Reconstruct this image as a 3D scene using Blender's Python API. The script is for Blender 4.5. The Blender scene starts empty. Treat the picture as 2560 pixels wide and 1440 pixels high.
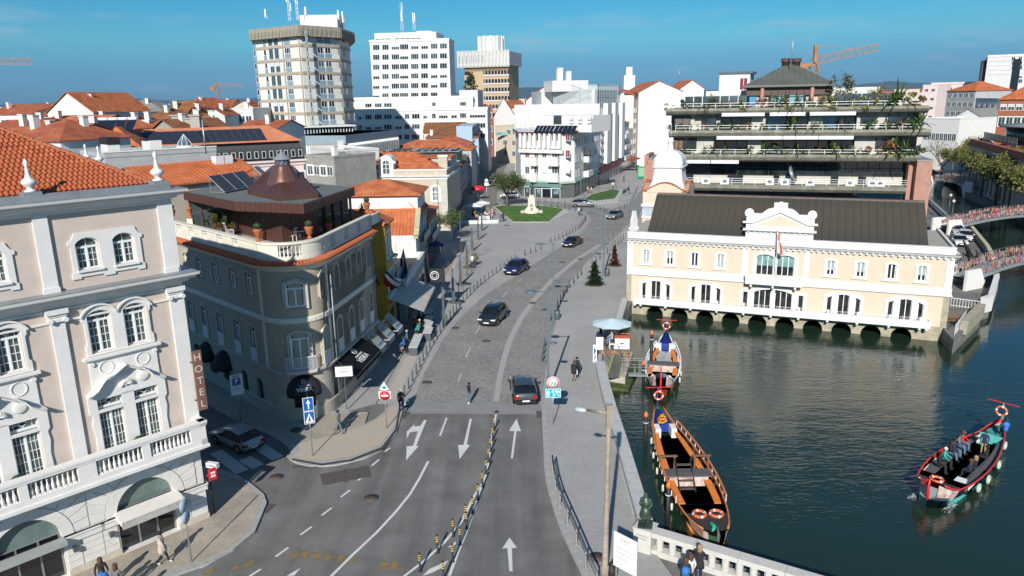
import bpy,bmesh,math,random
from math import sin,cos,pi,radians,sqrt,atan2,tan,hypot
from mathutils import Vector,Matrix,noise
from mathutils.geometry import tessellate_polygon
Ac=random;AG=hypot;G=Vector;Ae=atan2;K=radians;E=range;Q=tuple;S=enumerate;M=Matrix
Ac.seed(7)
SC=bpy.context.scene
COL=SC.collection
H=21.0;FPX=1850.0;PITCH=math.atan(470/FPX);ROLL=K(1.0)
_F=G((0,cos(PITCH),-sin(PITCH)));_U0=G((0,sin(PITCH),cos(PITCH)));_R0=G((1,0,0))
_R=_R0*cos(ROLL)-_U0*sin(ROLL);_U=_U0*cos(ROLL)+_R0*sin(ROLL)
cd=bpy.data.cameras.new('camera');cam=bpy.data.objects.new('camera',cd);COL.objects.link(cam)
cd.sensor_width=36;cd.lens=FPX/2560*36;cd.clip_end=60000;cd.clip_start=.5
mw=M((_R,_U,-_F)).transposed().to_4x4();mw.translation=G((0,0,H));cam.matrix_world=mw
SC.camera=cam
SUN_EL=K(29.5);SUN_AZ=K(79.3)
w=bpy.data.worlds.new('World');SC.world=w;w.use_nodes=True
nt=w.node_tree;N=nt.nodes;Lk=nt.links;bg=N['Background']
sky=N.new('ShaderNodeTexSky');sky.sky_type='NISHITA';sky.sun_disc=False
sky.sun_elevation=SUN_EL;sky.sun_rotation=K(190.7)
sky.altitude=50;sky.air_density=1.0;sky.dust_density=0.3;sky.ozone_density=2.0
tc=N.new('ShaderNodeTexCoord')
mp=N.new('ShaderNodeMapping');mp.inputs['Scale'].default_value=(7,7,42);mp.inputs['Location'].default_value=(1.3,.4,.2)
nz=N.new('ShaderNodeTexNoise');nz.inputs['Scale'].default_value=1.0;nz.inputs['Detail'].default_value=5;nz.inputs['Roughness'].default_value=.55
cr=N.new('ShaderNodeValToRGB');cr.color_ramp.elements[0].position=.56;cr.color_ramp.elements[1].position=.70
sp=N.new('ShaderNodeSeparateXYZ');
m1=N.new('ShaderNodeMapRange');m1.inputs[1].default_value=.0;m1.inputs[2].default_value=.03
m2=N.new('ShaderNodeMapRange');m2.inputs[1].default_value=.13;m2.inputs[2].default_value=.07
mu=N.new('ShaderNodeMath');mu.operation='MULTIPLY';mu2=N.new('ShaderNodeMath');mu2.operation='MULTIPLY';mu3=N.new('ShaderNodeMath');mu3.operation='MULTIPLY';mu3.inputs[1].default_value=.42
Lk.new(tc.outputs['Generated'],mp.inputs[0]);Lk.new(mp.outputs[0],nz.inputs['Vector']);Lk.new(nz.outputs['Fac'],cr.inputs[0])
Lk.new(tc.outputs['Generated'],sp.inputs[0]);Lk.new(sp.outputs[2],m1.inputs[0]);Lk.new(sp.outputs[2],m2.inputs[0])
Lk.new(m1.outputs[0],mu.inputs[0]);Lk.new(m2.outputs[0],mu.inputs[1]);Lk.new(mu.outputs[0],mu2.inputs[0]);Lk.new(cr.outputs[0],mu2.inputs[1]);Lk.new(mu2.outputs[0],mu3.inputs[0])
tint=N.new('ShaderNodeMix');tint.data_type='RGBA';tint.blend_type='MULTIPLY';tint.inputs[0].default_value=1.0;
mx=N.new('ShaderNodeMix');mx.data_type='RGBA';mx.inputs[7].default_value=(5.2,6.6,8.6,1)
rmp=N.new('ShaderNodeValToRGB');rmp.color_ramp.interpolation='LINEAR'
for i_,(p_,c_)in S(((0,(.18,.44,1)),(.04,(.22,.56,1)),(.075,(.27,.78,1)),(.125,(.16,.72,1)),(.35,(.25,.7,.97)),(1,(.55,.85,1)))):
 e_=rmp.color_ramp.elements[i_]if i_<2 else rmp.color_ramp.elements.new(p_);e_.position=p_;e_.color=(*c_,1)
Lk.new(sp.outputs[2],rmp.inputs[0]);Lk.new(rmp.outputs[0],tint.inputs[7]);Lk.new(sky.outputs[0],tint.inputs[6]);Lk.new(tint.outputs[2],mx.inputs[6]);Lk.new(mu3.outputs[0],mx.inputs[0]);Lk.new(mx.outputs[2],bg.inputs[0])
bg.inputs[1].default_value=.06
sl=bpy.data.lights.new('sun','SUN');so=bpy.data.objects.new('sun',sl);COL.objects.link(so)
sl.energy=3.8;sl.angle=K(.53);sl.color=(1,.95,.87)
_sd=G((cos(SUN_AZ)*cos(SUN_EL),sin(SUN_AZ)*cos(SUN_EL),-sin(SUN_EL)))
so.rotation_euler=_sd.to_track_quat('-Z','Y').to_euler();so.location=(-20,-60,90)
vs=SC.view_settings;vs.view_transform='Standard';vs.look='None';vs.exposure=0.6;vs.gamma=1;vs.use_curve_mapping=False
SC.cycles.max_bounces=6;SC.cycles.diffuse_bounces=3;SC.cycles.glossy_bounces=3;SC.cycles.transmission_bounces=2;SC.cycles.transparent_max_bounces=6
SC.cycles.volume_bounces=0;SC.cycles.caustics_reflective=False;SC.cycles.caustics_refractive=False;SC.cycles.sample_clamp_indirect=4
def ray(x,y):return _F*FPX+_R*(x-1280)-_U*(y-720)
def P(x,y,z=0.0):
 d=ray(x,y);t=(z-H)/d.z;return G((d.x*t,d.y*t,z))
def D(x,y,Y):
 d=ray(x,y);t=Y/d.y;return G((d.x*t,Y,H+d.z*t))
class Fr:
 """wall frame: u along the wall (left to right seen from outside), outward = -y local"""
 def __init__(s,o,deg):
  s.o=G((o[0],o[1],0));s.a=K(deg);s.u=G((cos(s.a),sin(s.a),0));s.n=G((sin(s.a),-cos(s.a),0))
 def w(s,u,z=0,out=0):return s.o+s.u*u+s.n*out+G((0,0,z))
 def uz(s,px,py,out=0):
  d=ray(px,py);c=G((0,0,H));t=((s.o+s.n*out-c).dot(s.n))/d.dot(s.n);X=c+d*t
  return(X-s.o).dot(s.u),X.z
At={}
def mat(name,col,rough=.8,var=.12,scale=3.0,bump=0.0,bscale=None,metal=0,spec=None,col2=None,dirt=0,sheen=None,streak=0):
 if name in At:return At[name]
 m=bpy.data.materials.new(name);m.use_nodes=True;t=m.node_tree;n=t.nodes;l=t.links;b=n['Principled BSDF']
 c=(*col,1);b.inputs['Roughness'].default_value=rough;b.inputs['Metallic'].default_value=metal;b.inputs['Base Color'].default_value=c
 if spec is not None:b.inputs['Specular IOR Level'].default_value=spec
 if var or col2 or dirt or bump or streak:
  tcn=n.new('ShaderNodeTexCoord');src=tcn.outputs['Object']
 last=None
 if var or col2:
  a=n.new('ShaderNodeTexNoise');a.inputs['Scale'].default_value=scale;a.inputs['Detail'].default_value=6;a.inputs['Roughness'].default_value=.6
  l.new(src,a.inputs['Vector'])
  r=n.new('ShaderNodeValToRGB');r.color_ramp.elements[0].position=.35;r.color_ramp.elements[1].position=.68
  k1=Q(max(0,x*(1-var))for x in col);k2=col2 or Q(min(1,x*(1+var))for x in col)
  r.color_ramp.elements[0].color=(*k1,1);r.color_ramp.elements[1].color=(*k2,1)
  l.new(a.outputs['Fac'],r.inputs[0]);last=r.outputs[0]
  oi=n.new('ShaderNodeObjectInfo')
 if dirt or streak:
  a2=n.new('ShaderNodeTexNoise');a2.inputs['Scale'].default_value=.9;a2.inputs['Detail'].default_value=8;a2.inputs['Roughness'].default_value=.7
  mp=n.new('ShaderNodeMapping');mp.inputs['Scale'].default_value=(3,3,.5)if streak else(1,1,1);l.new(src,mp.inputs[0]);l.new(mp.outputs[0],a2.inputs['Vector'])
  r2=n.new('ShaderNodeValToRGB');r2.color_ramp.elements[0].position=.45;r2.color_ramp.elements[1].position=.75
  r2.color_ramp.elements[0].color=(0,0,0,1);d_=max(dirt,streak);r2.color_ramp.elements[1].color=(d_,d_,d_,1);l.new(a2.outputs['Fac'],r2.inputs[0])
  mx=n.new('ShaderNodeMix');mx.data_type='RGBA';mx.inputs[7].default_value=(col[0]*.35+.02,col[1]*.35+.018,col[2]*.33+.012,1)
  l.new(r2.outputs[0],mx.inputs[0])
  if last:l.new(last,mx.inputs[6])
  else:mx.inputs[6].default_value=c
  last=mx.outputs[2]
 if last:l.new(last,b.inputs['Base Color'])
 if bump:
  a3=n.new('ShaderNodeTexNoise');a3.inputs['Scale'].default_value=bscale or scale*8;a3.inputs['Detail'].default_value=4;l.new(src,a3.inputs['Vector'])
  bp=n.new('ShaderNodeBump');bp.inputs['Strength'].default_value=bump;bp.inputs['Distance'].default_value=.02;l.new(a3.outputs['Fac'],bp.inputs['Height']);l.new(bp.outputs[0],b.inputs['Normal'])
 At[name]=m;return m
def Az(m):return m.node_tree.nodes,m.node_tree.links,m.node_tree.nodes['Principled BSDF']
def Bd(name,c1,c2,mortar,sx,sy,rot=0,bump=.4,patch=None,pscale=.3,stain=.35):
 """small stone setts: brick texture in world metres plus soft patches"""
 if name in At:return At[name]
 m=bpy.data.materials.new(name);m.use_nodes=True;n,l,b=Az(m);b.inputs['Roughness'].default_value=.85
 tcn=n.new('ShaderNodeTexCoord');mp=n.new('ShaderNodeMapping');mp.inputs['Rotation'].default_value=(0,0,K(rot));l.new(tcn.outputs['Object'],mp.inputs[0])
 wv=n.new('ShaderNodeTexNoise');wv.inputs['Scale'].default_value=1.3;l.new(mp.outputs[0],wv.inputs['Vector'])
 ad=n.new('ShaderNodeMix');ad.data_type='RGBA';ad.blend_type='ADD';ad.inputs[0].default_value=.12;l.new(mp.outputs[0],ad.inputs[6]);l.new(wv.outputs['Color'],ad.inputs[7])
 br=n.new('ShaderNodeTexBrick');br.inputs['Scale'].default_value=1;br.inputs['Brick Width'].default_value=sx;br.inputs['Row Height'].default_value=sy
 br.inputs['Mortar Size'].default_value=min(sx,sy)*.09;br.inputs['Color1'].default_value=(*c1,1);br.inputs['Color2'].default_value=(*c2,1);br.inputs['Mortar'].default_value=(*mortar,1)
 l.new(ad.outputs[2],br.inputs['Vector'])
 pn=n.new('ShaderNodeTexNoise');pn.inputs['Scale'].default_value=pscale;pn.inputs['Detail'].default_value=7;pn.inputs['Roughness'].default_value=.65;l.new(tcn.outputs['Object'],pn.inputs['Vector'])
 r=n.new('ShaderNodeValToRGB');r.color_ramp.elements[0].position=.3;r.color_ramp.elements[1].position=.7;v=1-stain
 r.color_ramp.elements[0].color=(v,v,v,1);r.color_ramp.elements[1].color=(1.08,1.06,1.03,1);l.new(pn.outputs['Fac'],r.inputs[0])
 p2=n.new('ShaderNodeTexNoise');p2.inputs['Scale'].default_value=3.2;p2.inputs['Detail'].default_value=5;p2.inputs['Roughness'].default_value=.7;l.new(tcn.outputs['Object'],p2.inputs['Vector'])
 r3=n.new('ShaderNodeValToRGB');r3.color_ramp.elements[0].position=.36;r3.color_ramp.elements[1].position=.52;pv=patch if patch else.93
 r3.color_ramp.elements[0].color=(pv,pv,pv,1);r3.color_ramp.elements[1].color=(1,1,1,1);l.new(p2.outputs['Fac'],r3.inputs[0])
 mx=n.new('ShaderNodeMix');mx.data_type='RGBA';mx.blend_type='MULTIPLY';mx.inputs[0].default_value=1;l.new(br.outputs[0],mx.inputs[6]);l.new(r.outputs[0],mx.inputs[7])
 m2=n.new('ShaderNodeMix');m2.data_type='RGBA';m2.blend_type='MULTIPLY';m2.inputs[0].default_value=1;l.new(mx.outputs[2],m2.inputs[6]);l.new(r3.outputs[0],m2.inputs[7])
 l.new(m2.outputs[2],b.inputs['Base Color'])
 bp=n.new('ShaderNodeBump');bp.inputs['Strength'].default_value=bump;bp.inputs['Distance'].default_value=.02;l.new(br.outputs['Fac'],bp.inputs['Height']);bp.invert=True
 l.new(bp.outputs[0],b.inputs['Normal']);At[name]=m;return m
def roofmat(name,c1,c2,row=.38,dark=.5,moss=0,rot=0):
 """clay colour with per-tile variation and lichen; relief of courses comes from geometry where near"""
 m=mat(name,c1,.85,.18,2.2,col2=c2,dirt=moss or.25,bump=.3,bscale=22);return m
class A:
 def __init__(s):s.v=[];s.f=[];s.m=[];s.sm=[]
 def add(s,vs,fs,mi=0,smooth=False,T=None):
  k=len(s.v);s.v+=[Q(T@G(p))for p in vs]if T else[Q(p)for p in vs]
  for f in fs:s.f.append(Q(i+k for i in f));s.m.append(mi);s.sm.append(smooth)
  return s
 def b(s,x0,y0,z0,x1,y1,z1,mi=0,T=None):
  return s.add([(x0,y0,z0),(x1,y0,z0),(x1,y1,z0),(x0,y1,z0),(x0,y0,z1),(x1,y0,z1),(x1,y1,z1),(x0,y1,z1)],[(3,2,1,0),(4,5,6,7),(0,1,5,4),(1,2,6,5),(2,3,7,6),(3,0,4,7)],mi,False,T)
 def cbox(s,c,d,mi=0,rz=0):
  T=M.Translation(G(c))@M.Rotation(rz,4,'Z');return s.b(-d[0]/2,-d[1]/2,-d[2]/2,d[0]/2,d[1]/2,d[2]/2,mi,T)
 def bar(s,p,q,w,h=None,mi=0,up=(0,0,1)):
  p=G(p);q=G(q);d=q-p;L=d.length
  if L<1e-5:return s
  d/=L;u=G(up)
  if abs(d.dot(u))>.98:u=G((0,1,0))
  a=d.cross(u).normalized();b=a.cross(d);h=h or w
  c=[p+a*x*w/2+b*y*h/2 for x,y in((-1,-1),(1,-1),(1,1),(-1,1))];c+=[x+d*L for x in c]
  return s.add(c,[(3,2,1,0),(4,5,6,7),(0,1,5,4),(1,2,6,5),(2,3,7,6),(3,0,4,7)],mi)
 def t_(s,pts,r,n=8,mi=0,cap=True,smooth=True):
  pts=[G(p)for p in pts];rs=r if isinstance(r,(list,Q))else[r]*len(pts);k=len(s.v);ref=None
  for i,p in S(pts):
   d=(pts[min(i+1,len(pts)-1)]-pts[max(i-1,0)]).normalized()
   if ref is None:ref=G((0,0,1))if abs(d.z)<.9 else G((1,0,0))
   a=d.cross(ref).normalized();b=a.cross(d);ref=b
   for j in E(n):t=2*pi*j/n;s.v.append(Q(p+(a*cos(t)+b*sin(t))*rs[i]))
  for i in E(len(pts)-1):
   for j in E(n):
    s.f.append((k+i*n+j,k+i*n+(j+1)%n,k+(i+1)*n+(j+1)%n,k+(i+1)*n+j));s.m.append(mi);s.sm.append(smooth)
  if cap:
   s.f.append(Q(k+j for j in E(n))[::-1]);s.f.append(Q(k+(len(pts)-1)*n+j for j in E(n)));s.m+=[mi,mi];s.sm+=[False,False]
  return s
 def la(s,prof,c=(0,0,0),n=12,mi=0,smooth=True,T=None):
  vs=[];fs=[]
  for r,z in prof:
   for j in E(n):t=2*pi*j/n;vs.append((c[0]+r*cos(t),c[1]+r*sin(t),c[2]+z))
  for i in E(len(prof)-1):
   for j in E(n):fs.append((i*n+j,i*n+(j+1)%n,(i+1)*n+(j+1)%n,(i+1)*n+j))
  fs.append(Q(E(n))[::-1]);fs.append(Q((len(prof)-1)*n+j for j in E(n)))
  return s.add(vs,fs,mi,smooth,T)
 def to(s,c,R,r,n=16,k=6,mi=0,mi2=None,T=None):
  vs=[];
  for i in E(n):
   a=2*pi*i/n
   for j in E(k):b=2*pi*j/k;vs.append((c[0]+(R+r*cos(b))*cos(a),c[1]+(R+r*cos(b))*sin(a),c[2]+r*sin(b)))
  for i in E(n):
   fs=[(i*k+j,((i+1)%n)*k+j,((i+1)%n)*k+(j+1)%k,i*k+(j+1)%k)for j in E(k)]
   kk=len(s.v)if i==0 else kk0
   if i==0:kk0=len(s.v);s.v+=[Q(T@G(p))for p in vs]if T else vs
   for f in fs:s.f.append(Q(x+kk0 for x in f));s.m.append(mi2 if(mi2 is not None and i%(n//4)==0)else mi);s.sm.append(True)
  return s
 def pr(s,Ar,z0,z1,mi=0,mtop=None,bottom=True,T=None):
  """vertical prism over a (ccw or cw) polygon"""
  p=[G((q[0],q[1],0))for q in Ar];n=len(p)
  if sum(p[i].x*p[(i+1)%n].y-p[(i+1)%n].x*p[i].y for i in E(n))<0:p=p[::-1]
  tri=tessellate_polygon([p]);z1s=z1 if isinstance(z1,(list,Q))else[z1]*n
  s.add([(a.x,a.y,z0)for a in p]+[(a.x,a.y,z1s[i])for i,a in S(p)],[(i,(i+1)%n,n+(i+1)%n,n+i)for i in E(n)],mi,False,T)
  up=[]
  for t in tri:
   a,b,c=(p[i]for i in t);up.append(t if(b-a).cross(c-a).z>0 else t[::-1])
  s.add([(a.x,a.y,z1s[i])for i,a in S(p)],up,mi if mtop is None else mtop,False,T)
  if bottom:s.add([(a.x,a.y,z0)for a in p],[t[::-1]for t in up],mi,False,T)
  return s
 def xp(s,Ar,y0,y1,mi=0,holes=(),T=None,mi_side=None):
  """extrude an (x,z) polygon with holes from y0 (outer face) to y1"""
  def o(l,cc):
   a=sum(l[i][0]*l[(i+1)%len(l)][1]-l[(i+1)%len(l)][0]*l[i][1]for i in E(len(l)));return l if(a>0)==cc else l[::-1]
  loops=[o(list(Ar),True)]+[o(list(h),False)for h in holes]
  flat=[q for l in loops for q in l];tri=tessellate_polygon([[G((q[0],q[1],0))for q in l]for l in loops])
  f=[]
  for t in tri:
   a,b,c=(G((flat[i][0],flat[i][1],0))for i in t);cz=(b-a).cross(c-a).z
   if abs(cz)<1e-9:continue
   f.append(t if cz>0 else t[::-1])
  s.add([(q[0],y0,q[1])for q in flat],f,mi,False,T);s.add([(q[0],y1,q[1])for q in flat],[t[::-1]for t in f],mi,False,T)
  for l in loops:
   n=len(l);s.add([(q[0],y0,q[1])for q in l]+[(q[0],y1,q[1])for q in l],[(i,n+i,n+(i+1)%n,(i+1)%n)for i in E(n)],mi if mi_side is None else mi_side,False,T)
  return s
 def quad(s,a,b,c,d,mi=0):return s.add([a,b,c,d],[(0,1,2,3)],mi)
 def mesh(s,name,mats=()):
  me=bpy.data.meshes.new(name);me.from_pydata(s.v,[],s.f)
  for m in mats:me.materials.append(m)
  me.polygons.foreach_set('material_index',s.m);me.polygons.foreach_set('use_smooth',s.sm);me.update();return me
def Ab(x0,x1,z0,zs,rise,n=8):
 """opening outline: jambs to zs then an arc of the given rise"""
 w_=(x1-x0)/2;cx=(x0+x1)/2
 if rise<=0:return[(x0,z0),(x1,z0),(x1,zs),(x0,zs)]
 R=(w_*w_+rise*rise)/(2*rise);cz=zs+rise-R;a0=math.asin(min(1,w_/R));a0=a0 if rise<=w_ else pi-a0
 return[(x0,z0),(x1,z0)]+[(cx+R*sin(a0-2*a0*i/n),cz+R*cos(a0-2*a0*i/n))for i in E(n+1)]
def J(name,me,parent=None,loc=(0,0,0),rz=0):
 o=bpy.data.objects.new(name,me);COL.objects.link(o);o.location=loc;o.rotation_euler=(0,0,rz)
 if parent:o.parent=parent
 return o
def C(name,mb,mats,parent=None,loc=(0,0,0),rz=0):
 me=mb if isinstance(mb,bpy.types.Mesh)else mb.mesh(name,mats if isinstance(mats,(list,Q))else[mats]);return J(name,me,parent,loc,rz)
def AF(o,label,cat,group=None,kind=None):
 o['label']=label;o['category']=cat
 if group:o['group']=group
 if kind:o['kind']=kind
 return o
def I(name,label,cat,loc=(0,0,0),rz=0,group=None):return AF(J(name,None,None,loc,rz),label,cat,group)
def Aj(name,mb,mats,label=None):
 o=C(name,mb,mats);o['kind']='structure'
 if label:o['label']=label
 return o
def Z(name,mb,mats,root,F,u=0,z=0,out=0):
 """part placed in wall frame F under an unrotated root"""
 return C(name,mb,mats,root,F.w(u,z,out)-root.location,F.a)
def Cn(o):return[c for c in KID.get(o.name,[])]
def Bt(root,loc=None,rz=None,label=None,group=None,scale=None):
 r=root.copy();COL.objects.link(r)
 if loc is not None:r.location=loc
 if rz is not None:r.rotation_euler=(0,0,rz)
 if label:r['label']=label
 if group:r['group']=group
 if scale:r.scale=(scale,)*3 if not isinstance(scale,Q)else scale
 for ch in list(root.children):
  c=ch.copy();COL.objects.link(c);c.parent=r
  for g in list(ch.children):d=g.copy();COL.objects.link(d);d.parent=c
 return r
_FONT={}
def Ch(txt,size,depth=.01,bold=False):
 cu=bpy.data.curves.new('lettering','FONT');cu.body=txt;cu.size=size;cu.extrude=depth/2;cu.align_x='CENTER';cu.align_y='CENTER';cu.resolution_u=2
 if bold:cu.offset=size*.02
 o=bpy.data.objects.new('tmp',cu);COL.objects.link(o);dg=bpy.context.evaluated_depsgraph_get();me=bpy.data.meshes.new_from_object(o.evaluated_get(dg));bpy.data.objects.remove(o);return me
def Aq(txt,size,m,parent,loc,rot,name='lettering',depth=.012,bold=False):
 me=Ch(txt,size,depth,bold);me.materials.clear();me.materials.append(m)
 o=J(name,me,parent,loc);o.rotation_euler=rot;return o
Aa=mat('white_plaster',(.70,.695,.67),.7,.03,1.5,dirt=.10)
WHITEC=mat('white_paint',(.82,.82,.81),.5,.02,2)
Bz=mat('pale_stone',(.50,.48,.44),.8,.12,3,bump=.2,dirt=.25)
Bm=mat('concrete',(.36,.35,.32),.85,.12,2,bump=.2,dirt=.3)
Af=mat('grey_metal',(.10,.12,.14),.45,.05,4,metal=.3)
Al=mat('black_matt',(.015,.015,.017),.6,.1)
Ay=mat('zinc',(.30,.33,.35),.5,.1,2,metal=.3,dirt=.3)
def Bx(name,col,rough=.06,spec=1.0):
 m=mat(name,col,rough,.25,.6,spec=spec);return m
GLASS=Bx('window_glass',(.02,.03,.035))
GLASSL=Bx('pale_glass',(.10,.16,.19),.1)
GLASSD=Bx('dark_glass',(.008,.012,.016))
CURT=mat('curtain',(.35,.36,.34),.8,.2,4)
WZ=-1.35
ASPH=mat('asphalt',(.165,.162,.157),.9,.2,.35,bump=.35,bscale=60,dirt=.3)
n,l,b=Az(ASPH);_t=n.new('ShaderNodeTexCoord');_m=n.new('ShaderNodeMapping');_m.inputs['Scale'].default_value=(1.1,.045,1);_m.inputs['Rotation'].default_value=(0,0,K(2));_w=n.new('ShaderNodeTexNoise');_w.inputs['Scale'].default_value=1;_w.inputs['Detail'].default_value=5;_w.inputs['Roughness'].default_value=.55
_r=n.new('ShaderNodeValToRGB');_r.color_ramp.elements[0].position=.36;_r.color_ramp.elements[0].color=(.82,.82,.83,1);_r.color_ramp.elements[1].position=.6;_r.color_ramp.elements[1].color=(1.06,1.06,1.05,1);_x=n.new('ShaderNodeMix');_x.data_type='RGBA';_x.blend_type='MULTIPLY';_x.inputs[0].default_value=1
_l=b.inputs['Base Color'].links[0].from_socket;l.new(_t.outputs['Object'],_m.inputs[0]);l.new(_m.outputs[0],_w.inputs['Vector']);l.new(_w.outputs['Fac'],_r.inputs[0]);l.new(_l,_x.inputs[6]);l.new(_r.outputs[0],_x.inputs[7]);l.new(_x.outputs[2],b.inputs['Base Color'])
GRND=mat('town_ground',(.11,.105,.10),.95,.2,.05)
SETT=Bd('cobble_road',(.40,.39,.38),(.29,.28,.27),(.17,.165,.16),.16,.12,12,.6,patch=.66,stain=.22)
PLAZA=Bd('plaza_setts',(.44,.435,.425),(.38,.375,.37),(.27,.27,.265),.22,.11,-15,.35,patch=.95,pscale=.12,stain=.2)
CALC=Bd('limestone_calcada',(.52,.46,.38),(.42,.37,.30),(.26,.23,.19),.09,.09,40,.35,patch=.9,pscale=.5,stain=.25)
CALD=Bd('dark_calcada',(.10,.10,.105),(.07,.07,.075),(.05,.05,.05),.09,.09,40,.3)
KERB=mat('granite_kerb',(.36,.355,.34),.8,.15,5,bump=.3,dirt=.2)
BW=mat('coping_stone',(.47,.47,.455),.75,.1,3,bump=.15,dirt=.2)
Cm=mat('quay_wall',(.20,.20,.17),.9,.3,1.5,bump=.5,dirt=.5)
PAINT=mat('road_paint',(.66,.66,.64),.7,.1,8,dirt=.3)
YPAINT=mat('worn_yellow_paint',(.42,.27,.06),.8,.3,3,col2=(.14,.12,.08))
def Ag(*ps,z=0):return[Q(P(a,b,z)[:2])for a,b in ps]
CF=Fr(P(1566,752),-22.2)
cw=[CF.w(-.2,0,-4)[:2],CF.w(30.3,0,-4)[:2]]
quayL=Ag((1494,919),(1519,1023),(1548,1132),(1588,1290))
canal=[(-60,12)]+[Q(P(1606,1345)[:2])]+Ag((1634,1311),(1598,1186),(1523,969),(1505,894),z=.55)+[(8.3,63.5),(12.6,75.4),Q(CF.w(-.2,0,-7)[:2]),Q(CF.w(29.2,0,-7)[:2])]
canal=canal[1:]
pen=Ag((2368,833))+Ag((2384,850),(2452,785),(2450,772))+Ag((2474,762),(2489,712))+[Q(P(2482,660)[:2]),Q(P(2466,628)[:2]),Q(P(2420,570)[:2]),Q(P(2362,538)[:2]),Q(P(2322,508)[:2]),(100,181),(122,232),(137,229)]
rb=[Q(P(2409,478)[:2]),Q(P(2560,534)[:2]),(72,88),(85,60),(90,10)]
canal=canal+pen[0:1]+pen+rb+[(60,-30),(26,20.5)]
canal=[G((a,b,0))for a,b in canal]
big=30000
outer=[G(p)for p in((-big,-400,0),(big,-400,0),(big,big*1.6,0),(-big,big*1.6,0))]
def Br(loops,z=0,flip=False):
 flat=[q for l in loops for q in l];tri=tessellate_polygon(loops);mb=A();f=[]
 for t in tri:
  a,b,c=(flat[i]for i in t);k=(b-a).cross(c-a).z
  if abs(k)<1e-7:continue
  f.append(t if k>0 else t[::-1])
 return mb.add([(q.x,q.y,z)for q in flat],f)
inner=[G(p)for p in((-400,-60,0),(400,-60,0),(400,420,0),(-400,420,0))]
g=Br([outer,inner]);g2=Br([inner,canal]);g.add(g2.v,g2.f)
Aj('ground',g,ASPH)
def Ar(ps,z):return Br([[G((a,b,0))for a,b in ps]],z)
WAT=bpy.data.materials.new('canal_water');WAT.use_nodes=True;n,l,b=Az(WAT)
b.inputs['Base Color'].default_value=(.014,.030,.018,1);b.inputs['Roughness'].default_value=.03;b.inputs['IOR'].default_value=1.42;b.inputs['Specular IOR Level'].default_value=.8
tcn=n.new('ShaderNodeTexCoord');mp=n.new('ShaderNodeMapping');mp.inputs['Scale'].default_value=(.9,2.6,1);mp.inputs['Rotation'].default_value=(0,0,K(14));l.new(tcn.outputs['Object'],mp.inputs[0])
n1=n.new('ShaderNodeTexNoise');n1.inputs['Scale'].default_value=1.5;n1.inputs['Detail'].default_value=4;n1.inputs['Distortion'].default_value=.6;l.new(mp.outputs[0],n1.inputs['Vector'])
n2=n.new('ShaderNodeTexNoise');n2.inputs['Scale'].default_value=.32;n2.inputs['Detail'].default_value=2;l.new(mp.outputs[0],n2.inputs['Vector'])
ma=n.new('ShaderNodeMath');ma.operation='MULTIPLY_ADD';ma.inputs[1].default_value=1.6;l.new(n2.outputs['Fac'],ma.inputs[0]);l.new(n1.outputs['Fac'],ma.inputs[2])
bp=n.new('ShaderNodeBump');n3=n.new('ShaderNodeTexNoise');n3.inputs['Scale'].default_value=.055;n3.inputs['Detail'].default_value=3;l.new(tcn.outputs['Object'],n3.inputs['Vector']);m3=n.new('ShaderNodeMapRange');m3.inputs[1].default_value=.38;m3.inputs[2].default_value=.62;m3.inputs[3].default_value=.16;m3.inputs[4].default_value=.75;l.new(n3.outputs['Fac'],m3.inputs[0]);l.new(m3.outputs[0],bp.inputs['Strength']);bp.inputs['Distance'].default_value=.06;l.new(ma.outputs[0],bp.inputs['Height']);l.new(bp.outputs[0],b.inputs['Normal'])
wm=A();wm.add([(-10,-60,WZ),(220,-60,WZ),(220,300,WZ),(-10,300,WZ)],[(0,1,2,3)])
Aj('canal_water',wm,WAT)
bed=A();bed.add([(-10,-60,WZ-3),(220,-60,WZ-3),(220,300,WZ-3),(-10,300,WZ-3)],[(0,1,2,3)]);
qw=A();n_=len(canal)
for i in E(n_):
 a,c_=canal[i],canal[(i+1)%n_]
 if a.y<25 and c_.y<25:continue
 qw.add([(a.x,a.y,WZ-2),(c_.x,c_.y,WZ-2),(c_.x,c_.y,-.002),(a.x,a.y,-.002)],[(0,1,2,3),(3,2,1,0)][:1])
q=Aj('quay_wall',qw,Cm)
plz=Ag((1005,1012),(1350,1012))+Ag((1494,925))+[(7.3,57.4),(7.9,63.4),(12.3,75.6),Q(CF.w(-.1,0,.3)[:2]),Q(CF.w(-.1,0,-14)[:2])]+[(40,150),(62,260),(40,300),(2,300),(-9,260),(-12,190),(-12,140),(-13,96),(-13.5,80),(-13,52)]+Ag((820,1040),(940,1010))
Aj('plaza_paving',Ar(plz,.004),PLAZA)
rprom=Ag((1362,1030),(1372,1173),(1384,1240),(1412,1330),(1462,1440),(1530,1590))+[(9,21)]+Ag((1606,1345),(1588,1290),(1548,1132),(1519,1023),(1496,925))+Ag((1350,1012))
rp=A();rp.pr(rprom,-.05,.11,bottom=False);Aj('promenade_pavement',rp,PLAZA)
cob=Ag((1030,1008),(1062,930),(1110,845),(1150,795),(1215,735),(1290,690),(1370,638),(1440,592),(1468,566),(1478,548),(1440,532),(1400,520),(1310,508),(1235,510),(1215,500),(1230,470),(1245,440),(1215,440),(1185,500),(1205,512))
cob=Ag((1030,1008),(1062,930),(1110,845),(1150,795),(1215,735),(1290,690),(1370,638),(1440,592),(1468,566),(1478,545),(1462,530),(1420,519),(1330,508),(1235,506),(1240,498),(1330,500),(1420,508),(1475,517),(1530,522),(1572,510),(1600,480),(1640,420),(1672,420),(1640,480),(1610,520),(1570,562),(1520,610),(1467,655),(1425,705),(1402,760),(1378,850),(1364,930),(1352,1008))
Aj('cobbled_road',Ar(cob,.008),SETT)
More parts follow.
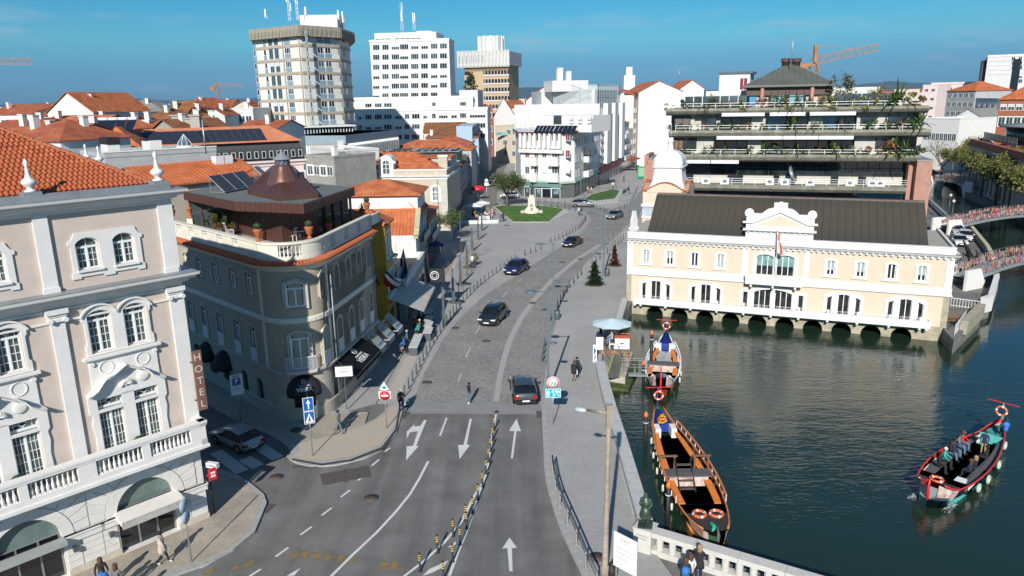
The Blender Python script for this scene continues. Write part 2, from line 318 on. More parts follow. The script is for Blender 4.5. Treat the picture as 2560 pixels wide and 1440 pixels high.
xb=Ag((1030,1008),(1352,1008),(1356,1036),(1020,1034));Aj('crossing_strip',Ar(xb,.008),mat('crossing_concrete',(.24,.245,.25),.9,.08,1))
side=Ag((1200,520),(1212,470),(1232,400),(1262,380),(1275,400),(1252,440),(1245,470),(1240,520));Aj('side_street',Ar(side,.009),mat('side_asphalt',(.19,.18,.17),.9,.1,1))
def Au(pts,w0,z,w1=None):
 mb=A();L=[P(a,b)for a,b in pts];w1=w1 or w0;v=[]
 for i,p in S(L):
  d=(L[min(i+1,len(L)-1)]-L[max(i-1,0)]).normalized();nn=G((-d.y,d.x,0));ww=w0+(w1-w0)*i/(len(L)-1);v+=[p+nn*ww/2,p-nn*ww/2]
 mb.add([(p.x,p.y,z)for p in v],[(2*i,2*i+1,2*i+3,2*i+2)for i in E(len(L)-1)]);return mb
Aj('worn_track',Au([(1240,1004),(1250,940),(1262,890),(1275,850),(1300,800),(1335,750),(1380,700),(1440,650),(1500,612)],.42,.012,.7),mat('mortar_dust',(.47,.46,.445),.9,.25,1.2,col2=(.36,.35,.34)))
Aj('promenade_strip',Au([(972,1000),(1000,950),(1040,868),(1065,800),(1095,740),(1120,690),(1140,645)],1.0,.0085,.8),mat('pinkish_paving',(.56,.47,.41),.85,.2,2,col2=(.44,.40,.37)))
Aj('drain_line',Au([(940,1010),(985,925),(1030,838),(1075,760),(1112,690),(1135,650)],.07,.010),mat('drain_dark',(.06,.06,.06),.8))
marks=A()
def Cp(pts):
 q=Br([[G((a,b,0))for a,b in Ag(*pts)]],.012);k=len(marks.v);marks.add(q.v,q.f)
road_marks=[]
def Cg(p,q,wd):return Au([p,q],wd,.014)
z4=lambda x,y:(500+x/2.4,840+y/2.4)
z5=lambda x,y:(1040+x/2.4,840+y/2.4)
z8=lambda x,y:(1040+x/3.6,560+y/3.6)
def rm(mb,m=PAINT,nm='painted_line'):return Aj(nm,mb,m)
for p,q in[(z4(1440,600),z4(1480,492)),(z4(1110,695),z4(1140,672)),(z4(1030,780),z4(1075,742)),(z4(948,868),z4(995,828)),(z4(845,968),z4(900,926)),(z4(730,1078),z4(790,1032)),(z4(602,1195),z4(670,1145)),(z4(455,1325),z4(530,1270)),(z4(295,1445),z4(365,1400))]:
 rm(Cg(p,q,.13),nm='lane_dash')
for p,q in[(z8(380,1420),z8(408,1350)),(z8(450,1200),z8(490,1105)),(z8(538,990),z8(580,905)),(z8(772,660),z8(830,605)),(z8(905,532),z8(945,495)),(z8(1050,420),z8(1110,385)),(z8(1190,330),z8(1225,305)),(z8(1320,245),z8(1345,232)),(z8(1535,100),z8(1575,75)),(z8(1630,38),z8(1665,18))]:
 rm(Au([p,q],.12,.013),mat('faded_paint',(.45,.45,.44),.8,.2,5),'lane_dash')
rm(Au([z4(780,1450),z4(910,1320),z4(1060,1180),z4(1180,1050),z4(1260,950),z4(1320,850),z4(1370,752)],.15,.014))
rm(Au([z5(480,470),z5(455,600),z5(430,790),z5(415,850),z5(360,1015),z5(300,1180),z5(255,1290),z5(200,1440)],.14,.014))
rm(Au([z5(405,880),z5(350,960),z5(270,1120),z5(170,1240),z5(50,1350),z5(-80,1450)],.14,.0145))
def arrow(pts):rm(Ar(Ag(*pts),.014),nm='road_arrow')
arrow([z5(569,735),z5(582,735),z5(603,572),z5(630,572),z5(603,498),z5(558,570),z5(590,572)])
arrow([z5(560,1413),z5(580,1413),z5(575,1274),z5(606,1272),z5(561,1210),z5(517,1277),z5(548,1274)])
arrow([z5(322,497),z5(335,498),z5(305,653),z5(324,655),z5(262,740),z5(252,655),z5(285,654)])
arrow([z4(1345,505),z4(1360,505),z4(1297,660),z4(1312,662),z4(1236,748),z4(1240,662),z4(1278,660),z4(1308,572),z4(1260,580),z4(1241,617),z4(1240,575),z4(1290,527),z4(1283,545),z4(1322,540)])
arrow([z5(40,1440),z5(80,1400),z5(195,1347),z5(170,1385),z5(100,1420)]);arrow([z5(190,1270),z5(240,1233),z5(240,1250),z5(215,1265)])
arrow([z4(520,1440),z4(605,1392),z4(565,1440)])
rm(Ar(Ag((1110,1340),(1112,1360),(1100,1352)),.0141))if 0 else None
for k,(a,b_)in S([((545,1330),(600,1290)),((612,1336),(655,1292)),((690,1340),(715,1305)),((755,1348),(790,1315)),((835,1352),(865,1318)),((895,1360),(925,1330)),((265,1380),(330,1345)),((195,1410),(230,1385)),((1075,1392),(1130,1358)),((1160,1400),(1180,1355)),((20,1430),(90,1400))]):
 rm(Au([z4(*a),z4(*b_)],.32,.0135),YPAINT,'worn_marking')
YL=Au([z4(1075,1392),z4(1250,1405)],.12,.0136);rm(YL,YPAINT,'worn_marking')
rm(Ar(Ag(z4(870,795),z4(950,800),z4(885,878),z4(800,868)),.0132),mat('rusty_cover',(.10,.085,.078),.7,.2,6),'service_cover_sheet')
rm(Au([z4(370,1212),z4(540,1262),z4(700,1310),z4(950,1335),z4(1250,1368)],.08,.0131),mat('tar_joint',(.15,.14,.13),.9),'road_joint')
rm(Au([z4(0,1392),z4(110,1330)],.16,.014))
for p,q in[(z4(95,695),z4(255,815)),(z4(270,735),z4(350,785)),(z4(350,660),z4(470,735)),(z4(180,720),z4(250,770))][:3]:
 rm(Au([p,q],.8,.0142),mat('zebra_setts',(.50,.50,.48),.8,.1,20),'zebra_stripe')
isl=Ag(z4(1215,460),z4(1180,590),z4(1090,690),z4(1000,735),z4(920,757),z4(820,780),z4(730,787),z4(650,785),z4(590,772),z4(540,748),z4(518,720),z4(548,700),z4(505,650),z4(400,590),z4(300,555),z4(150,470),z4(0,390))+[(-29,62),(-27,60)]+[(-16,49)]+Ag(z4(760,455),z4(1010,465),z4(990,535),z4(1060,500),z4(1110,455),z4(1138,407),z4(1210,407))
ib=A();ib.pr(isl,-.02,.1,bottom=False);Aj('corner_pavement',ib,KERB)
isb=Ag(z4(1190,425),z4(1155,560),z4(1075,655),z4(900,722),z4(730,750),z4(610,742),z4(560,715),z4(605,690),z4(590,650),z4(680,625),z4(800,600),z4(920,560),z4(1040,515),z4(1120,460),z4(1142,425),z=.1)
Aj('limestone_paving',Ar(isb,.104),mat('fine_calcada',(.52,.44,.35),.9,.12,4,bump=.3,bscale=40,col2=(.42,.36,.29)))
isd=Ag(z4(560,735),z4(730,765),z4(900,740),z4(1090,665),z4(1170,560),z4(1195,425),z4(1206,425),z4(1185,565),z4(1100,680),z4(910,752),z4(730,778),z4(545,745),z=.1)
Aj('dark_kerb_band',Ar(isd,.103),CALD)
isu=Ag(z4(590,640),z4(530,640),z4(440,590),z4(300,540),z4(150,455),z4(0,380),z=.1)+[(-28,61),(-16.6,48.6)]+Ag(z4(760,465),z4(1005,470),z4(985,530),z4(900,560),z4(780,598),z4(680,615),z=.1)
Aj('corner_calcada',Ar(isu,.105),CALC)
hk=Ag(z4(345,900),z4(390,950),z4(405,1010),z4(330,1185),z4(200,1292),z4(0,1392),(300,1500),(200,1560),(0,1640))+[(-19.5,24.5),(-13.9,33.5)]
hk=[(-26,44),(-20,38.3)]+Ag(z4(240,790),z4(300,870))+hk[0:]
hk=Ag(z4(240,850),z4(320,905),z4(385,960),z4(402,1010),z4(330,1185),z4(200,1292),z4(0,1392),(330,1480),(200,1560),(0,1640))+[(-28,22),(-30,40),(-21.5,42.4)]
kb=A();kb.pr(hk,-.02,.12,bottom=False);Aj('hotel_kerb',kb,KERB)
hi=Ag(z4(240,862),z4(305,915),z4(350,965),z4(362,1010),z4(295,1175),z4(170,1272),z4(0,1352),(330,1462),(200,1535),(0,1600),z=.12)+[(-28,22),(-30,40),(-22,41.6)]
Aj('hotel_pavement',Ar(hi,.124),CALC)
kp=[P(*p)for p in[(1354,1020),(1358,1100),(1361,1173),(1366,1210),(1373,1240),(1388,1290),(1405,1335),(1428,1385),(1455,1440),(1478,1490),(1510,1560)]]
promo=[o for o in COL.objects if o.name=='promenade_pavement'][0]
ks=None;acc=0
for a,b_ in zip(kp,kp[1:]):
 L=(b_-a).length;k=max(1,round(L/1.0));ang=Ae((b_-a).y,(b_-a).x)
 for i in E(k):
  c=a+(b_-a)*((i+.5)/k)
  if ks is None:mb=A();mb.b(-.5,-.17,-.03,.5,.17,.125);ks=mb.mesh('kerb_stone',[KERB])
  o=J('kerb_stone',ks,promo,(c.x+.16,c.y,0),ang);o.scale=(L/k*.985,1,1)
Bf=mat('window_frame_white',(.78,.80,.80),.45,.02,4)
def AJ(w_,h,rise=0,cols=2,rows=4,transom=0,diamond=False,mid=.07,t=.06,bar=.028,n=8,leafs=2):
 """frame and pane meshes, origin at the opening's lower left, outward -y"""
 f=A();o=Ab(0,w_,0,h-rise,rise,n);i=Ab(t,w_-t,t,h-rise-(t*.3 if rise else t),max(rise-t*.7,0),n)
 f.xp(o,.10,.20,holes=[i])
 ht=h-transom
 if transom:f.b(t,.09,ht-.05,w_-t,.2,ht+.05)
 lw=w_/leafs
 for k in E(1,leafs):f.b(lw*k-mid/2,.085,t,lw*k+mid/2,.19,ht)
 for L in E(leafs):
  x0=lw*L+(t if L==0 else mid/2);x1=lw*(L+1)-(t if L==leafs-1 else mid/2)
  c_=cols//leafs if cols>=leafs else 0
  f.b(x0,.11,t,x0+.035,.16,ht-.02);f.b(x1-.035,.11,t,x1,.16,ht-.02)
  for k in E(1,c_):x=x0+(x1-x0)*k/c_;f.b(x-bar/2,.12,t,x+bar/2,.155,ht)
 for k in E(1,rows):zz=t+(ht-t)*k/rows;f.b(t,.122,zz-bar/2,w_-t,.153,zz+bar/2)
 if transom:
  zc=ht+transom*.52;cx=w_/2;top=h-.04
  if diamond:
   dz=transom*.3;dx=w_*.16
   pts=[(cx-dx,zc),(cx,zc+dz),(cx+dx,zc),(cx,zc-dz)]
   for a,b_ in zip(pts,pts[1:]+pts[:1]):f.bar((a[0],.14,a[1]),(b_[0],.14,b_[1]),.03)
   for s_ in(-1,1):
    f.bar((cx+s_*dx,.14,zc),(cx+s_*(w_/2-t),.14,zc),.028)
    for q in(.32,):f.bar((cx+s_*w_*q,.14,ht),(cx+s_*w_*q,.14,h-rise*.75),.028)
   f.bar((cx,.14,zc+dz),(cx,.14,top),.028);f.bar((cx,.14,ht),(cx,.14,zc-dz),.028)
  else:
   f.bar((cx,.14,ht),(cx,.14,top),.035)
 p=A();p.xp(Ab(.02,w_-.02,.02,h-rise-.02,max(rise-.01,0),n),.145,.165)
 return f.mesh('window',[Bf]),p
GL_H=mat('hotel_glass',(.05,.075,.07),.12,.7,1.1,spec=.8,col2=(.18,.22,.19))
def Bs(root,ws,x,z,y=0,gm=None,nm='window'):
 f,p=ws
 if isinstance(p,A):pass
 w_=J(nm,f,root,(x,y,z));me=_pm(p,gm or GL_H);J('pane',me,w_);return w_
_PM={}
def _pm(p,gm):
 k=(id(p),gm.name)
 if k not in _PM:_PM[k]=(p.mesh('pane',[gm]),p)
 return _PM[k][0]
def Ba(x0,x1,prof,y0=0,ret=True,mi=0):
 """moulding run along x; prof = [(out, z), ...] from bottom to top; mitred return at the right end"""
 mb=A();n=len(prof);v=[]
 for o_,z in prof:v.append((x0,y0-o_,z))
 for o_,z in prof:v.append((x1+(o_ if ret else 0),y0-o_,z))
 f=[(i,n+i,n+i+1,i+1)for i in E(n-1)]
 if ret:
  for o_,z in prof:v.append((x1+o_,y0+14,z))
  f+=[(n+i,2*n+i,2*n+i+1,n+i+1)for i in E(n-1)]
  f.append((n-1,2*n-1,3*n-1));
 k=len(v);v+=[(x0,y0+.3,prof[-1][1]),(x1+(prof[-1][0]if ret else 0),y0+.3,prof[-1][1]),(x0,y0+.3,prof[0][1])]
 f.append((n-1,2*n-1,k+1,k));f.append(Q(E(n))[::-1]+(k,k+2)[:0]if False else Q(E(n))[::-1])
 return mb.add(v,f,mi)
def BS(h,r,name='baluster',m=None,n=8):
 b=A();b.b(-r,-r,0,r,r,h*.08);b.b(-r,-r,h*.93,r,r,h)
 b.la([(r*.55,h*.08),(r*.8,h*.13),(r*.95,h*.26),(r*.85,h*.38),(r*.42,h*.58),(r*.4,h*.74),(r*.7,h*.80),(r*.45,h*.86),(r*.8,h*.93)],n=n);return b.mesh(name,[m or Aa])
HP=mat('hotel_pink_render',(.60,.50,.435),.85,.05,1.2,dirt=.12)
As=mat('hotel_white_trim',(.74,.72,.69),.7,.04,1.5,dirt=.10)
HG=mat('hotel_ground_stone',(.70,.67,.63),.75,.05,2,dirt=.15)
FROST=mat('frosted_green_glass',(.14,.19,.175),.25,.15,1.5)
HFo=P(522,1297)
ht=I('hotel_building','large pink and white classical hotel with orange tiled roof and long balcony','hotel',HFo,K(47))
XL=-25.6;Av=[-2.9-5.07*k for k in E(5)]
holes=[]
for c in Av:
 for x0,x1 in((c-1.26,c-.3),(c+.27,c+1.2)):holes.append(Ab(x0,x1,14.1,15.25,.24,6))
 for x0,x1 in((c-1.28,c-.3),(c+.28,c+1.2)):holes.append(Ab(x0,x1,10.25,12.0,.2,6))
 for x0,x1 in((c-1.42,c-.3),(c+.2,c+1.24)):holes.append(Ab(x0,x1,4.75,8.1,0))
uw=A();uw.xp([(XL,4.3),(0,4.3),(0,16.8),(XL,16.8)],0,.3,holes=holes);C('upper_wall',uw,HP,ht)
bd=A();bd.b(XL,.3,0,-.002,14,17.0);C('side_wall',bd,HP,ht)
for k in E(5):
 xr=0.02-5.07*k if k else.04;xl=xr-.56
 p_=A();p_.b(xl,-.12,13.3,xr,0,16.8);p_.b(xl,-.12,4.7,xr,0,12.0);p_.b(xl-.04,-.16,13.3,xr+.04,0,13.55)
 if k==0:p_.b(xr-.001,-.12,4.7,xr+.12,.56,16.8)
 C('pilaster',p_,As,ht)
 c_=A();c_.b(xl-.10,-.22,12.28,xr+.10,0,12.4);c_.b(xl-.05,-.17,12.2,xr+.05,0,12.28);c_.b(xl-.16,-.3,12.4,xr+.16,0,12.62)
 for sx in(xl-.02,xr+.02):c_.t_([(sx,-.30,12.12),(sx,.0,12.12)],.11,10)
 c_.b(xl,-.24,12.06,xr,0,12.2);C('capital',c_,As,ht)
 if k:continue
topc=Ba(XL,.02,[(.02,16.62),(.1,16.66),(.14,16.8),(.3,16.86),(.36,16.95),(.56,17.0),(.6,17.1),(.7,17.14),(.74,17.26)]);C('cornice',topc,As,ht)
midc=Ba(XL,.02,[(.02,12.6),(.12,12.64),(.16,12.78),(.34,12.84),(.4,12.95),(.6,13.0),(.66,13.12),(.76,13.16),(.8,13.3)]);C('cornice',midc,As,ht)
zt=A();zt.b(XL,-.7,17.262,.7,.35,17.29);zt.b(XL,-.16,17.29,.18,.5,17.5);zt.b(XL,-.75,13.302,.75,0,13.325);C('gutter',zt,Ay,ht)
fr=A();fr.b(XL,-.06,11.98,-.56,0,12.06);fr.b(XL,-.09,12.5,-.56,0,12.6);C('frieze_band',fr,As,ht)
w3=AJ(.95,1.39,.24,4,3,transom=.42,bar=.025);w2=AJ(.98,1.95,.2,4,4,transom=.48,diamond=True);w1=AJ(1.1,2.62,0,6,6,bar=.022);w1t=AJ(1.1,.52,0,2,1,transom=.44,diamond=True)
AS=lambda c,r,a0,a1,n:[(c[0]+r*cos(K(a0+(a1-a0)*i/n)),c[1]+r*sin(K(a0+(a1-a0)*i/n)))for i in E(n+1)]
for c in Av:
 for x in(c-1.26,c+.26):Bs(ht,w3,x,14.1)
 for x in(c-1.28,c+.25):Bs(ht,w2,x,10.25)
 for x in(c-1.42,c+.17):Bs(ht,w1,x,4.78)
 for x in(c-1.42,c+.17):Bs(ht,w1t,x,7.56)
 s3=A();ol=[(c-1.55,13.72),(c-1.2,13.72),(c-1.2,13.80),(c-.25,13.80),(c-.25,13.7),(c+.2,13.7),(c+.2,13.80),(c+1.2,13.80),(c+1.2,13.72),(c+1.52,13.72),(c+1.52,14.0),(c+1.45,14.0),(c+1.45,15.2),(c+1.55,15.2),(c+1.55,15.35),(c+1.42,15.42),(c+1.32,15.55),(c+1.26,15.72),(c-1.26,15.72),(c-1.32,15.55),(c-1.42,15.42),(c-1.55,15.35),(c-1.55,15.2),(c-1.47,15.2),(c-1.47,14.0),(c-1.55,14.0)]
 s3.xp(ol,-.07,-.001,holes=[Ab(c-1.27,c-.29,14.08,15.25,.25,6),Ab(c+.26,c+1.21,14.08,15.25,.25,6)]);s3.b(c-1.33,-.16,14.0,c-.24,-.07,14.08);s3.b(c+.2,-.16,14.0,c+1.27,-.07,14.08)
 C('window_surround',s3,As,ht)
 s2=A();ol=[(c-1.5,10.15),(c+1.45,10.15),(c+1.45,10.6),(c+1.36,10.7),(c+1.36,11.7),(c+1.44,11.8),(c+1.44,12.0)]+AS((c+.72,11.62),.82,28,152,8)+AS((c-.78,11.62),.82,28,152,8)+[(c-1.5,12.0),(c-1.5,11.8),(c-1.42,11.7),(c-1.42,10.7),(c-1.5,10.6)]
 s2.xp(ol,-.10,-.001,holes=[Ab(c-1.29,c-.29,10.24,12.0,.21,6),Ab(c+.24,c+1.24,10.24,12.0,.21,6)])
 for cx in(c-.78,c+.72):
  pts=AS((cx,11.62),.86,25,155,10)
  for a,b_ in zip(pts,pts[1:]):s2.bar((a[0],-.14,a[1]),(b_[0],-.14,b_[1]),.08,.10,up=(0,1,0))
 C('window_surround',s2,As,ht)
 sill=A();sill.b(c-1.7,-.26,10.0,c+1.66,0,10.12);sill.b(c-1.6,-.2,9.93,c+1.56,0,10.0);sill.b(c-1.5,-.08,9.0,c+1.46,0,9.93)
 for s_ in(-1,1):
  q=AS((c+s_*.8,9.5),.30,0,360,14)
  for a,b_ in zip(q,q[1:]):sill.bar((a[0]*1.0,-.10,a[1]),(b_[0],-.10,b_[1]),.035)
  sill.t_([(c+s_*1.38,-.17,9.78),(c+s_*1.38,-.05,9.78)],.1,10)
 C('sill_panel',sill,As,ht)
 s1=A();ol=[(c-1.75,4.72),(c-1.42,4.72),(c-1.42,8.1),(c+1.27,8.1),(c+1.27,4.72),(c+1.6,4.72),(c+1.52,6.3),(c+1.6,6.9),(c+1.55,7.3),(c+1.66,7.45),(c+1.66,8.35),(c+1.46,8.6),(c+1.46,9.0),(c-1.52,9.0),(c-1.52,8.6),(c-1.8,8.35),(c-1.8,7.45),(c-1.66,7.3),(c-1.75,6.9),(c-1.68,6.3)]
 s1.xp(ol,-.09,-.001);s1.b(c-.34,-.09,4.72,c+.19,-.001,8.1);s1.b(c-1.42,-.09,7.42,c-.3,0,7.56);s1.b(c+.17,-.09,7.42,c+1.27,0,7.56);s1.b(c-1.42,-.09,8.04,c+1.27,-.0,8.1)
 C('window_surround',s1,As,ht)
 pd=A()
 def ribb(pts,o0=.09,o1=.42,th=.10):
  for a,b_ in zip(pts,pts[1:]):
   pd.add([(a[0],0,a[1]),(b_[0],0,b_[1]),(b_[0],-o1,b_[1]),(a[0],-o1,a[1]),(a[0],0,a[1]+th),(b_[0],0,b_[1]+th),(b_[0],-o1-.05,b_[1]+th),(a[0],-o1-.05,a[1]+th)],[(0,1,2,3),(7,6,5,4),(3,2,6,7),(0,3,7,4),(1,5,6,2)])
 cc=c-.1
 ribb([(cc-1.72,8.32),(cc-1.55,8.34),(cc-1.3,8.48),(cc-1.05,8.78),(cc-.85,8.98),(cc-.7,9.0)]);ribb([(cc-.78,9.02),(cc-.55,9.06),(cc-.3,9.2),(cc-.05,9.36),(cc+.05,9.4)]);ribb([(cc+.05,9.4),(cc+.3,9.24),(cc+.55,9.10),(cc+.78,9.04)],o1=.34);ribb([(cc+.78,9.02),(cc+.95,8.9),(cc+1.15,8.6),(cc+1.45,8.4),(cc+1.72,8.34)],o1=.4)
 pd.la([(.34,0),(.32,.05),(.2,.08)],T=M.Translation((cc-.95,-.09,8.62))@M.Rotation(pi/2,4,'X'));pd.la([(.3,0),(.28,.05),(.2,.08)],T=M.Translation((cc+.8,-.09,8.7))@M.Rotation(pi/2,4,'X'))
 C('pediment',pd,As,ht)
 sh=A()
 for i in E(9):a=K(-10+25*i);sh.t_([(cc,-.13,8.5),(cc+.3*cos(a),-.16,8.52+.2*sin(a))],[.03,.075],6)
 sh.la([(.1,0),(.07,.07)],T=M.Translation((cc,-.1,8.5))@M.Rotation(pi/2,4,'X'));C('shell_ornament',sh,As,ht)
bl=A();bl.b(XL,-.95,4.40,.16,0,4.56);bl.b(XL,-.82,4.32,.06,0,4.40);bl.b(XL,-.88,4.56,.1,-.56,4.84);bl.b(-.2,-.88,4.56,.1,3,4.84)
bl.b(XL,-.60,4.18,-.0,0,4.32);C('balcony_slab',bl,As,ht)
rl=A();rl.b(XL,-.90,5.58,.12,-.52,5.70);rl.b(XL,-.94,5.70,.16,-.50,5.82);rl.b(-.22,-.9,5.58,.14,3,5.82);C('balcony_rail',rl,As,ht)
bm=BS(.74,.085,'baluster',As)
for c in Av:
 for a,b_ in((c+2.22,c+2.98),(c-.06-.02,c+.28)):
  pp=A();pp.b(a,-.87,4.84,b_,-.57,5.58);C('balcony_post',pp,As,ht)
 for s0,s1_ in((c-2.05,c-.12),(c+.32,c+2.16)):
  k=9
  for i in E(k):J('baluster',bm,ht,(s0+(s1_-s0)*(i+.5)/k,-.72,4.84))
for i in E(14):
 b_=A();b_.b(-.35,-.5,4.02,.35,0,4.18);
 C('bracket',b_,As,ht,(-1.6-i*1.69,0,0))if i%1==0 else None
gh=[Ab(c-1.35,c+1.35,.02,2.2,1.349,16)for c in Av]
gw=A();gw.xp([(XL,0),(0,0),(0,4.3),(XL,4.3)],0,.32,holes=gh);gw.b(-.32,.32,0,0,14,4.3);C('ground_wall',gw,HG,ht)
for c in Av[:4]:x1=min(c+3.67,.04);pl=A();pl.b(c+1.4,-.10,0,x1,0,.38);C('plinth',pl,mat('hotel_plinth',(.55,.47,.38),.8,.08,2,dirt=.2),ht)
for ic,c in S(Av[:3]):
 av=A();av.xp(Ab(c-1.85,c+1.85,2.12,2.2,1.849,18),-.05,-.001,holes=[Ab(c-1.35,c+1.35,2.1201,2.2,1.349,18)])if False else av.xp([(c+1.86*cos(K(t)),2.16+1.86*sin(K(t)))for t in E(0,181,10)]+[(c+1.36*cos(K(t)),2.16+1.36*sin(K(t)))for t in E(180,-1,-10)],-.06,-.001)
 C('archivolt',av,HG,ht)
 nb=15
 for i in E(nb):
  a0=180*i/nb+.7;a1=180*(i+1)/nb-.7
  def hit(t,rr=0):
   dx,dz=cos(K(t)),sin(K(t));k=min(2.5/abs(dx)if abs(dx)>1e-6 else 9,(4.16-2.16)/dz if dz>1e-6 else 9);return(c+dx*k*1.0,2.16+dz*k)
  r0=1.9;st=2.45+(.22 if i%2 else 0)
  def ptr(t,r):return(c+r*cos(K(t)),2.16+r*sin(K(t)))
  def lim(t):h_=hit(t);r=min(AG(h_[0]-c,h_[1]-2.16),3.2);return ptr(t,r)
  q=[ptr(a0,r0),lim(a0),lim(a1),ptr(a1,r0)]
  b_=A();b_.xp(q,-.045,-.002);C('voussoir',b_,HG,ht)
 for x0,x1 in((c+1.42,c+2.05),(c+2.07,c+2.99 if ic else.02),(c-2.07,c-1.42)):
  for r in E(4):
   z0=.42+r*.325;b_=A();b_.b(x0+.015,-.045,z0+.012,x1-.015,-.002,z0+.313);C('stone_block',b_,HG,ht)
 im=A();im.b(c-2.1,-.13,1.74,c-1.32,.2,2.1);im.b(c-2.12,-.18,2.02,c-1.32,.2,2.1);im.b(c+1.32,-.13,1.74,min(c+3.1,.1),.2,2.1);im.b(c+1.32,-.18,2.02,min(c+3.1,.14),.2,2.1)
 C('impost',im,HG,ht)
 fg=A();fg.xp(Ab(c-1.34,c+1.34,2.3,2.32,1.22,14),.28,.31);C('fanlight',fg,FROST,ht)
 ff=A();ff.xp([(c-1.34,.02),(c+1.34,.02),(c+1.34,2.3),(c-1.34,2.3)],.2,.28,holes=[[(c-1.28,.12),(c-.45,.12),(c-.45,2.25),(c-1.28,2.25)],[(c-.38,.08),(c+.42,.08),(c+.42,2.25),(c-.38,2.25)],[(c+.5,.12),(c+1.26,.12),(c+1.26,2.25),(c+.5,2.25)]]);C('shopfront_frame',ff,mat('aluminium',(.33,.33,.32),.4,.05,metal=.5),ht)
 gg=A();gg.b(c-1.3,.25,.05,c+1.3,.27,2.28);C('shop_window',gg,GLASSD,ht)
 st=A();st.b(c-1.4,-.14,.0,c+1.4,.3,.14);C('door_step',st,HG,ht)
aw=A();c=Av[0];aw.add([(c-1.45,0,2.32),(c+1.5,0,2.32),(c+1.5,-1.0,2.2),(c-1.5,-1.0,2.2),(c-1.45,0,2.0),(c+1.5,0,2.0),(c+1.5,-1.0,1.98),(c-1.5,-1.0,1.98)],[(3,2,1,0),(4,5,6,7),(2,3,7,6),(1,2,6,5),(3,0,4,7)])
aw.add([(c-1.5,-1.0,2.2),(c+1.5,-1.0,2.2),(c+1.5,-1.02,1.84),(c-1.5,-1.02,1.84)],[(0,1,2,3),(3,2,1,0)])
C('entrance_canopy',aw,mat('canopy_cloth',(.70,.67,.62),.8,.05,3),ht)
aw=A();c=Av[1];aw.b(c-1.4,-.5,1.9,c+1.42,0,2.12);C('shutter_box',aw,mat('shutter_box',(.34,.36,.35),.6,.05,2),ht)
for x in(Av[0]-1.75,Av[1]+1.75,Av[0]+1.75):
 lm=A();lm.b(x-.09,-.28,1.28,x+.09,-.05,1.5);lm.b(x-.03,-.05,1.35,x+.03,0,1.43);C('wall_lamp',lm,Af,ht)
sg=I('hotel_sign','vertical brown projecting sign reading HOTEL on the corner of the pink hotel','sign',HFo,K(47))
sb=A();sb.b(.10,-.36,6.15,.54,-.20,9.25);o=C('sign_board',sb,mat('brown_sign',(.20,.105,.075),.55,.06,3),sg)
br_=A();[br_.b(-.02,-.30,zz,.12,-.25,zz+.07)for zz in(6.7,8.7)];C('bracket',br_,Af,sg)
for i,ch in S('HOTEL'):
 Aq(ch,.52,mat('sign_letter',(.62,.58,.54),.5,0),sg,(.32,-.368,8.92-i*.61),(pi/2,0,0),depth=.01)
LEAF_D=mat('box_leaf',(.022,.060,.022),.8,.4,8,col2=(.05,.11,.035))
def BT(r,n=420,leaf=.05,seed=1,m=None):
 rr=Ac.Random(seed);mb=A()
 for i in E(n):
  z=rr.uniform(-1,1);a=rr.uniform(0,2*pi);q=sqrt(1-z*z);d=G((q*cos(a),q*sin(a),z));p=d*r*rr.uniform(.88,1.04);u=d.cross(G((rr.random(),rr.random(),rr.random()))).normalized();v=d.cross(u);t=rr.uniform(-.6,.6);u2=(u+d*t).normalized()
  mb.add([p-u2*leaf,p+v*leaf*.6,p+u2*leaf,p-v*leaf*.6],[(0,1,2,3)])
 mb.la([(.02,-r*.95)]+[(r*.93*cos(K(t)),r*.93*sin(K(t)))for t in E(-70,71,20)]+[(.02,r*.95)],n=10)
 return mb.mesh('foliage',[m or LEAF_D])
bb=BT(.30)
for i,(x,lb)in S(((Av[0]+.05,'dark green clipped box ball on the hotel balcony, right-hand of the two'),(Av[1]+.1,'dark green clipped box ball on the hotel balcony, left-hand of the two'))):
 b_=I('potted_bush',lb,'potted plant',HFo+M.Rotation(K(47),3,'Z')@G((x,-.35,4.56)),K(47),'clipped balls on the hotel balcony')
 J('foliage',bb,b_,(0,0,1.0));C('pot',A().la([(.16,0),(.22,.1),(.24,.62),(.27,.7)],n=12),Af,b_)
AZ=mat('clay_tile',(.43,.10,.036),.75,.3,2.6,col2=(.54,.145,.055),bump=.25,bscale=30,dirt=.22)
TILE2=mat('clay_tile_worn',(.44,.12,.05),.85,.3,2.2,col2=(.56,.2,.1),bump=.25,bscale=30,dirt=.4)
ex,ey,ez=-.28,.75,17.46;ps=.57
rf=A();R0_=11.0
rf.add([(ex,ey,ez),(XL,ey,ez),(XL,ey+6.5,ez+6.5*ps),(ex-6.5,ey+6.5,ez+6.5*ps),(ex,ey+13,ez),(XL,ey+13,ez)],[(1,0,3,2),(0,4,3),(4,5,2,3)]);rfo=C('roof',rf,AZ,ht)
tw,tl=.215,.34;sl_=sqrt(1+ps*ps);cosr,sinr=1/sl_,ps/sl_
tm=A();prof=[(-.108,.0),(-.08,.03),(-.04,.06),(0,.07),(.04,.055),(.07,.016),(.09,.004),(.116,.004)]
v=[];
for s_,dz in((0,.03),(tl*1.12,.0)):
 for x,z in prof:v.append((x,s_*cosr-(z+dz)*sinr,s_*sinr+(z+dz)*cosr))
n=len(prof);tm.add(v,[(i,i+1,n+i+1,n+i)for i in E(n-1)],smooth=True)
v2=[(x,-(.0)*sinr,0)for x,z in prof];tm.add([v[i]for i in E(n)]+[(v[i][0],v[i][1]+.012,v[i][2]-.035)for i in E(n)],[(n+i,n+i+1,i+1,i)for i in E(n-1)])
tme=tm.mesh('tile',[AZ]);rows=int(6.5*sl_/tl);cnt=[]
import itertools
spots=[]
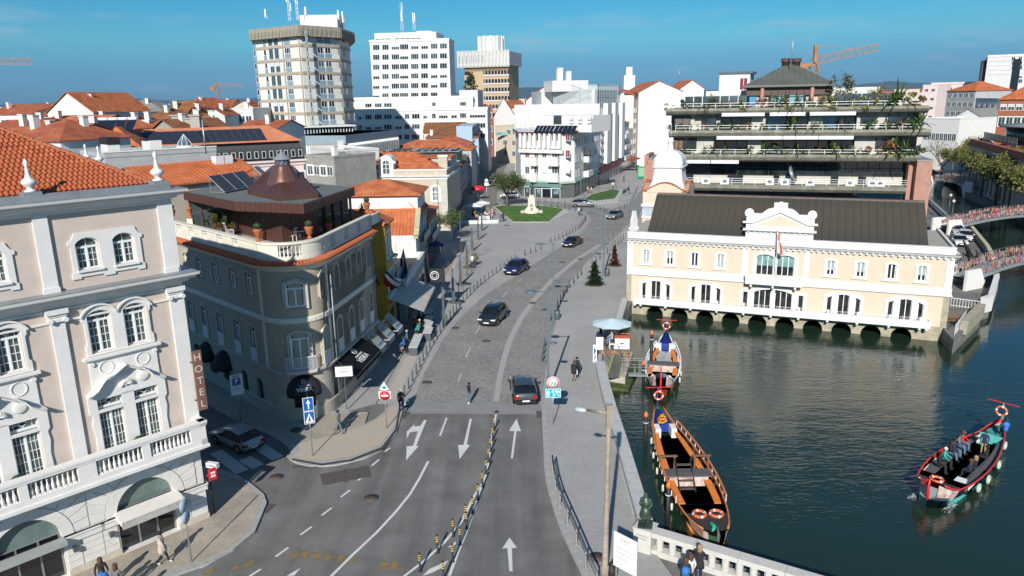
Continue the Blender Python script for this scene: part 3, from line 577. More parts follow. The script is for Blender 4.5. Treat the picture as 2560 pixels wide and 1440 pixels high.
for r in E(rows):
 y=r*tl*cosr;zz=ez+.012+r*tl*sinr
 x=ex-y-.2
 while x>-11.5:spots.append((x,ey+y,zz));x-=tw
spots.sort(key=lambda s:abs(s[0]+5.5)*.5+s[1])
for s_ in spots[:300]:J('tile',tme,ht,s_)
big_=A()
for s_ in spots[300:]:big_.add([(a+s_[0],b_+s_[1],c_+s_[2])for a,b_,c_ in tm.v],tm.f,0,True)
o=C('tile_field',big_,AZ,ht);o['kind']='stuff'
k=int(6.5*sqrt(2+ps*ps)/.42);cm=A();hd=G((-1,1,ps)).normalized();side_=G((1,1,0)).normalized()
for j in E(7):
 a=K(180*j/6);pass
v=[]
for s_,r_ in((0,.15),(.46,.12)):
 for j in E(7):a=K(180*j/6);v.append(Q(hd*s_+side_*(r_*cos(a))+G((0,0,1))*(r_*.75*sin(a)+.02)))
cm.add(v,[(i,i+1,8+i,7+i)for i in E(6)],smooth=True);cme=cm.mesh('ridge_tile',[TILE2])
for i in E(k):p_=G((ex,ey,ez+.05))+hd*(.42*i);J('ridge_tile',cme,ht,p_)
fp=[(.30,0),(.30,.06),(.18,.12),(.14,.2),(.2,.26),(.36,.42),(.38,.52),(.30,.62),(.16,.72),(.12,.9),(.09,1.15),(.07,1.3),(.11,1.34),(.08,1.38),(.13,1.46),(.11,1.56),(.04,1.66),(.01,1.7)]
fm=A().la(fp,n=14).mesh('urn',[Aa])
for x in(-5.38,-.16,-10.6):
 pd=A();pd.b(-.34,-.3,0,.34,.3,.36);q=C('finial_base',pd,Ay,ht,(x,.28,17.28));u=J('finial',fm,ht,(x,.28,17.64));u.scale=(.8,.8,.80)
ZV=lambda x,y:(420+x/2.4,380+y/2.4)
gl=P(687,1044);VL=Fr(gl,-44.8);gr0=P(787,1040)
_n=G((sin(K(82)),-cos(K(82)),0));_d=-19.3
uL=VL.u;uR=G((cos(K(82)),sin(K(82)),0))
tt=(_d-_n.dot(gl))/_n.dot(uL);XI=gl+uL*tt;RS=XI+uR*tt;VR=Fr(RS,82)
RAD=tt*tan(K(26.6));CC=gl-VL.n*RAD
def AA(out,n=14,a0=None,a1=None):
 a0=Ae(VL.n.y,VL.n.x)if a0 is None else a0;a1=Ae(VR.n.y,VR.n.x)if a1 is None else a1
 if a1<a0:a1+=2*pi
 return[CC+G((cos(a0+(a1-a0)*i/n),sin(a0+(a1-a0)*i/n),0))*(RAD+out)for i in E(n+1)]
UE=VR.uz(*ZV(1232,700))[0];UL0=-15.0
def vpath(out,n=14):return[VL.w(UL0,0,out)]+AA(out,n)+[VR.w(UE,0,out)]
def Bp(prof,paths,mi=0,smooth=False):
 """profile [(out, z)] swept along path function"""
 mb=A();P_=[paths(o)for o,z in prof];n=len(P_[0]);m=len(prof)
 for k,(o,z)in S(prof):mb.v+=[(p.x,p.y,z)for p in P_[k]]
 for k in E(m):
  k2=(k+1)%m
  for i in E(n-1):mb.f.append((k*n+i,k*n+i+1,k2*n+i+1,k2*n+i));mb.m.append(mi);mb.sm.append(smooth)
 mb.f.append(Q(k*n for k in E(m)));mb.f.append(Q(k*n+n-1 for k in E(m))[::-1]);mb.m+=[mi,mi];mb.sm+=[False,False]
 return mb
VT=Bd('beige_azulejo',(.47,.41,.32),(.43,.375,.295),(.33,.30,.24),.14,.14,0,.25,patch=.96,stain=.1)
n,l,b=Az(VT);
for nd in n:
 if nd.type=='TEX_BRICK':nd.offset=0
_m=[x for x in n if x.type=='MAPPING'][0];_m.inputs['Rotation'].default_value=(K(90),0,0)
VS=mat('vieira_stone',(.46,.41,.35),.8,.10,2,bump=.2,dirt=.15);AH=mat('vieira_cream',(.70,.665,.57),.75,.05,2,dirt=.12);VG=mat('vieira_granite',(.45,.40,.33),.8,.12,3,bump=.3,dirt=.3)
AL=mat('copper_cladding',(.125,.058,.046),.42,.10,.8,metal=.35,dirt=.12);MEMB=mat('roof_membrane',(.14,.155,.15),.85,.12,1.2,dirt=.15)
vb=I('corner_building','beige tiled corner building with rounded corner, balustrade and brown copper rooftop pavilion','building',(0,0,0))
holesL=[];wuL=[-12.03,-9.67,-6.95,-4.22,-1.8];wlL=[-12.3,-9.82,-7.15,-4.4,-1.95]
holesL+=[Ab(u-.42,u+.42,8.45,9.75,.3,6)for u in wuL]+[Ab(u-.42,u+.42,3.75,5.9,.32,6)for u in wlL]
wuR=[VR.uz(*ZV(x,y))[0]for x,y in((926,775),(1006,728),(1077,682),(1142,645),(1198,608))];wlR=[VR.uz(*ZV(x,y))[0]for x,y in((949,1120),(1029,1050),(1099,1000),(1158,950),(1215,895))]
holesR=[Ab(u-.44,u+.44,8.45,9.75,.3,6)for u in wuR]+[Ab(u-.44,u+.44,3.75,5.9,.32,6)for u in wlR]
m_=A();m_.xp([(UL0,3.5),(0,3.5),(0,10.8),(UL0,10.8)],0,.3,holes=holesL);Z('wall',m_,VT,vb,VL)
m_=A();m_.xp([(0,3.5),(UE,3.5),(UE,10.8),(0,10.8)],0,.3,holes=holesR);Z('wall',m_,VT,vb,VR)
curved=A();a=AA(0,16);curved.add([(p.x,p.y,3.5)for p in a]+[(p.x,p.y,10.8)for p in a],[(i,i+1,18+i,17+i)for i in E(16)],smooth=True);C('curved_wall',curved,VT,vb)
BACK=[VR.w(UE,0,-.3),VR.w(UE,0,-12),VL.w(UL0,0,-9)]
cr_=A();cr_.pr([(p.x,p.y)for p in[VL.w(UL0,0,-.3)]+AA(-.3,6)+BACK],0,11.2,mi=0,mtop=1);C('core',cr_,[VS,mat('terrace_floor',(.40,.37,.33),.8,.1,2)],vb)
gLh=[Ab(u-.5,u+.5,.15,2.2,.3,6)for u in(-4.0,-1.7)]+[Ab(u-.6,u+.6,.15,2.3,.4,6)for u in(-12,-9.2,-6.9)]
m_=A();m_.xp([(UL0,0),(0,0),(0,3.5),(UL0,3.5)],-.03,.3,holes=gLh);Z('ground_wall',m_,VG,vb,VL)
gu=[1.6,4.3,7.2,9.7,12.2];gRh=[Ab(u-.75,u+.75,.12,2.4,.25,6)for u in gu]
m_=A();m_.xp([(0,0),(UE,0),(UE,3.5),(0,3.5)],-.03,.3,holes=gRh);Z('ground_wall',m_,VG,vb,VR)
a0=Ae(VL.n.y,VL.n.x);a1=Ae(VR.n.y,VR.n.x);am=a0+(a1-a0)*.5
for q0,q1 in((a0,am-.33),(am+.33,a1)):
 m_=A();p0=AA(.03,6,q0,q1);p1=AA(-.3,6,q0,q1);m_.pr([(p.x,p.y)for p in p0+p1[::-1]],0,3.5);C('curved_base',m_,VG,vb)
m_=A();p0=AA(.03,6,am-.33,am+.33);p1=AA(-.3,6,am-.33,am+.33);m_.pr([(p.x,p.y)for p in p0+p1[::-1]],2.6,3.5);C('door_head',m_,VG,vb)
m_=A();p0=AA(-.28,6,am-.33,am+.33);m_.add([(p.x,p.y,.1)for p in p0]+[(p.x,p.y,2.6)for p in p0],[(i,i+1,8+i,7+i)for i in E(6)]);C('door',m_,GLASSD,vb)
for F,us,w2 in((VL,(-4.0,-1.7),.5),(VL,(-12,-9.2,-6.9),.6),(VR,gu,.75)):
 for u in us:
  o=Z('shop_window',A().b(-w2,.2,0,w2,.24,2.7),GLASSD,vb,F,u,.12);C('mullion',A().b(-.03,.14,0,.03,.2,2.6),Af,o)
for nm,pr,m2 in(('ledge',[(0,3.42),(.22,3.46),(.24,3.6),(.06,3.66),(0,3.66)],VS),('belt',[(0,6.9),(.07,6.92),(.10,7.0),(.10,7.22),(.06,7.3),(0,7.3)],AH),('cornice',[(0,10.45),(.08,10.5),(.14,10.6),(.3,10.7),(.42,10.86),(.42,10.95),(0,10.95)],AH),('plinth',[(0,0),(.12,0),(.12,.95),(.04,1.0),(0,1.0)],VG)):
 C(nm,Bp(pr,vpath),m2,vb)
tl_=Bp([(-.02,11.12),(-.02,10.96),(.62,10.94),(.62,10.99)],vpath);C('tile_eave',tl_,AZ,vb)
et=A();et.t_([(0,.12,.19),(0,-.62,.03)],[.07,.08],8,cap=True);ete=et.mesh('eave_tile',[AZ])
k=0
for F,u0,u1 in((VL,UL0,0),(VR,0,UE)):
 u=u0+.1
 while u<u1:o=J('eave_tile',ete,vb,F.w(u,10.98),F.a);u+=.2;k+=1
for p,q in zip(AA(0,27),AA(1,27)):d=q-p;J('eave_tile',ete,vb,p+G((0,0,10.98)),Ae(d.y,d.x)+pi/2)
for F,us in((VL,(-.18,UL0+.2)),(VR,(.18,UE-.15))):
 for u in us:
  for z0,z1 in((3.66,6.9),(7.3,10.5)):Z('pilaster',A().b(-.16,-.05,z0,.16,0,z1),AH,vb,F,u)
Z('downpipe',A().t_([(0,-.16,10.4),(0,-.16,.3)],.05,6),Ay,vb,VR,.55);Z('downpipe',A().t_([(0,-.16,10.4),(0,-.16,.3)],.06,6),Ay,vb,VR,UE-.45)
GL_V=mat('vieira_glass',(.03,.04,.045),.1,.5,2,col2=(.10,.13,.13));LACE=mat('lattice_panel',(.62,.64,.66),.6,.02)
wsV=AJ(.84,1.62,.32,2,1,transom=.45,mid=.08,t=.08);wsVl=AJ(.84,2.48,.32,2,1,transom=.5,mid=.08,t=.08)
def Bv(F,u,w2,z0,z1,rise,nm='window_surround',m=VS,keel=True,dz=0):
 q=A();t=.17;top=z1+rise
 ol=[(u-w2-t,z0-.02),(u+w2+t,z0-.02),(u+w2+t,z1+.12),(u+w2+t+.09,z1+.16),(u+w2*.75,top+.12),(u,top+.26),(u-w2*.75,top+.12),(u-w2-t-.09,z1+.16),(u-w2-t,z1+.12)]
 q.xp(ol,-.06,-.001,holes=[Ab(u-w2-.005,u+w2+.005,z0+.01,z1,rise,6)]);return Z(nm,q,m,vb,F)
cu_m=A();
for s_ in(-1,1):cu_m.add([(s_*.03,0,0),(s_*.36,0,0),(s_*.20,0,.75),(s_*.36,0,1.35),(s_*.03,0,1.35),(s_*.12,0,.75)],[(0,1,2,5),(5,2,3,4)])
for F,wu,wl in((VL,wuL,wlL),(VR,wuR,wlR)):
 for u in wu:
  Bv(F,u,.43,8.4,9.75,.31);f,p=wsV;w_=J('window',f,vb,F.w(u-.42,8.45),F.a);J('pane',_pm(p,GL_V),w_)
 for u in wl:
  Bv(F,u,.43,3.68,5.9,.33);f,p=wsVl;w_=J('window',f,vb,F.w(u-.42,3.75),F.a);J('pane',_pm(p,GL_V),w_)
  q=A();q.xp([(-.44,0),(.44,0),(.44,.95),(-.44,.95)],-.07,-.04);q.b(-.46,-.09,.93,.46,-.03,.98);q.b(-.46,-.09,0,.46,-.03,.05);Z('balcony_panel',q,LACE,vb,F,u,3.72)
MF=Fr(CC+G((cos(am),sin(am),0))*(RAD-.04),math.degrees(am+pi/2))
wsC=AJ(1.25,1.75,.22,2,1,transom=.5,mid=.1,t=.10);wsCl=AJ(1.25,2.6,.22,2,1,transom=.5,mid=.1,t=.10)
SHF=mat('shade_cloth',(.30,.36,.33),.9,.1,6)
for ws,z0,hh in((wsC,8.05,1.75),(wsCl,3.75,2.55)):
 f,p=ws;w_=J('window',f,vb,MF.w(-.625,z0,.14),MF.a);J('pane',_pm(p,GL_V),w_)
 for s_ in(-1,1):
  C('curtain',A().add([(s_*.06,0,.1),(s_*.50,0,.1),(s_*.30,0,hh*.42),(s_*.50,0,hh-.62),(s_*.06,0,hh-.62),(s_*.24,0,hh*.42)],[(0,1,2,5),(5,2,3,4)]),SHF,w_,(.625,.142,0))
 Bv(Fr(MF.w(0,0,.06),math.degrees(MF.a)),0,.64,z0-.1,z0+hh-.26,.24)
bq=A();
pts=[G((-1.05,.05,0)),G((-.95,-.32,0)),G((-.3,-.46,0)),G((.3,-.46,0)),G((.95,-.32,0)),G((1.05,.05,0))]
for a_,b_ in zip(pts,pts[1:]):
 bq.bar(a_+G((0,0,.04)),b_+G((0,0,.04)),.05,.06);bq.bar(a_+G((0,0,1.05)),b_+G((0,0,1.05)),.05,.06)
 L=(b_-a_).length;k=max(2,round(L/.16))
 for i in E(k):
  s0=a_+(b_-a_)*(i/k);s1=a_+(b_-a_)*((i+1)/k)
  for j in E(5):z0=.06+j*.2;bq.bar(s0+G((0,0,z0)),s1+G((0,0,z0+.2)),.022);bq.bar(s1+G((0,0,z0)),s0+G((0,0,z0+.2)),.022)
Z('balcony_lattice',bq,LACE,vb,MF,0,3.62,.05)
Z('balcony_floor',A().pr([(p.x,p.y)for p in pts],3.5,3.62),VS,vb,MF,0,0,.05)
C('parapet_base',Bp([(0,11.12),(.05,11.12),(.05,11.4),(-.25,11.4),(-.25,11.12)],vpath),AH,vb)
C('parapet_coping',Bp([(.06,12.2),(.10,12.24),(.10,12.36),(-.30,12.36),(-.30,12.2)],vpath),AH,vb)
bv=BS(.8,.075,'baluster',AH)
def BM(F,u0,u1,centers,hw=.48):
 e=u0
 for c in centers+[None]:
  a_=e;b_=(c-hw)if c is not None else u1
  if b_>a_+.05:
   q=A();q.b(a_,-.03,11.4,b_,.22,12.2);q.b(a_+.2,-.055,11.52,b_-.2,-.03,12.08)if b_-a_>.7 else None;Z('parapet_panel',q,AH,vb,F)
  if c is not None:
   for i in E(5):J('baluster',bv,vb,F.w(c-hw+(i+.5)*2*hw/5,11.4,-.1),F.a)
   e=c+hw
BM(VL,UL0,-.1,[-12.6,-10.4,-8.0,-5.6,-3.2],.42)
BM(VR,.05,UE,[1.7,4.6,7.5,10.4,13.2]if UE>14 else[1.7,4.4,7.1,9.8,12.4],.42)
for q0,q1 in((a0,am-.36),(am+.28,a1)):
 m_=A();p0=AA(.03,8,q0,q1);p1=AA(-.22,8,q0,q1);m_.pr([(p.x,p.y)for p in p0+p1[::-1]],11.4,12.2);C('parapet_panel',m_,AH,vb)
for i in E(6):a_=am-.32+.56*i/5;J('baluster',bv,vb,CC+G((cos(a_),sin(a_),0))*(RAD-.1)+G((0,0,11.4)))
pav=[P(*ZV(385,470),11.3),P(*ZV(690,545),11.3),P(*ZV(905,500),11.3)]
slab=[P(*ZV(*q),14.5)for q in((95,240),(400,300),(808,315),(1118,212),(855,185),(450,165))]
C('roof_slab',A().pr([(p.x,p.y)for p in slab],13.92,14.5,0,1),[AL,MEMB],vb)
inner_=[slab[0]*.93+slab[3]*.07,pav[0],pav[1],pav[2],slab[3]*.92+slab[1]*.08,slab[4],slab[5]]
inner_=[G((p.x,p.y,0))for p in inner_]
def BA(a_,b_,z0,z1,w_=.42,m=AL,parent=vb,nm='cladding_panel',out=0):
 a_=G((a_.x,a_.y,0));b_=G((b_.x,b_.y,0));L=(b_-a_).length;k=max(1,round(L/w_));ang=Ae((b_-a_).y,(b_-a_).x);pw=L/k
 q=A();q.b(.012,-.02,0,pw-.012,.04,z1-z0);q.b(-.015,-.045,0,.015,.03,z1-z0);me=q.mesh(nm,[m])
 for i in E(k):J(nm,me,parent,a_+(b_-a_)*(i/k)+G((0,0,z0)),ang)
BA(pav[0],pav[1],11.2,13.92);BA(pav[1],pav[2],11.2,13.92)
core=A();core.pr([(p.x,p.y)for p in[pav[0],pav[1],pav[2],slab[4],slab[5]]],11.2,13.9);C('pavilion_core',core,AL,vb)
core=A();core.pr([(p.x,p.y)for p in[slab[0]*.97+slab[4]*.03,pav[0]+G((.15,.5,0)),slab[4],slab[5]]],11.2,13.9);C('glass_wall',core,mat('terrace_glass',(.16,.21,.22),.08,.6,.7,spec=1,col2=(.04,.06,.065)),vb)
core=A();core.pr([(p.x,p.y)for p in[pav[2]+G((-.3,.3,0)),slab[3]*.93+slab[1]*.07,slab[4],slab[4]+G((-1,-3,0))]],11.2,13.9);C('glass_wall',core,At['terrace_glass'],vb)
def BN(a_,b_,k):
 for i in E(k+1):
  p=a_+(b_-a_)*(i/k);C('post',A().b(-.07,-.07,11.2,.07,.07,13.92),AL,vb,(p.x,p.y,0),Ae((b_-a_).y,(b_-a_).x))
BN(slab[0]*.97+slab[4]*.03,pav[0]+G((.1,.4,0)),4);BN(pav[2]+G((-.1,.2,0)),slab[3]*.95+slab[1]*.05,4)
for a_,b_ in((slab[0],slab[1]),(slab[1],slab[2]),(slab[2],slab[3])):BA(a_,b_,13.88,14.54,.42,nm='fascia_panel')
hb=[P(*ZV(*q),14.55)for q in((478,250),(665,292),(905,272),(800,150),(590,150))]
hc=sum(hb,G())/5
q=A();q.pr([(p.x,p.y)for p in hb],14.5,14.86);top_=[G((p.x,p.y,0))*.5+G((hc.x,hc.y+.6,0))*.5 for p in hb]
vv=[(p.x,p.y,14.86)for p in hb]+[(p.x,p.y,15.95)for p in top_];q.add(vv,[(i,(i+1)%5,5+(i+1)%5,5+i)for i in E(5)]+[(5,6,7,8,9)]);C('roof_hood',q,AL,vb)
sm_=A()
for i in E(5):
 a_,b_=G(vv[i]),G(vv[(i+1)%5]);c_,d_=G(vv[5+(i+1)%5]),G(vv[5+i]);L=(b_-a_).length;k=round(L/.5)
 for j in E(1,k):sm_.bar(a_+(b_-a_)*(j/k),d_+(c_-d_)*(j/k),.025,.04)
o=C('standing_seams',sm_,AL,vb);o['kind']='stuff'
cx_,cy_=P(*ZV(700,215),15.0)[:2]
cm_=A();cm_.la([(1.42,0),(1.36,.25),(1.16,.75),(.85,1.3),(.62,1.75),(.56,1.9)],n=20);C('cone',cm_,mat('polished_copper',(.24,.12,.095),.28,.05,1,metal=.6),vb,(cx_,cy_,14.8))
for j in E(10):
 t=2*pi*j/10;C('seam',A().t_([(r*cos(t),r*sin(t),z)for r,z in[(1.44,0),(1.38,.25),(1.18,.75),(.87,1.3),(.64,1.75),(.58,1.9)]],.018,4),AL,vb,(cx_,cy_,14.8))
C('lantern_glass',A().la([(.52,0),(.52,.36)],n=10,smooth=False),mat('lantern_pane',(.12,.18,.26),.12,.3,3),vb,(cx_,cy_,16.7))
q=A();q.la([(.66,.36),(.68,.40),(.02,.95)],n=10,smooth=False);q.la([(.05,.9),(.07,1.0),(.02,1.1)],n=6);C('lantern_roof',q,Ay,vb,(cx_,cy_,16.7))
q=A()
for j in E(10):
 t=2*pi*j/10;t2=2*pi*(j+1)/10;tm_=(t+t2)/2
 q.bar((.54*cos(t),.54*sin(t),0),(.54*cos(tm_),.54*sin(tm_),.36),.03);q.bar((.54*cos(t2),.54*sin(t2),0),(.54*cos(tm_),.54*sin(tm_),.36),.03)
C('lantern_bars',q,AL,vb,(cx_,cy_,16.7))
BD=mat('solar_glass',(.012,.018,.035),.18,.2,8);Aw=mat('alu_frame',(.45,.46,.47),.4,.05,metal=.6)
def panel(name,label,loc,rz,w_,l_,tilt,group=None,grid=True):
 t=I(name,label,'solar panel',loc,rz,group);T=M.Rotation(tilt,4,'X')
 C('frame',A().b(0,0,.0,w_,l_,.06,0,T),Aw,t);C('absorber',A().b(.04,.04,.05,w_-.04,l_-.04,.075,0,T),BD,t)
 q=A();[q.b(.04+(w_-.08)*i/10-.008,.05,.07,.04+(w_-.08)*i/10+.008,l_-.05,.082,0,T)for i in E(1,10)];C('tube',q,Af,t)
 q=A();hh=l_*sin(tilt);dd=l_*cos(tilt);[q.bar((x,dd*.95,hh*.93),(x,dd*.95+.02,0),.04)for x in(.1,w_-.1)];[q.bar((x,0,0),(x,dd,0),.04)for x in(.1,w_-.1)];C('stand',q,Aw,t);return t
sa=P(*ZV(338,243),14.6);sb_=P(*ZV(545,203),14.6);dv=(sb_-sa);ang=Ae(dv.y,dv.x);wd=dv.length/3-.06
for i,nm in S(('nearest the roof edge at left','middle one of three','nearest the copper hood')):panel('solar_collector','tilted black solar collector on the flat copper-edged roof, '+nm,sa+dv*(i/3),ang,wd,1.75,K(42),'collectors on the corner building roof')
panel('solar_collector','tilted black solar collector behind the copper lantern, left of it',P(*ZV(585,160),14.6),ang+.1,.9,1.5,K(42));panel('solar_collector','tilted black solar collector behind the copper lantern, right of it',P(*ZV(760,150),14.6),ang+.1,.9,1.4,K(42))
TERRA=mat('terracotta',(.42,.12,.045),.7,.15,5)
um=A().la([(.17,0),(.17,.08),(.09,.14),(.09,.22),(.2,.34),(.25,.6),(.30,.7),(.30,.78),(.24,.8)],n=12).mesh('urn',[TERRA]);ubm=BT(.23,260,.045,5)
for i,(px,lb)in S((((543,535),'terracotta urn with clipped ball on the balustrade, left of the cafe chairs'),((850,518),'terracotta urn with clipped ball on the balustrade, right of the cafe table'),((27,408),'terracotta urn on the far left end of the beige balustrade'),((1195,362),'terracotta urn on the far right end of the beige balustrade'))):
 t=I('urn_planter',lb,'planter',P(*ZV(*px),12.37),0,'terracotta urns on the balustrade');J('urn',um,t);J('foliage',ubm,t,(0,0,1.0))
cmh=A();cmh.la([(.2,0),(.2,.1),(.17,.12),(.17,.7),(.24,.74),(.24,.84),(.15,.9),(.15,1.05)],n=12);cme_=cmh.mesh('chimney_pot',[TERRA])
for px,lb in(((135,398),'terracotta chimney pot on a white pier at the left of the terrace'),((965,355),'terracotta chimney pot on a white pier before the right glass wall')):
 t=I('chimney',lb,'chimney',P(*ZV(*px),12.4)-G((0,0,1.2)),0);C('pier',A().b(-.22,-.22,0,.22,.22,1.2),AH,t);J('chimney_pot',cme_,t,(0,0,1.2))
BQ=mat('green_leaf',(.045,.10,.022),.6,.5,3,col2=(.11,.17,.035));LEAFY=mat('yellow_leaf',(.16,.20,.045),.6,.4,3,col2=(.30,.24,.07))
def Bl(n,L,seed,w_=.05,m=None,droop=.5,up=.3):
 rr=Ac.Random(seed);mb=A()
 for i in E(n):
  a_=rr.uniform(0,2*pi);e=rr.uniform(up,1.45);l_=L*rr.uniform(.7,1.1);pts=[]
  for k in E(5):
   s_=k/4;r=l_*s_*cos(e);z=l_*s_*sin(e)-droop*l_*s_*s_*cos(e);pts.append(G((r*cos(a_),r*sin(a_),z)))
  sd=G((-sin(a_),cos(a_),0));v=[]
  for k,p in S(pts):ww=w_*(1-(k/4)**2)+.006;v+=[p-sd*ww,p+sd*ww]
  mb.add(v,[(2*k,2*k+1,2*k+3,2*k+2)for k in E(4)])
 return mb.mesh('foliage',[m or BQ])
sp1=Bl(80,1.1,1,.08);sp2=Bl(46,.9,2,.07,LEAFY);sp3=Bl(34,.9,3,.05)
def Bb(me,px,z,label,s=1,name='potted_plant',cat='plant',Y=None,pot=True):
 t=I(name,label,cat,P(*px,z));o=J('foliage',me,t,(0,0,.35));o.scale=(s,)*3
 if pot:C('pot',A().la([(.22,0),(.3,.4),(.32,.42)],n=10),TERRA,t)
 return t
for i,(x,y)in S(((250,440),(300,452),(355,468))):Bb(sp1,ZV(x,y),11.7,'dark green leafy shrub behind the balustrade beside the copper wall, '+('left','middle','right')[i]+' of three',1.05-.05*i)
Bb(sp2,ZV(965,455),11.8,'green and yellow bromeliad plant nearest the copper wall on the right terrace',.9);Bb(sp2,ZV(1070,405),11.8,'yellow-tipped bromeliad plant in front of the terrace glass',.95);Bb(sp3,ZV(1165,375),11.8,'green spiky plant at the far right end of the terrace',.9);Bb(sp3,ZV(560,510),11.5,'thin reddish-green plant behind the left terracotta urn',.7)
An=mat('white_slats',(.78,.79,.80),.5,.02)
def slat_chair(label,px,z,rz):
 t=I('garden_chair',label,'chair',P(*px,z),rz,'striped garden chairs on the roof terrace')
 for i in E(6):C('slat',A().b(-.24+i*.084,-.24,.42,-.18+i*.084,.22,.445),An,t)
 for i in E(5):q=A();q.add([(-.24+i*.105,.22,.45),(-.18+i*.105,.22,.45),(-.18+i*.105,.38,1.05),(-.24+i*.105,.38,1.05)],[(0,1,2,3),(3,2,1,0)]);q.b(-.24+i*.105,.385,.95,-.18+i*.105,.40,1.0);C('back_slat',q,An,t)
 for x in(-.22,.22):
  for y in(-.2,.2):C('leg',A().b(x-.02,y-.02,0,x+.02,y+.02,.42),An,t)
 return t
slat_chair('striped white garden chair facing right beside the round cafe table',ZV(748,535),11.25,-1.9);slat_chair('striped white garden chair at the right of the round cafe table',ZV(828,515),11.25,.9);slat_chair('striped white garden chair seen behind the left balustrade',ZV(372,500),11.4,2.3);slat_chair('striped white chair behind the right terrace plants',ZV(960,430),11.4,.3)
t=I('cafe_table','round white cafe table on the roof terrace between two striped chairs','table',P(*ZV(795,530),11.25));C('tabletop',A().la([(.42,.70),(.42,.73)],n=20),An,t);q=A();q.t_([(0,0,.7),(0,0,.02)],.03,8);q.la([(.22,0),(.2,.03)],n=12);C('stem',q,Af,t)
BAWN=mat('black_awning',(.012,.013,.017),.75,.1,3);WAWN=mat('white_awning',(.62,.62,.60),.8,.05,2)
def BL(F,u0,u1,z0,z1,out,label,m,drop=.3,sides=True):
 t=I('awning',label,'awning',F.w(u0,0,.05),F.a);w_=u1-u0
 C('cloth',A().add([(0,0,z1),(w_,0,z1),(w_,-out,z0),(0,-out,z0)],[(3,2,1,0),(0,1,2,3)]),m,t)
 C('valance',A().add([(0,-out,z0),(w_,-out,z0),(w_,-out-.02,z0-drop),(0,-out-.02,z0-drop)],[(0,1,2,3),(3,2,1,0)]),m,t)
 q=A();q.bar((0,-out,z0),(w_,-out,z0),.05);[q.bar((x,0,z0-.1),(x,-out,z0-.02),.035)for x in(.03,w_-.03)];C('frame',q,An if m is WAWN else Af,t)
 return t,w_,Ae(z1-z0,out)
t,w_,sl=BL(VR,.35,6.1,2.35,3.35,1.5,'long black shop awning with white VIEIRA lettering on the street side',BAWN)
AT=mat('white_lettering',(.75,.75,.75),.6,0)
def Bg(t,w_,sl,txt,size,uu,f,z0,z1,out,m=AT):
 Aq(txt,size,m,t,(uu,-out*f-.012,z1+(z0-z1)*f+.014),(sl,0,0),depth=.006,bold=True)
Bg(t,w_,sl,'VIEIRA',.62,w_*.52,.68,2.35,3.35,1.5);Bg(t,w_,sl,'OURIVESARIA',.22,w_*.52,.46,2.35,3.35,1.5);Bg(t,w_,sl,'V',.42,w_*.52,.2,2.35,3.35,1.5)
q=A();T=M.Translation((w_*.52,-1.5*.2-.012,3.35-.2+.02))@M.Rotation(sl,4,'X');q.to((0,0,0),.27,.03,18,4,T=T);C('emblem',q,AT,t)
WG=mat('green_print',(.05,.30,.14),.6,0);WBl=mat('blue_print',(.03,.10,.42),.6,0)
for i,(u0,lb)in S(((6.9,'nearest'),(9.35,'middle'),(11.8,'farthest'))):
 t,w_,sl=BL(VR,u0,u0+1.55,2.1,3.3,1.15,f'small white shop awning with green and blue logo, {lb} of the three',WAWN,.42);t['group']='small white awnings'
 Bg(t,w_,sl,'bio',.26,.38,.8,2.1,3.3,1.15,WG);Bg(t,w_,sl,'adamento',.24,1.0,.8,2.1,3.3,1.15,WBl)
 q=A();T=M.Translation((.6,-1.15*.45-.014,3.3-1.2*.45+.02))@M.Rotation(sl,4,'X')
 for r_ in(.12,.19,.26):
  pts_=[T@G((r_*cos(a_),r_*sin(a_)*1.2,0))for a_ in[K(80+160*k/8)for k in E(9)]];q.t_(pts_,.014,4)
 C('logo',q,WG,t)
def BB(F,u,w_,zt,h_,out,label,out0=0):
 t=I('dome_awning',label,'awning',F.w(u,0,out0),F.a);q=A();nu,nv=12,6;v=[]
 for i in E(nu+1):
  a_=pi*i/nu
  for j in E(nv+1):
   b_=pi/2*j/nv;v.append((-cos(a_)*w_/2,-out*sin(b_)*sin(a_)**.7 if 0<i<nu else 0,zt-h_+h_*cos(b_)*sin(a_)))
 q.add(v,[(i*(nv+1)+j,(i+1)*(nv+1)+j,(i+1)*(nv+1)+j+1,i*(nv+1)+j+1)for i in E(nu)for j in E(nv)],smooth=True);C('cloth',q,BAWN,t)
 q=A();e=[G(v[i*(nv+1)+nv])for i in E(nu+1)]
 for a_,b_ in zip(e,e[1:]):q.add([a_,b_,b_-G((0,0,.18)),a_-G((0,0,.18))],[(0,1,2,3),(3,2,1,0)])
 C('valance',q,BAWN,t);return t
t=BB(MF,0,2.3,3.35,1.15,.95,'black domed awning lettered VIEIRA over the corner door',.1)
Aq('VIEIRA',.36,AT,t,(0,-.93,2.62),(K(55),0,0),bold=True);Aq('OURIVESARIA',.12,AT,t,(0,-.80,2.85),(K(48),0,0));C('emblem',A().to((0,0,0),.15,.022,16,4,T=M.Translation((0,-.63,3.06))@M.Rotation(K(42),4,'X')),AT,t);Aq('V',.2,AT,t,(0,-.65,3.07),(K(42),0,0))
BB(VL,-6.9,2.0,3.35,1.2,.9,'black domed awning in the dark side street, nearer one');BB(VL,-9.9,2.0,3.35,1.2,.9,'black domed awning in the dark side street, farther one')
bp_=VR.w(-.2,0,.9);t=I('shop_sign','small white projecting box sign lettered VIEIRA beside the black awning','sign',(bp_.x,bp_.y,0),K(8));C('box',A().b(-.62,-.09,2.55,.62,.09,3.35),Af,t);C('face',A().b(-.58,-.10,2.59,.58,-.09,3.31),mat('sign_face',(.75,.72,.70),.5,0),t)
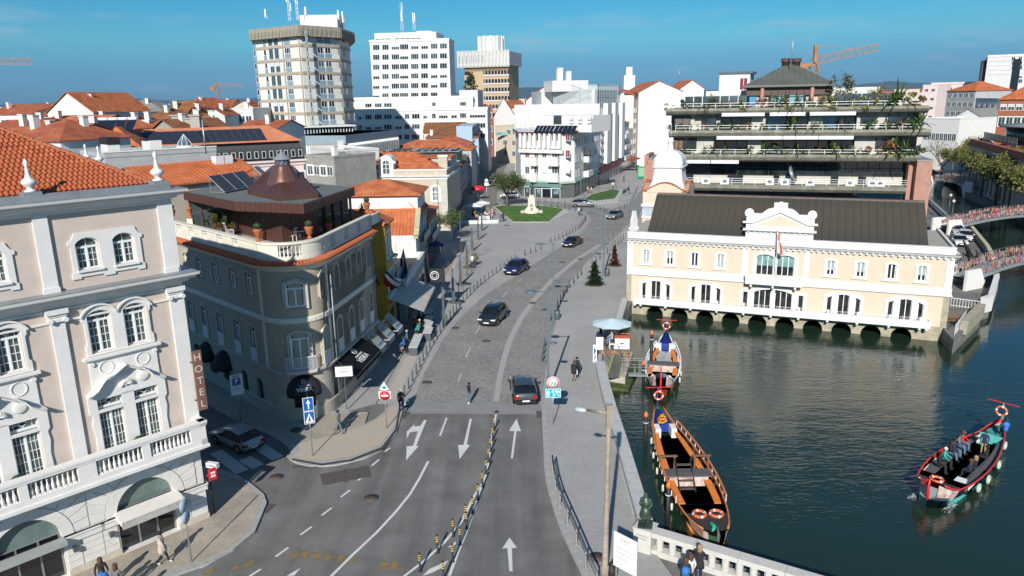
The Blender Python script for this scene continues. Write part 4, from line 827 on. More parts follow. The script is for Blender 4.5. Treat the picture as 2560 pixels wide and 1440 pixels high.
Aq('VIEIRA',.27,mat('grey_print',(.30,.30,.30),.6,0),t,(0,-.108,2.95),(pi/2,0,0));Aq('OURIVESARIA',.11,At['grey_print'],t,(0,-.108,3.16),(pi/2,0,0));q=A();q.t_([(0,0,3.3),(-.4,.7,3.4)],.03,6);q.b(-.03,-.0,0.1,.03,.06,2.55);C('bracket',q,Af,t)
AU=mat('peach_render',(.66,.53,.41),.85,.04,1.2,dirt=.06);Ad=mat('custom_white',(.70,.69,.67),.75,.03,1.5,dirt=.10)
Bk=mat('pier_stone',(.40,.36,.27),.9,.2,2,bump=.4,dirt=.6);BX=mat('aged_copper_roof',(.062,.074,.060),.55,.25,.35,col2=(.085,.066,.05),dirt=.15,metal=.1)
cu=I('customs_house','long peach and white building with central pediment standing on arches over the canal','building',CF.o,CF.a)
W_=29.9;V=[2.0,4.45,6.95,9.5,19.7,22.3,24.9,27.4];TR=[3.1,8.2,21.1,26.4];CC0=14.68
hu=[Ab(u-.36,u+.36,4.28,5.55,.14,4)for u in V]+[Ab(CC0-1.75,CC0-.15,3.9,5.7,.22,5),Ab(CC0+.15,CC0+1.75,3.9,5.7,.22,5)]
hl=[]
for u in TR:hl+=[[(u-1.48,.3),(u-1.04,.3),(u-1.04,2.22),(u-1.48,2.02)],Ab(u-.5,u+.5,.3,2.36,.08,4),[(u+1.04,.3),(u+1.48,.3),(u+1.48,2.02),(u+1.04,2.22)]]
hl+=[[(CC0-1.8,.3),(CC0-.2,.3),(CC0-.2,2.42),(CC0-1.1,2.3),(CC0-1.8,2.05)],[(CC0+.2,.3),(CC0+1.8,.3),(CC0+1.8,2.05),(CC0+1.1,2.3),(CC0+.2,2.42)],[(CC0-2.85,.3),(CC0-2.35,.3),(CC0-2.35,2.0),(CC0-2.85,2.0)],[(CC0+2.35,.3),(CC0+2.85,.3),(CC0+2.85,2.0),(CC0+2.35,2.0)]]
C('lower_wall',A().xp([(.5,.02),(W_-.5,.02),(W_-.5,3.0),(.5,3.0)],0,.25,holes=hl),AU,cu)
C('upper_wall',A().xp([(0,3.0),(W_,3.0),(W_,6.6),(0,6.6)],-.03,.25,holes=hu),AU,cu)
C('core',A().b(0,.25,0.02,W_,11,6.6),AU,cu)
C('stone_corner',A().b(0,-.05,.02,.5,.3,2.95),Bk,cu);C('stone_corner',A().b(W_-.5,-.05,-1.9,W_,.3,2.95),Bk,cu)
AR=[3.05+2.585*k for k in E(10)]
C('arcade',A().xp([(-.2,WZ-1),(W_,WZ-1),(W_,.02),(-.2,.02)],0,.9,holes=[[(a-.88,WZ-.9),(a+.88,WZ-.9)]+[(a+.88*cos(K(t)),-1.24+.88*sin(K(t)))for t in E(0,181,12)]for a in AR]),Bk,cu)
q=A();[q.b((AR[k]+AR[k+1])/2-.4,.9,WZ-1,(AR[k]+AR[k+1])/2+.4,6.8,-.02)for k in E(9)];q.b(-.2,6.8,WZ-1,W_,7,-.01);q.b(-.2,.9,WZ-1,AR[0]-.9,7,-.01);C('arcade_piers',q,Bk,cu);q=None
for k in E(10):
 m_=A();pts=[(AR[k]+.86*cos(K(t)),-1.16+.86*sin(K(t)))for t in E(0,181,20)]+[(AR[k]+.83*cos(K(t)),-1.16+.83*sin(K(t)))for t in E(180,-1,-20)]
def cprof(x0,x1,prof,m=Ad,nm='cornice'):
 C(nm,Ba(x0,x1,prof),m,cu)
cprof(0,W_,[(.03,2.88),(.08,2.9),(.16,2.98),(.16,3.06),(.1,3.12),(.07,3.18),(.07,3.7),(.04,3.74)],nm='belt')
cprof(0,W_,[(.04,6.38),(.1,6.42),(.12,6.6),(.36,6.66),(.42,6.76),(.46,6.84)]);q=A();q.b(0,-.1,6.84,W_,.25,7.42);q.b(-.04,-.16,7.42,W_+.04,.3,7.52);q.b(W_-.25,.3,6.84,W_,11,7.5);C('parapet',q,Ad,cu)
C('ledge_lead',A().b(0,-.5,6.843,W_+.46,-.1,6.86),mat('lead_grey',(.35,.35,.34),.6,.2,2,dirt=.4),cu)
dm=A();dm.b(-.1,-.3,6.44,.1,-.12,6.62);dme=dm.mesh('dentil',[Ad])
for k in E(56):J('dentil',dme,cu,(.27+k*.534,0,0))
for u in(.0,W_-.62,11.6,17.25):C('pilaster',A().b(u,-.09,3.74,u+(.62 if u>20 or u==0 else.52),0,6.4),Ad,cu)
def cglass(nm,lo,hi):return mat(nm,lo,.1,.3,1.5,col2=hi)
CG1=cglass('blind_glass',(.36,.44,.44),(.42,.50,.50));CG2=cglass('custom_dark_glass',(.012,.014,.016),(.05,.05,.045));CG3=cglass('green_blind',(.20,.36,.33),(.24,.40,.36))
wc=AJ(.72,1.41,.14,2,1,mid=.05,t=.05,n=4)
for i,u in S(V):
 f,p=wc;w_=J('window',f,cu,(u-.36,-.06,4.28));hh=(1.41,.75,0,1.41,.95,.95,0,.9)[i]
 J('pane',_pm(p,CG2),w_)
 if hh:C('blind',A().b(.05,.138,1.38-hh+.02,.67,.144,1.36),CG1,w_)
 q=A();q.xp([(u-.56,4.18),(u+.56,4.18),(u+.56,5.55),(u+.66,5.6),(u+.62,5.72),(u+.3,5.86),(u,5.9),(u-.3,5.86),(u-.62,5.72),(u-.66,5.6),(u-.56,5.55)],-.10,-.031,holes=[Ab(u-.365,u+.365,4.27,5.55,.145,4)]);q.b(u-.68,-.16,4.04,u+.68,-.02,4.18);C('window_surround',q,Ad,cu)
 q=A();q.to((u,-.04,6.12),.09,.02,10,4,T=M.Translation((0,0,0)))if 0 else None
for u in(1.0,3.2,5.7,8.2,10.7,12.3,17.0,18.5,21,23.6,26.2,28.7):
 C('roundel',A().to((0,0,0),.07,.018,10,4,T=M.Translation((u,-.035,6.14))@M.Rotation(pi/2,4,'X')),Ad,cu)
def Ce(x0,x1,z0,z1,k,y=-.0,top=None):
 q=A();q.b(x0,.06,z0,x0+.05,.14,z1);q.b(x1-.05,.06,z0,x1,.14,z1)
 for i in E(1,k):x=x0+(x1-x0)*i/k;q.b(x-.035,.05,z0,x+.035,.14,z1+.15)
 return q
def AI(x0,x1,z0,z1,k,blind=None):
 w_=C('window',Ce(x0,x1,z0,z1,k),Bf,cu);C('pane',A().b(x0+.01,.13,z0,x1-.01,.15,z1+.3),CG2,w_)
 if blind:C('blind',A().b(x0+.05,.118,z1-blind,x1-.05,.127,z1+.2),CG3,w_)
for u in TR:
 AI(u-1.48,u-1.04,.3,2.0,1);AI(u-.5,u+.5,.3,2.3,2);AI(u+1.04,u+1.48,.3,2.0,1)
 ol=[(u-1.75,.25),(u+1.75,.25),(u+1.75,2.1),(u+1.85,2.16),(u+1.78,2.26),(u+1.3,2.5),(u+.7,2.68),(u,2.74),(u-.7,2.68),(u-1.3,2.5),(u-1.78,2.26),(u-1.85,2.16),(u-1.75,2.1)]
 C('window_surround',A().xp(ol,-.07,-.001,holes=[[(u-1.485,.29),(u-1.035,.29),(u-1.035,2.22),(u-1.485,2.02)],Ab(u-.505,u+.505,.29,2.36,.08,4),[(u+1.035,.29),(u+1.485,.29),(u+1.485,2.02),(u+1.035,2.22)]]),Ad,cu)
u=CC0;AI(u-1.8,u-.2,.3,2.05,3);AI(u+.2,u+1.8,.3,2.05,3);AI(u-2.85,u-2.35,.3,1.95,1);AI(u+2.35,u+2.85,.3,1.95,1)
ol=[(u-3.15,.25),(u+3.15,.25),(u+3.15,2.12),(u+2.9,2.26),(u+2.3,2.22),(u+2.0,2.32),(u+1.2,2.66),(u,2.82),(u-1.2,2.66),(u-2.0,2.32),(u-2.3,2.22),(u-2.9,2.26),(u-3.15,2.12)]
C('window_surround',A().xp(ol,-.075,-.001,holes=[[(u-1.81,.29),(u-.19,.29),(u-.19,2.43),(u-1.1,2.31),(u-1.81,2.06)],[(u+.19,.29),(u+1.81,.29),(u+1.81,2.06),(u+1.1,2.31),(u+.19,2.43)],[(u-2.86,.29),(u-2.34,.29),(u-2.34,2.01),(u-2.86,2.01)],[(u+2.34,.29),(u+2.86,.29),(u+2.86,2.01),(u+2.34,2.01)]]),Ad,cu)
AI(u-1.75,u-.15,3.9,5.6,3,.85);AI(u+.15,u+1.75,3.9,5.6,3,.85)
C('window_surround',A().xp([(u-2.1,3.75),(u+2.1,3.75),(u+2.1,5.85),(u+1.3,6.2),(u,6.34),(u-1.3,6.2),(u-2.1,5.85)],-.11,-.031,holes=[Ab(u-1.76,u-.14,3.89,5.7,.22,5),Ab(u+.14,u+1.76,3.89,5.7,.22,5)]),Ad,cu)
IRON=mat('white_ironwork',(.72,.72,.71),.5,.02)
unit=A();
for x in(.0,.32):unit.to((0,0,0),.10,.014,8,3,T=M.Translation((x+.14,0,.16))@M.Rotation(pi/2,4,'X'))
unit.bar((0,0,.29),(.62,0,.29),.02);unit.bar((0,0,.03),(.62,0,.03),.02);unit.bar((.56,0,0),(.62,0,.3),.014);unit.bar((.62,0,0),(.56,0,.3),.014)
ume=unit.mesh('ironwork',[IRON])
q=A();q.b(.95,-.9,.0,28.5,0,.16);q.b(.95,-.9,.16,28.5,-.82,.64);q.b(.95,-.93,.62,28.5,-.79,.68);q.b(.95,-.82,.16,1.05,0,.64);q.b(28.4,-.82,.16,28.5,0,.64);C('balcony',q,Ad,cu)
for k in E(11):
 u=(1.1,4.3,6.85,9.45,12.05,14.65,17.2,19.8,22.4,25.1,27.65)[k];C('balcony_post',A().b(u-.1,-.94,.62,u+.1,-.79,1.06),Ad,cu)
 q=A();q.b(u-.11,-.8,-.24,u+.11,0,.0);q.t_([(u-.11,-.77,-.14),(u+.11,-.77,-.14)],.12,8);C('corbel',q,Ad,cu)
for u in(1.7,28.2):q=A();q.b(u-.11,-.8,-.24,u+.11,0,.0);q.t_([(u-.11,-.77,-.14),(u+.11,-.77,-.14)],.12,8);C('corbel',q,Ad,cu)
x=1.3
while x<28:J('ironwork',ume,cu,(x,-.86,.68));x+=.64
q=A();q.b(12.05,-1.0,3.05,17.3,0,3.2);q.b(12.05,-1.0,3.2,17.3,-.92,3.72);q.b(12.0,-1.03,3.7,17.35,-.88,3.77);q.b(12.05,-.92,3.2,12.15,0,3.72);q.b(17.2,-.92,3.2,17.3,0,3.72);C('balcony',q,Ad,cu)
x=12.3
while x<16.7:J('ironwork',ume,cu,(x,-.96,3.77));x+=.66
for x in(12.1,14.65,17.2):C('balcony_post',A().b(x-.08,-1.04,3.7,x+.08,-.88,4.1),Ad,cu)
for x in(12.6,14.65,16.7):C('corbel',A().b(x-.1,-.9,2.75,x+.1,0,3.05),Ad,cu)
c=14.85
C('gable',A().xp([(c-3.1,7.45),(c+3.1,7.45),(c+3.1,9.9),(c+1.7,9.9),(c+1.45,10.15),(c+1.1,10.4),(c+.62,10.5),(c+.62,11.0),(c+.2,11.02),(c+.1,11.1),(c-.1,11.1),(c-.2,11.02),(c-.62,11.0),(c-.62,10.5),(c-1.1,10.4),(c-1.45,10.15),(c-1.7,9.9),(c-3.1,9.9)],-.05,.35),Ad,cu)
q=A();q.b(c-3.35,-.42,8.28,c+3.35,.4,8.4);q.b(c-3.2,-.3,8.2,c+3.2,.38,8.28);C('gable_cornice',q,Ad,cu)
for k in E(12):C('dentil',A().b(c-2.9+k*.52,-.2,8.03,c-2.72+k*.52,-.05,8.2),Ad,cu)
q=A()
for s_ in(-1,1):q.bar((c+s_*2.6,-.14,9.02),(c,-.14,10.2),.2,.16,up=(0,1,0));q.b(c+s_*3.0-.42,-.26,8.96,c+s_*3.0+.42,.35,9.1)
C('raking_cornice',q,Ad,cu)
C('tympanum',A().xp([(c-2.1,8.75),(c+2.1,8.75),(c,9.78)],-.07,-.05),AU,cu)
for s_ in(-1,1):q=A();q.t_([(c+s_*2.85,-.15,9.95),(c+s_*2.85,.35,9.95)],.42,16);q.t_([(c+s_*2.85,-.19,9.95),(c+s_*2.85,-.14,9.95)],.26,14);C('scroll',q,Ad,cu)
C('cartouche',A().b(c-.3,-.09,10.6,c+.3,-.05,10.9),Ad,cu)
x0,x1=1.95,27.75;ye,ze,yr,zr=.55,7.42,6.4,10.68
C('roof',A().add([(x0,ye,ze),(x1,ye,ze),(x1-.0,yr,zr),(x0-.3,yr,zr),(x0,11,7.6),(x1,11,7.6)],[(0,1,2,3),(3,2,5,4),(1,5,2),(0,3,4)]),BX,cu)
ns=37;sw=(x1-x0)/ns;L=AG(yr-ye,zr-ze);qm=A();T=M.Rotation(Ae(zr-ze,yr-ye),4,'X');qm.b(.03,0,.0,sw-.03,L,.035,0,T);qm.b(-.02,0,0,.02,L,.09,0,T);pm=qm.mesh('roof_panel',[BX])
for k in E(ns):J('roof_panel',pm,cu,(x0+k*sw,ye,ze+.004))
C('ridge_cap',A().b(x0-.2,yr-.12,zr-.05,x1,yr+.5,zr+.12),mat('ridge_metal',(.16,.11,.09),.6,.2,2),cu)
q=A();q.b(.1,.25,6.85,x0,10.5,7.4);q.b(x1,.25,6.85,W_-.2,10.5,7.3);C('roof_deck',q,mat('pale_deck',(.40,.37,.33),.85,.1,2,dirt=.2),cu)
q=A();q.xp([(-.35,7.4),(.35,7.4),(.4,8.5),(.2,9.1),(.2,9.5),(-.2,9.5),(-.2,9.1),(-.4,8.5)],-.15,.15);q.t_([(-.5,-.18,7.65),(-.5,.18,7.65)],.22,12);q.t_([(.4,-.18,7.65),(.4,.18,7.65)],.2,12);o=C('side_gable',q,Ad,cu,(.35,1.2,0),K(58))
fl=I('flag','faded red and white flag hanging on a slanted pole over the central balcony','flag',CF.w(14.84,3.75,.85),CF.a)
C('flagpole',A().t_([(0,0,0),(-.06,-.2,5.0)],.035,6),Ad,fl)
q=A();v=[];nx,nz=6,14;rr=Ac.Random(3)
for i in E(nx+1):
 for j in E(nz+1):s_=i/nx;t_=j/nz;v.append((-.02+s_*.5*(.35+.75*t_),-.2+.13*sin(5*s_+3.2*t_),4.75-2.1*t_-.35*s_))
q.add(v,[(i*(nz+1)+j,(i+1)*(nz+1)+j,(i+1)*(nz+1)+j+1,i*(nz+1)+j+1)for i in E(nx)for j in E(nz)],0,True)
for k in E(len(q.f)):i,j=divmod(k,nz);q.m[k]=1 if((i>=3)==(j>=6))else 0
C('cloth',q,[mat('flag_white',(.70,.68,.68),.8,.05,4),mat('flag_red',(.52,.10,.08),.8,.1,4)],fl)
tw_=I('tower','pale peach tower with white dome and tile-topped curved gables behind the canal building','tower',CF.o,CF.a)
u0,u1,y0,y1=-.45,4.55,9.0,14
q=A();q.b(u0,y0,0,u1,y1,10.7)
C('wall',q,AU,tw_)
gp=lambda a,b_,z:[(a,z)]+[(a+(b_-a)*k/16,z+.1+1.0*sin(pi*k/16)**1.3)for k in E(17)]+[(b_,z)]
C('front_gable',A().xp(gp(u0,u1,10.55),y0-.05,y0+.5),AU,tw_)
sq=A();sq.xp(gp(y0,y1,10.55),0,.5)
for x in(u0-.05,u1-.45):C('side_gable',sq,AU,tw_,(x,y1+y0,0),-pi/2)
tg=A();tg.b(-.16,-.12,0,.16,.62,.06);tgm=tg.mesh('verge_tile',[AZ])
for s_,a,b_ in((0,u0,u1),):
 for k in E(17):
  x=a+(b_-a)*k/16;z=10.66+1.0*sin(pi*k/16)**1.3;J('verge_tile',mat_:=tgm,tw_,(x,y0-.08,z))
for x in(u0-.1,u1-.5):
 for k in E(17):
  y=y0+(y1-y0)*k/16;z=10.66+1.0*sin(pi*k/16)**1.3;o=J('verge_tile',tgm,tw_,(x,y,z),-pi/2+pi);o.rotation_euler=(0,0,-pi/2);o.location=(x,y,z)
q=A();q.b(u0-.15,y0-.18,8.9,u1+.15,y1,9.15);q.b(u0-.08,y0-.1,7.55,u1,y1,7.8);C('cornice',q,Ad,tw_)
C('tile_panel',A().b(u0-.03,y0-.04,7.8,u1+.02,y1-1,8.9),mat('blue_white_tiles',(.36,.46,.60),.3,.5,6,col2=(.66,.70,.74)),tw_)
cxx,cyy=2.1,y0+2.3
def sqlathe(prof,c,mi=0):
 mb=A();v=[]
 for r,z in prof:
  k=.86*r;v+=[(c[0]+r,c[1]-k,z),(c[0]+k,c[1]-r,z),(c[0]-k,c[1]-r,z),(c[0]-r,c[1]-k,z),(c[0]-r,c[1]+k,z),(c[0]-k,c[1]+r,z),(c[0]+k,c[1]+r,z),(c[0]+r,c[1]+k,z)]
 n=8;mb.add(v,[(i*n+j,i*n+(j+7)%n,(i+1)*n+(j+7)%n,(i+1)*n+j)for i in E(len(prof)-1)for j in E(n)][:]);mb.f=[Q(reversed(f))for f in mb.f];mb.f=[Q(reversed(f))for f in mb.f]
 return mb
DOME=mat('dome_white',(.68,.68,.66),.75,.03,1.5,dirt=.25)
q=sqlathe([(2.1,10.9),(1.75,11.7),(1.62,12.4),(1.6,13.15),(1.78,13.25),(1.82,13.4),(1.7,13.45)],(cxx,cyy));C('drum',q,Ad,tw_)
q=sqlathe([(1.64,13.42),(1.66,13.75),(1.58,14.2),(1.35,14.65),(.98,14.98),(.5,15.15),(.1,15.2)],(cxx,cyy));C('dome',q,DOME,tw_)
q=A();q.la([(.5,15.1),(.34,15.3),(.32,16.05),(.40,16.12),(.36,16.3),(.05,16.35)],(cxx,cyy,0),10);q.t_([(cxx,cyy,16.3),(cxx,cyy,18.2)],.025,5);C('finial',q,Ad,tw_)
Ah=mat('orange_roof',(.47,.12,.04),.85,.25,.8,col2=(.58,.18,.07),bump=.4,bscale=9,dirt=.22)
Ak=mat('red_roof',(.34,.08,.035),.85,.25,.8,col2=(.44,.13,.06),bump=.4,bscale=9,dirt=.25)
ROOF_B=mat('brown_roof',(.22,.075,.03),.9,.35,.9,col2=(.33,.14,.05),bump=.4,bscale=9,dirt=.5)
ROOF_G=mat('grey_roof',(.24,.23,.21),.85,.15,.5,dirt=.3)
WL={'white':Aa,'cream':mat('cream_wall',(.56,.49,.40),.85,.06,.6,dirt=.15),'beige':mat('beige_wall',(.50,.42,.33),.85,.06,.6,dirt=.15),'grey':mat('grey_wall',(.40,.41,.42),.85,.08,.5,dirt=.2),'pale':mat('pale_grey_wall',(.60,.60,.60),.85,.05,.5,dirt=.18),'pink':mat('pink_wall',(.62,.42,.38),.85,.06,.5,dirt=.12),'ppink':mat('pale_pink_wall',(.72,.60,.57),.85,.05,.5,dirt=.1),'salmon':mat('salmon_wall',(.55,.20,.13),.8,.06,.5,dirt=.1),'blue':mat('light_blue_wall',(.36,.48,.58),.85,.05,.5,dirt=.12),'dark':mat('dark_slate_wall',(.055,.062,.068),.75,.1,.8,dirt=.2),'yellow':mat('ochre_wall',(.55,.30,.035),.8,.08,.8,dirt=.15),'brick':mat('brick_red_wall',(.36,.12,.07),.85,.12,2,dirt=.2),'tan':mat('tan_wall',(.52,.36,.22),.85,.06,.5,dirt=.1),'stain':mat('stained_white',(.64,.64,.62),.85,.08,.7,streak=.5),'greyc':mat('grey_concrete',(.30,.30,.28),.9,.12,.6,dirt=.35),'green':mat('green_cladding',(.015,.075,.045),.6,.05,2)}
Ax=mat('far_glass',(.035,.045,.055),.15,.6,.25,spec=.9,col2=(.10,.13,.15));Am=mat('far_glass_dark',(.012,.014,.018),.2,.3,.4);SHUT=mat('pale_shutter',(.62,.62,.60),.7,.04);BLUEP=mat('blue_panel',(.20,.30,.36),.6,.08,1);MAROON=mat('maroon_shutter',(.17,.015,.03),.6,.05);BROWNP=mat('brown_frame',(.18,.10,.06),.6,.1)
_WM={}
def Ap(w_,h,style='plain',fm=None,gm=None):
 """window mesh, origin bottom centre on the wall face, outward -y; slots: frame, glass, extra"""
 fm=fm or Bf;gm=gm or Ax;k=(round(w_,2),round(h,2),style,fm.name,gm.name)
 if k in _WM:return _WM[k]
 b=A();t=min(.09,w_*.09)
 b.b(-w_/2,-.02,0,w_/2,.02,h,1)
 for x0,x1 in((-w_/2,-w_/2+t),(w_/2-t,w_/2)):b.b(x0,-.07,0,x1,.02,h)
 b.b(-w_/2+t,-.07,0,w_/2-t,.02,t);b.b(-w_/2+t,-.07,h-t,w_/2-t,.02,h)
 n=max(1,round(w_/.75))if style!='tall' else 2
 for i in E(1,n):x=-w_/2+w_*i/n;b.b(x-.035,-.06,t,x+.035,.02,h-t)
 ex=SHUT
 if style=='half':b.b(-w_/2+t,-.05,h*.55,w_/2-t,-.02,h-t,2)
 if style=='shut':b.b(-w_/2+t,-.05,h*.12,w_/2-t,-.02,h-t,2)
 if style=='bluep':b.b(-w_/2,-.09,-.95,w_/2,.02,-.02,2);b.b(-w_/2,-.10,h,w_/2,.02,h+.28,2);ex=BLUEP
 if style=='maroon':b.b(-w_/2+t,-.05,t,w_/2-t,-.02,h-t,2);ex=MAROON
 if style=='surr':
  for x in(-w_/2-.12,w_/2):b.b(x,-.05,-.1,x+.12,.02,h+.15,2)
  b.b(-w_/2,-.05,h,w_/2,.02,h+.15,2);b.b(-w_/2-.12,-.1,-.12,w_/2+.12,.02,0,2)
  ex=Aa
 me=b.mesh('window',[fm,gm,ex]);_WM[k]=me;return me
def win(root,F,u,z,me,nm='window',out=0):return J(nm,me,root,F.w(u,z,out)-root.location,F.a)
def Co(root,F,us,z,w_,h,styles=('plain',),seed=0,fm=None,gm=None,out=0):
 rr=Ac.Random(seed)
 for u in us:win(root,F,u,z,Ap(w_,h,rr.choice(styles),fm,gm),out=out)
def BC(a,b_,n):return[a+(b_-a)*(i+.5)/n for i in E(n)]
def AK(l,Yl,r,Yr):
 a=D(*l,Yl);b_=D(*r,Yr);v=b_-a;F=Fr(a,math.degrees(Ae(v.y,v.x)));return F,AG(v.x,v.y),(a.z+b_.z)/2
def Bi(w_,d,z,kind,rise,ov=.35,ridge=.5):
 b=A();x0,x1,y0,y1=-ov,w_+ov,-ov,d+ov;t=.12
 if kind=='flat':return None
 if kind=='hip':
  m=min(d,w_)/2;rx0,rx1=(m,w_-m)if w_>d else(w_/2,w_/2);ry0,ry1=(d/2,d/2)if w_>d else(m,d-m)
  v=[(x0,y0,z),(x1,y0,z),(x1,y1,z),(x0,y1,z),(rx0,ry0,z+rise),(rx1,ry1,z+rise)]
  f=[(0,1,5,4),(1,2,5),(2,3,4,5),(3,0,4)]if w_>d else[(0,1,4),(1,2,5,4),(2,3,5),(3,0,4,5)]
  b.add(v,f);b.add([(x0,y0,z-t),(x1,y0,z-t),(x1,y1,z-t),(x0,y1,z-t)],[(3,2,1,0)]);b.add([(x0,y0,z-t),(x1,y0,z-t),(x1,y1,z-t),(x0,y1,z-t),(x0,y0,z),(x1,y0,z),(x1,y1,z),(x0,y1,z)],[(0,1,5,4),(1,2,6,5),(2,3,7,6),(3,0,4,7)])
 elif kind=='gable':
  yr=d*ridge;b.add([(x0,y0,z),(x1,y0,z),(x1,yr,z+rise),(x0,yr,z+rise),(x0,y1,z),(x1,y1,z)],[(0,1,2,3),(3,2,5,4)]);b.add([(x0,y0,z-t),(x1,y0,z-t),(x1,y0,z),(x0,y0,z)],[(0,1,2,3)])
  b.add([(x0,y0,z-t),(x0,yr,z+rise-t),(x0,yr,z+rise),(x0,y0,z),(x1,y0,z-t),(x1,yr,z+rise-t),(x1,yr,z+rise),(x1,y0,z)],[(3,2,1,0),(4,5,6,7)])
 elif kind=='end':
  xr=w_*ridge;b.add([(x0,y0,z),(xr,y0,z+rise),(x1,y0,z),(x0,y1,z),(xr,y1,z+rise),(x1,y1,z)],[(0,1,4,3),(1,2,5,4)]);b.add([(x0,y0,z-t),(xr,y0,z+rise-t),(x1,y0,z-t),(x0,y0,z),(xr,y0,z+rise),(x1,y0,z)],[(0,1,4,3),(1,2,5,4)])
 elif kind=='lean':b.add([(x0,y0,z),(x1,y0,z),(x1,y1,z+rise),(x0,y1,z+rise)],[(0,1,2,3)])
 return b
def house(label,l,Yl,r,Yr,d,wall,roof=None,kind='flat',rise=2,name='house',cat='house',group=None,rows=(),ridge=.5,z0=0,ov=.35,par=.35,zt=None,chim=()):
 F,w_,z=AK(l,Yl,r,Yr);z=zt or z
 t=I(name,label,cat,F.o,F.a,group);wall=WL[wall]if isinstance(wall,str)else wall
 b=A()
 if kind=='end':b.xp([(0,z0),(w_,z0),(w_,z),(w_*ridge,z+rise-.12),(0,z)],0,d)
 elif kind=='gable':b.add([(0,0,z0),(w_,0,z0),(w_,d,z0),(0,d,z0),(0,0,z),(w_,0,z),(w_,d,z),(0,d,z),(0,d*ridge,z+rise-.12),(w_,d*ridge,z+rise-.12)],[(0,1,5,4),(1,2,6,9,5),(2,3,7,6),(3,0,4,8,7)])
 elif kind=='lean':b.add([(0,0,z0),(w_,0,z0),(w_,d,z0),(0,d,z0),(0,0,z),(w_,0,z),(w_,d,z+rise-.1),(0,d,z+rise-.1)],[(0,1,5,4),(1,2,6,5),(2,3,7,6),(3,0,4,7)])
 else:b.b(0,0,z0,w_,d,z)
 C('wall',b,wall,t)
 if kind=='flat' and par:q=A();q.b(-.06,-.06,z,w_+.06,.2,z+par);q.b(-.06,d-.2,z,w_+.06,d,z+par);q.b(-.06,.2,z,.2,d-.2,z+par);q.b(w_-.2,.2,z,w_+.06,d-.2,z+par);C('parapet',q,wall,t)
 rm_=Bi(w_,d,z,kind,rise,ov,ridge)
 if rm_:C('roof',rm_,roof or Ah,t)
 for(n,f0,f1,dz,ww,hh,sty)in rows:
  rr=Ac.Random(int(w_*100)+int(dz*10))
  for u in BC(w_*f0,w_*f1,n):J('window',Ap(ww,hh,rr.choice(sty)if isinstance(sty,(Q,list))else sty),t,(u,0,z-dz))
 for(fx,fy,h_,cw_)in chim:q=A();q.b(-cw_/2,-cw_/2,-2,cw_/2,cw_/2,h_);q.b(-cw_/2-.08,-cw_/2-.08,h_,cw_/2+.08,cw_/2+.08,h_+.1);C('chimney',q,Aa,t,(w_*fx,d*fy,z+rise*.5))
 t['w']=w_;t['z']=z;
 del t['w'],t['z']
 return t,F,w_,z
SL=Fr((-11.2,60),89.2)
def AQ(label,ua,ub,zt,wall,depth=9,kind='hip',rise=1.6,roof=None,name='house',rows=(),out=0,ridge=.5,group='houses along the shaded street'):
 """house whose long facade stands on the street line SL"""
 o=SL.w(ua,0,out);t=I(name,label,'house',o,SL.a,group);w_=ub-ua;q=A()
 q.b(0,0,0,w_,depth,zt)if kind!='end' else q.xp([(0,0),(w_,0),(w_,zt),(w_*ridge,zt+rise),(0,zt)],0,depth)
 C('wall',q,WL[wall]if isinstance(wall,str)else wall,t);r=Bi(w_,depth,zt,kind,rise,.3,ridge)
 if r:C('roof',r,roof or Ah,t)
 for(n,z,ww,hh,sty)in rows:
  for u in BC(.2,w_-.2,n):J('window',Ap(ww,hh,sty),t,(u,0,z))
  if n and z>2.5:q=A();q.b(.2,-.5,z-.25,w_-.2,0,z-.12);q.b(.2,-.5,z-.12,w_-.2,-.45,z+.7)if sty=='tall' else None;C('ledge',q,Bz,t)
 q=A();q.b(.05,-.12,3.0,w_-.05,0,3.25);q.b(0,-.2,zt-.25,w_,0,zt-.05);C('string_course',q,Bz,t)
 for i in E(max(1,int(w_/2.6))):C('shopfront',A().b(.5+i*2.5,-.03,.1,2.2+i*2.5,.02,2.6),GLASSD,t)
 return t
u_v=16.2
AQ('narrow ochre house with grey corner pilasters next to the tiled corner building',4.4,7.6,10.6,'yellow',8,'hip',1.2,rows=((2,7.4,1.0,2.4,'surr'),(2,3.9,.9,2.3,'surr')))
q_=AQ('narrow grey stone shop house beside the ochre one',7.6,9.6,7.0,VS,8,'flat',0,rows=((1,4.0,.9,2.2,'surr'),))
lt=I('shop_building','low shop with dark flat roof and white coping between ochre house and white house','shop',SL.w(9.6,0,.8),SL.a)
C('wall',A().b(0,0,0,13.8,6,3.6),WL['grey'],lt);q=A();q.b(-.05,-.1,3.6,13.9,.25,4.3);q.b(13.5,.25,3.6,13.9,6,4.3);q.b(-.05,5.7,3.6,13.5,6,4.2);C('coping',q,Aa,lt);C('flat_roof',A().b(0,.25,3.6,13.5,5.7,3.66),Al,lt)
for i in E(5):C('shopfront',A().b(.4+i*2.7,-.04,.1,2.6+i*2.7,0,2.7),GLASSD,lt)
sgn=I('shop_sign','dark square sign with white round emblem on the low shop front','sign',SL.w(13.5,0,1.0),SL.a+pi/2);
C('board',A().b(-.1,-.06,3.1,2.0,.06,4.5),Al,sgn);q=A();q.to((0,0,0),.42,.05,18,4,T=M.Translation((.95,-.08,3.8))@M.Rotation(pi/2,4,'X'));q.to((0,0,0),.25,.03,14,4,T=M.Translation((.95,-.08,3.8))@M.Rotation(pi/2,4,'X'));C('emblem',q,AT,sgn)
sgn.rotation_euler=(0,0,0);sgn.location=SL.w(13.5,0,2.2)
ps_=I('shop_sign','long white and lilac shop sign above the wide awning','sign',SL.w(7.8,0,.25),SL.a);C('board',A().b(0,-.1,4.3,6.2,0,5.3),mat('lilac_board',(.40,.38,.62),.6,.4,.8,col2=(.72,.72,.74)),ps_)
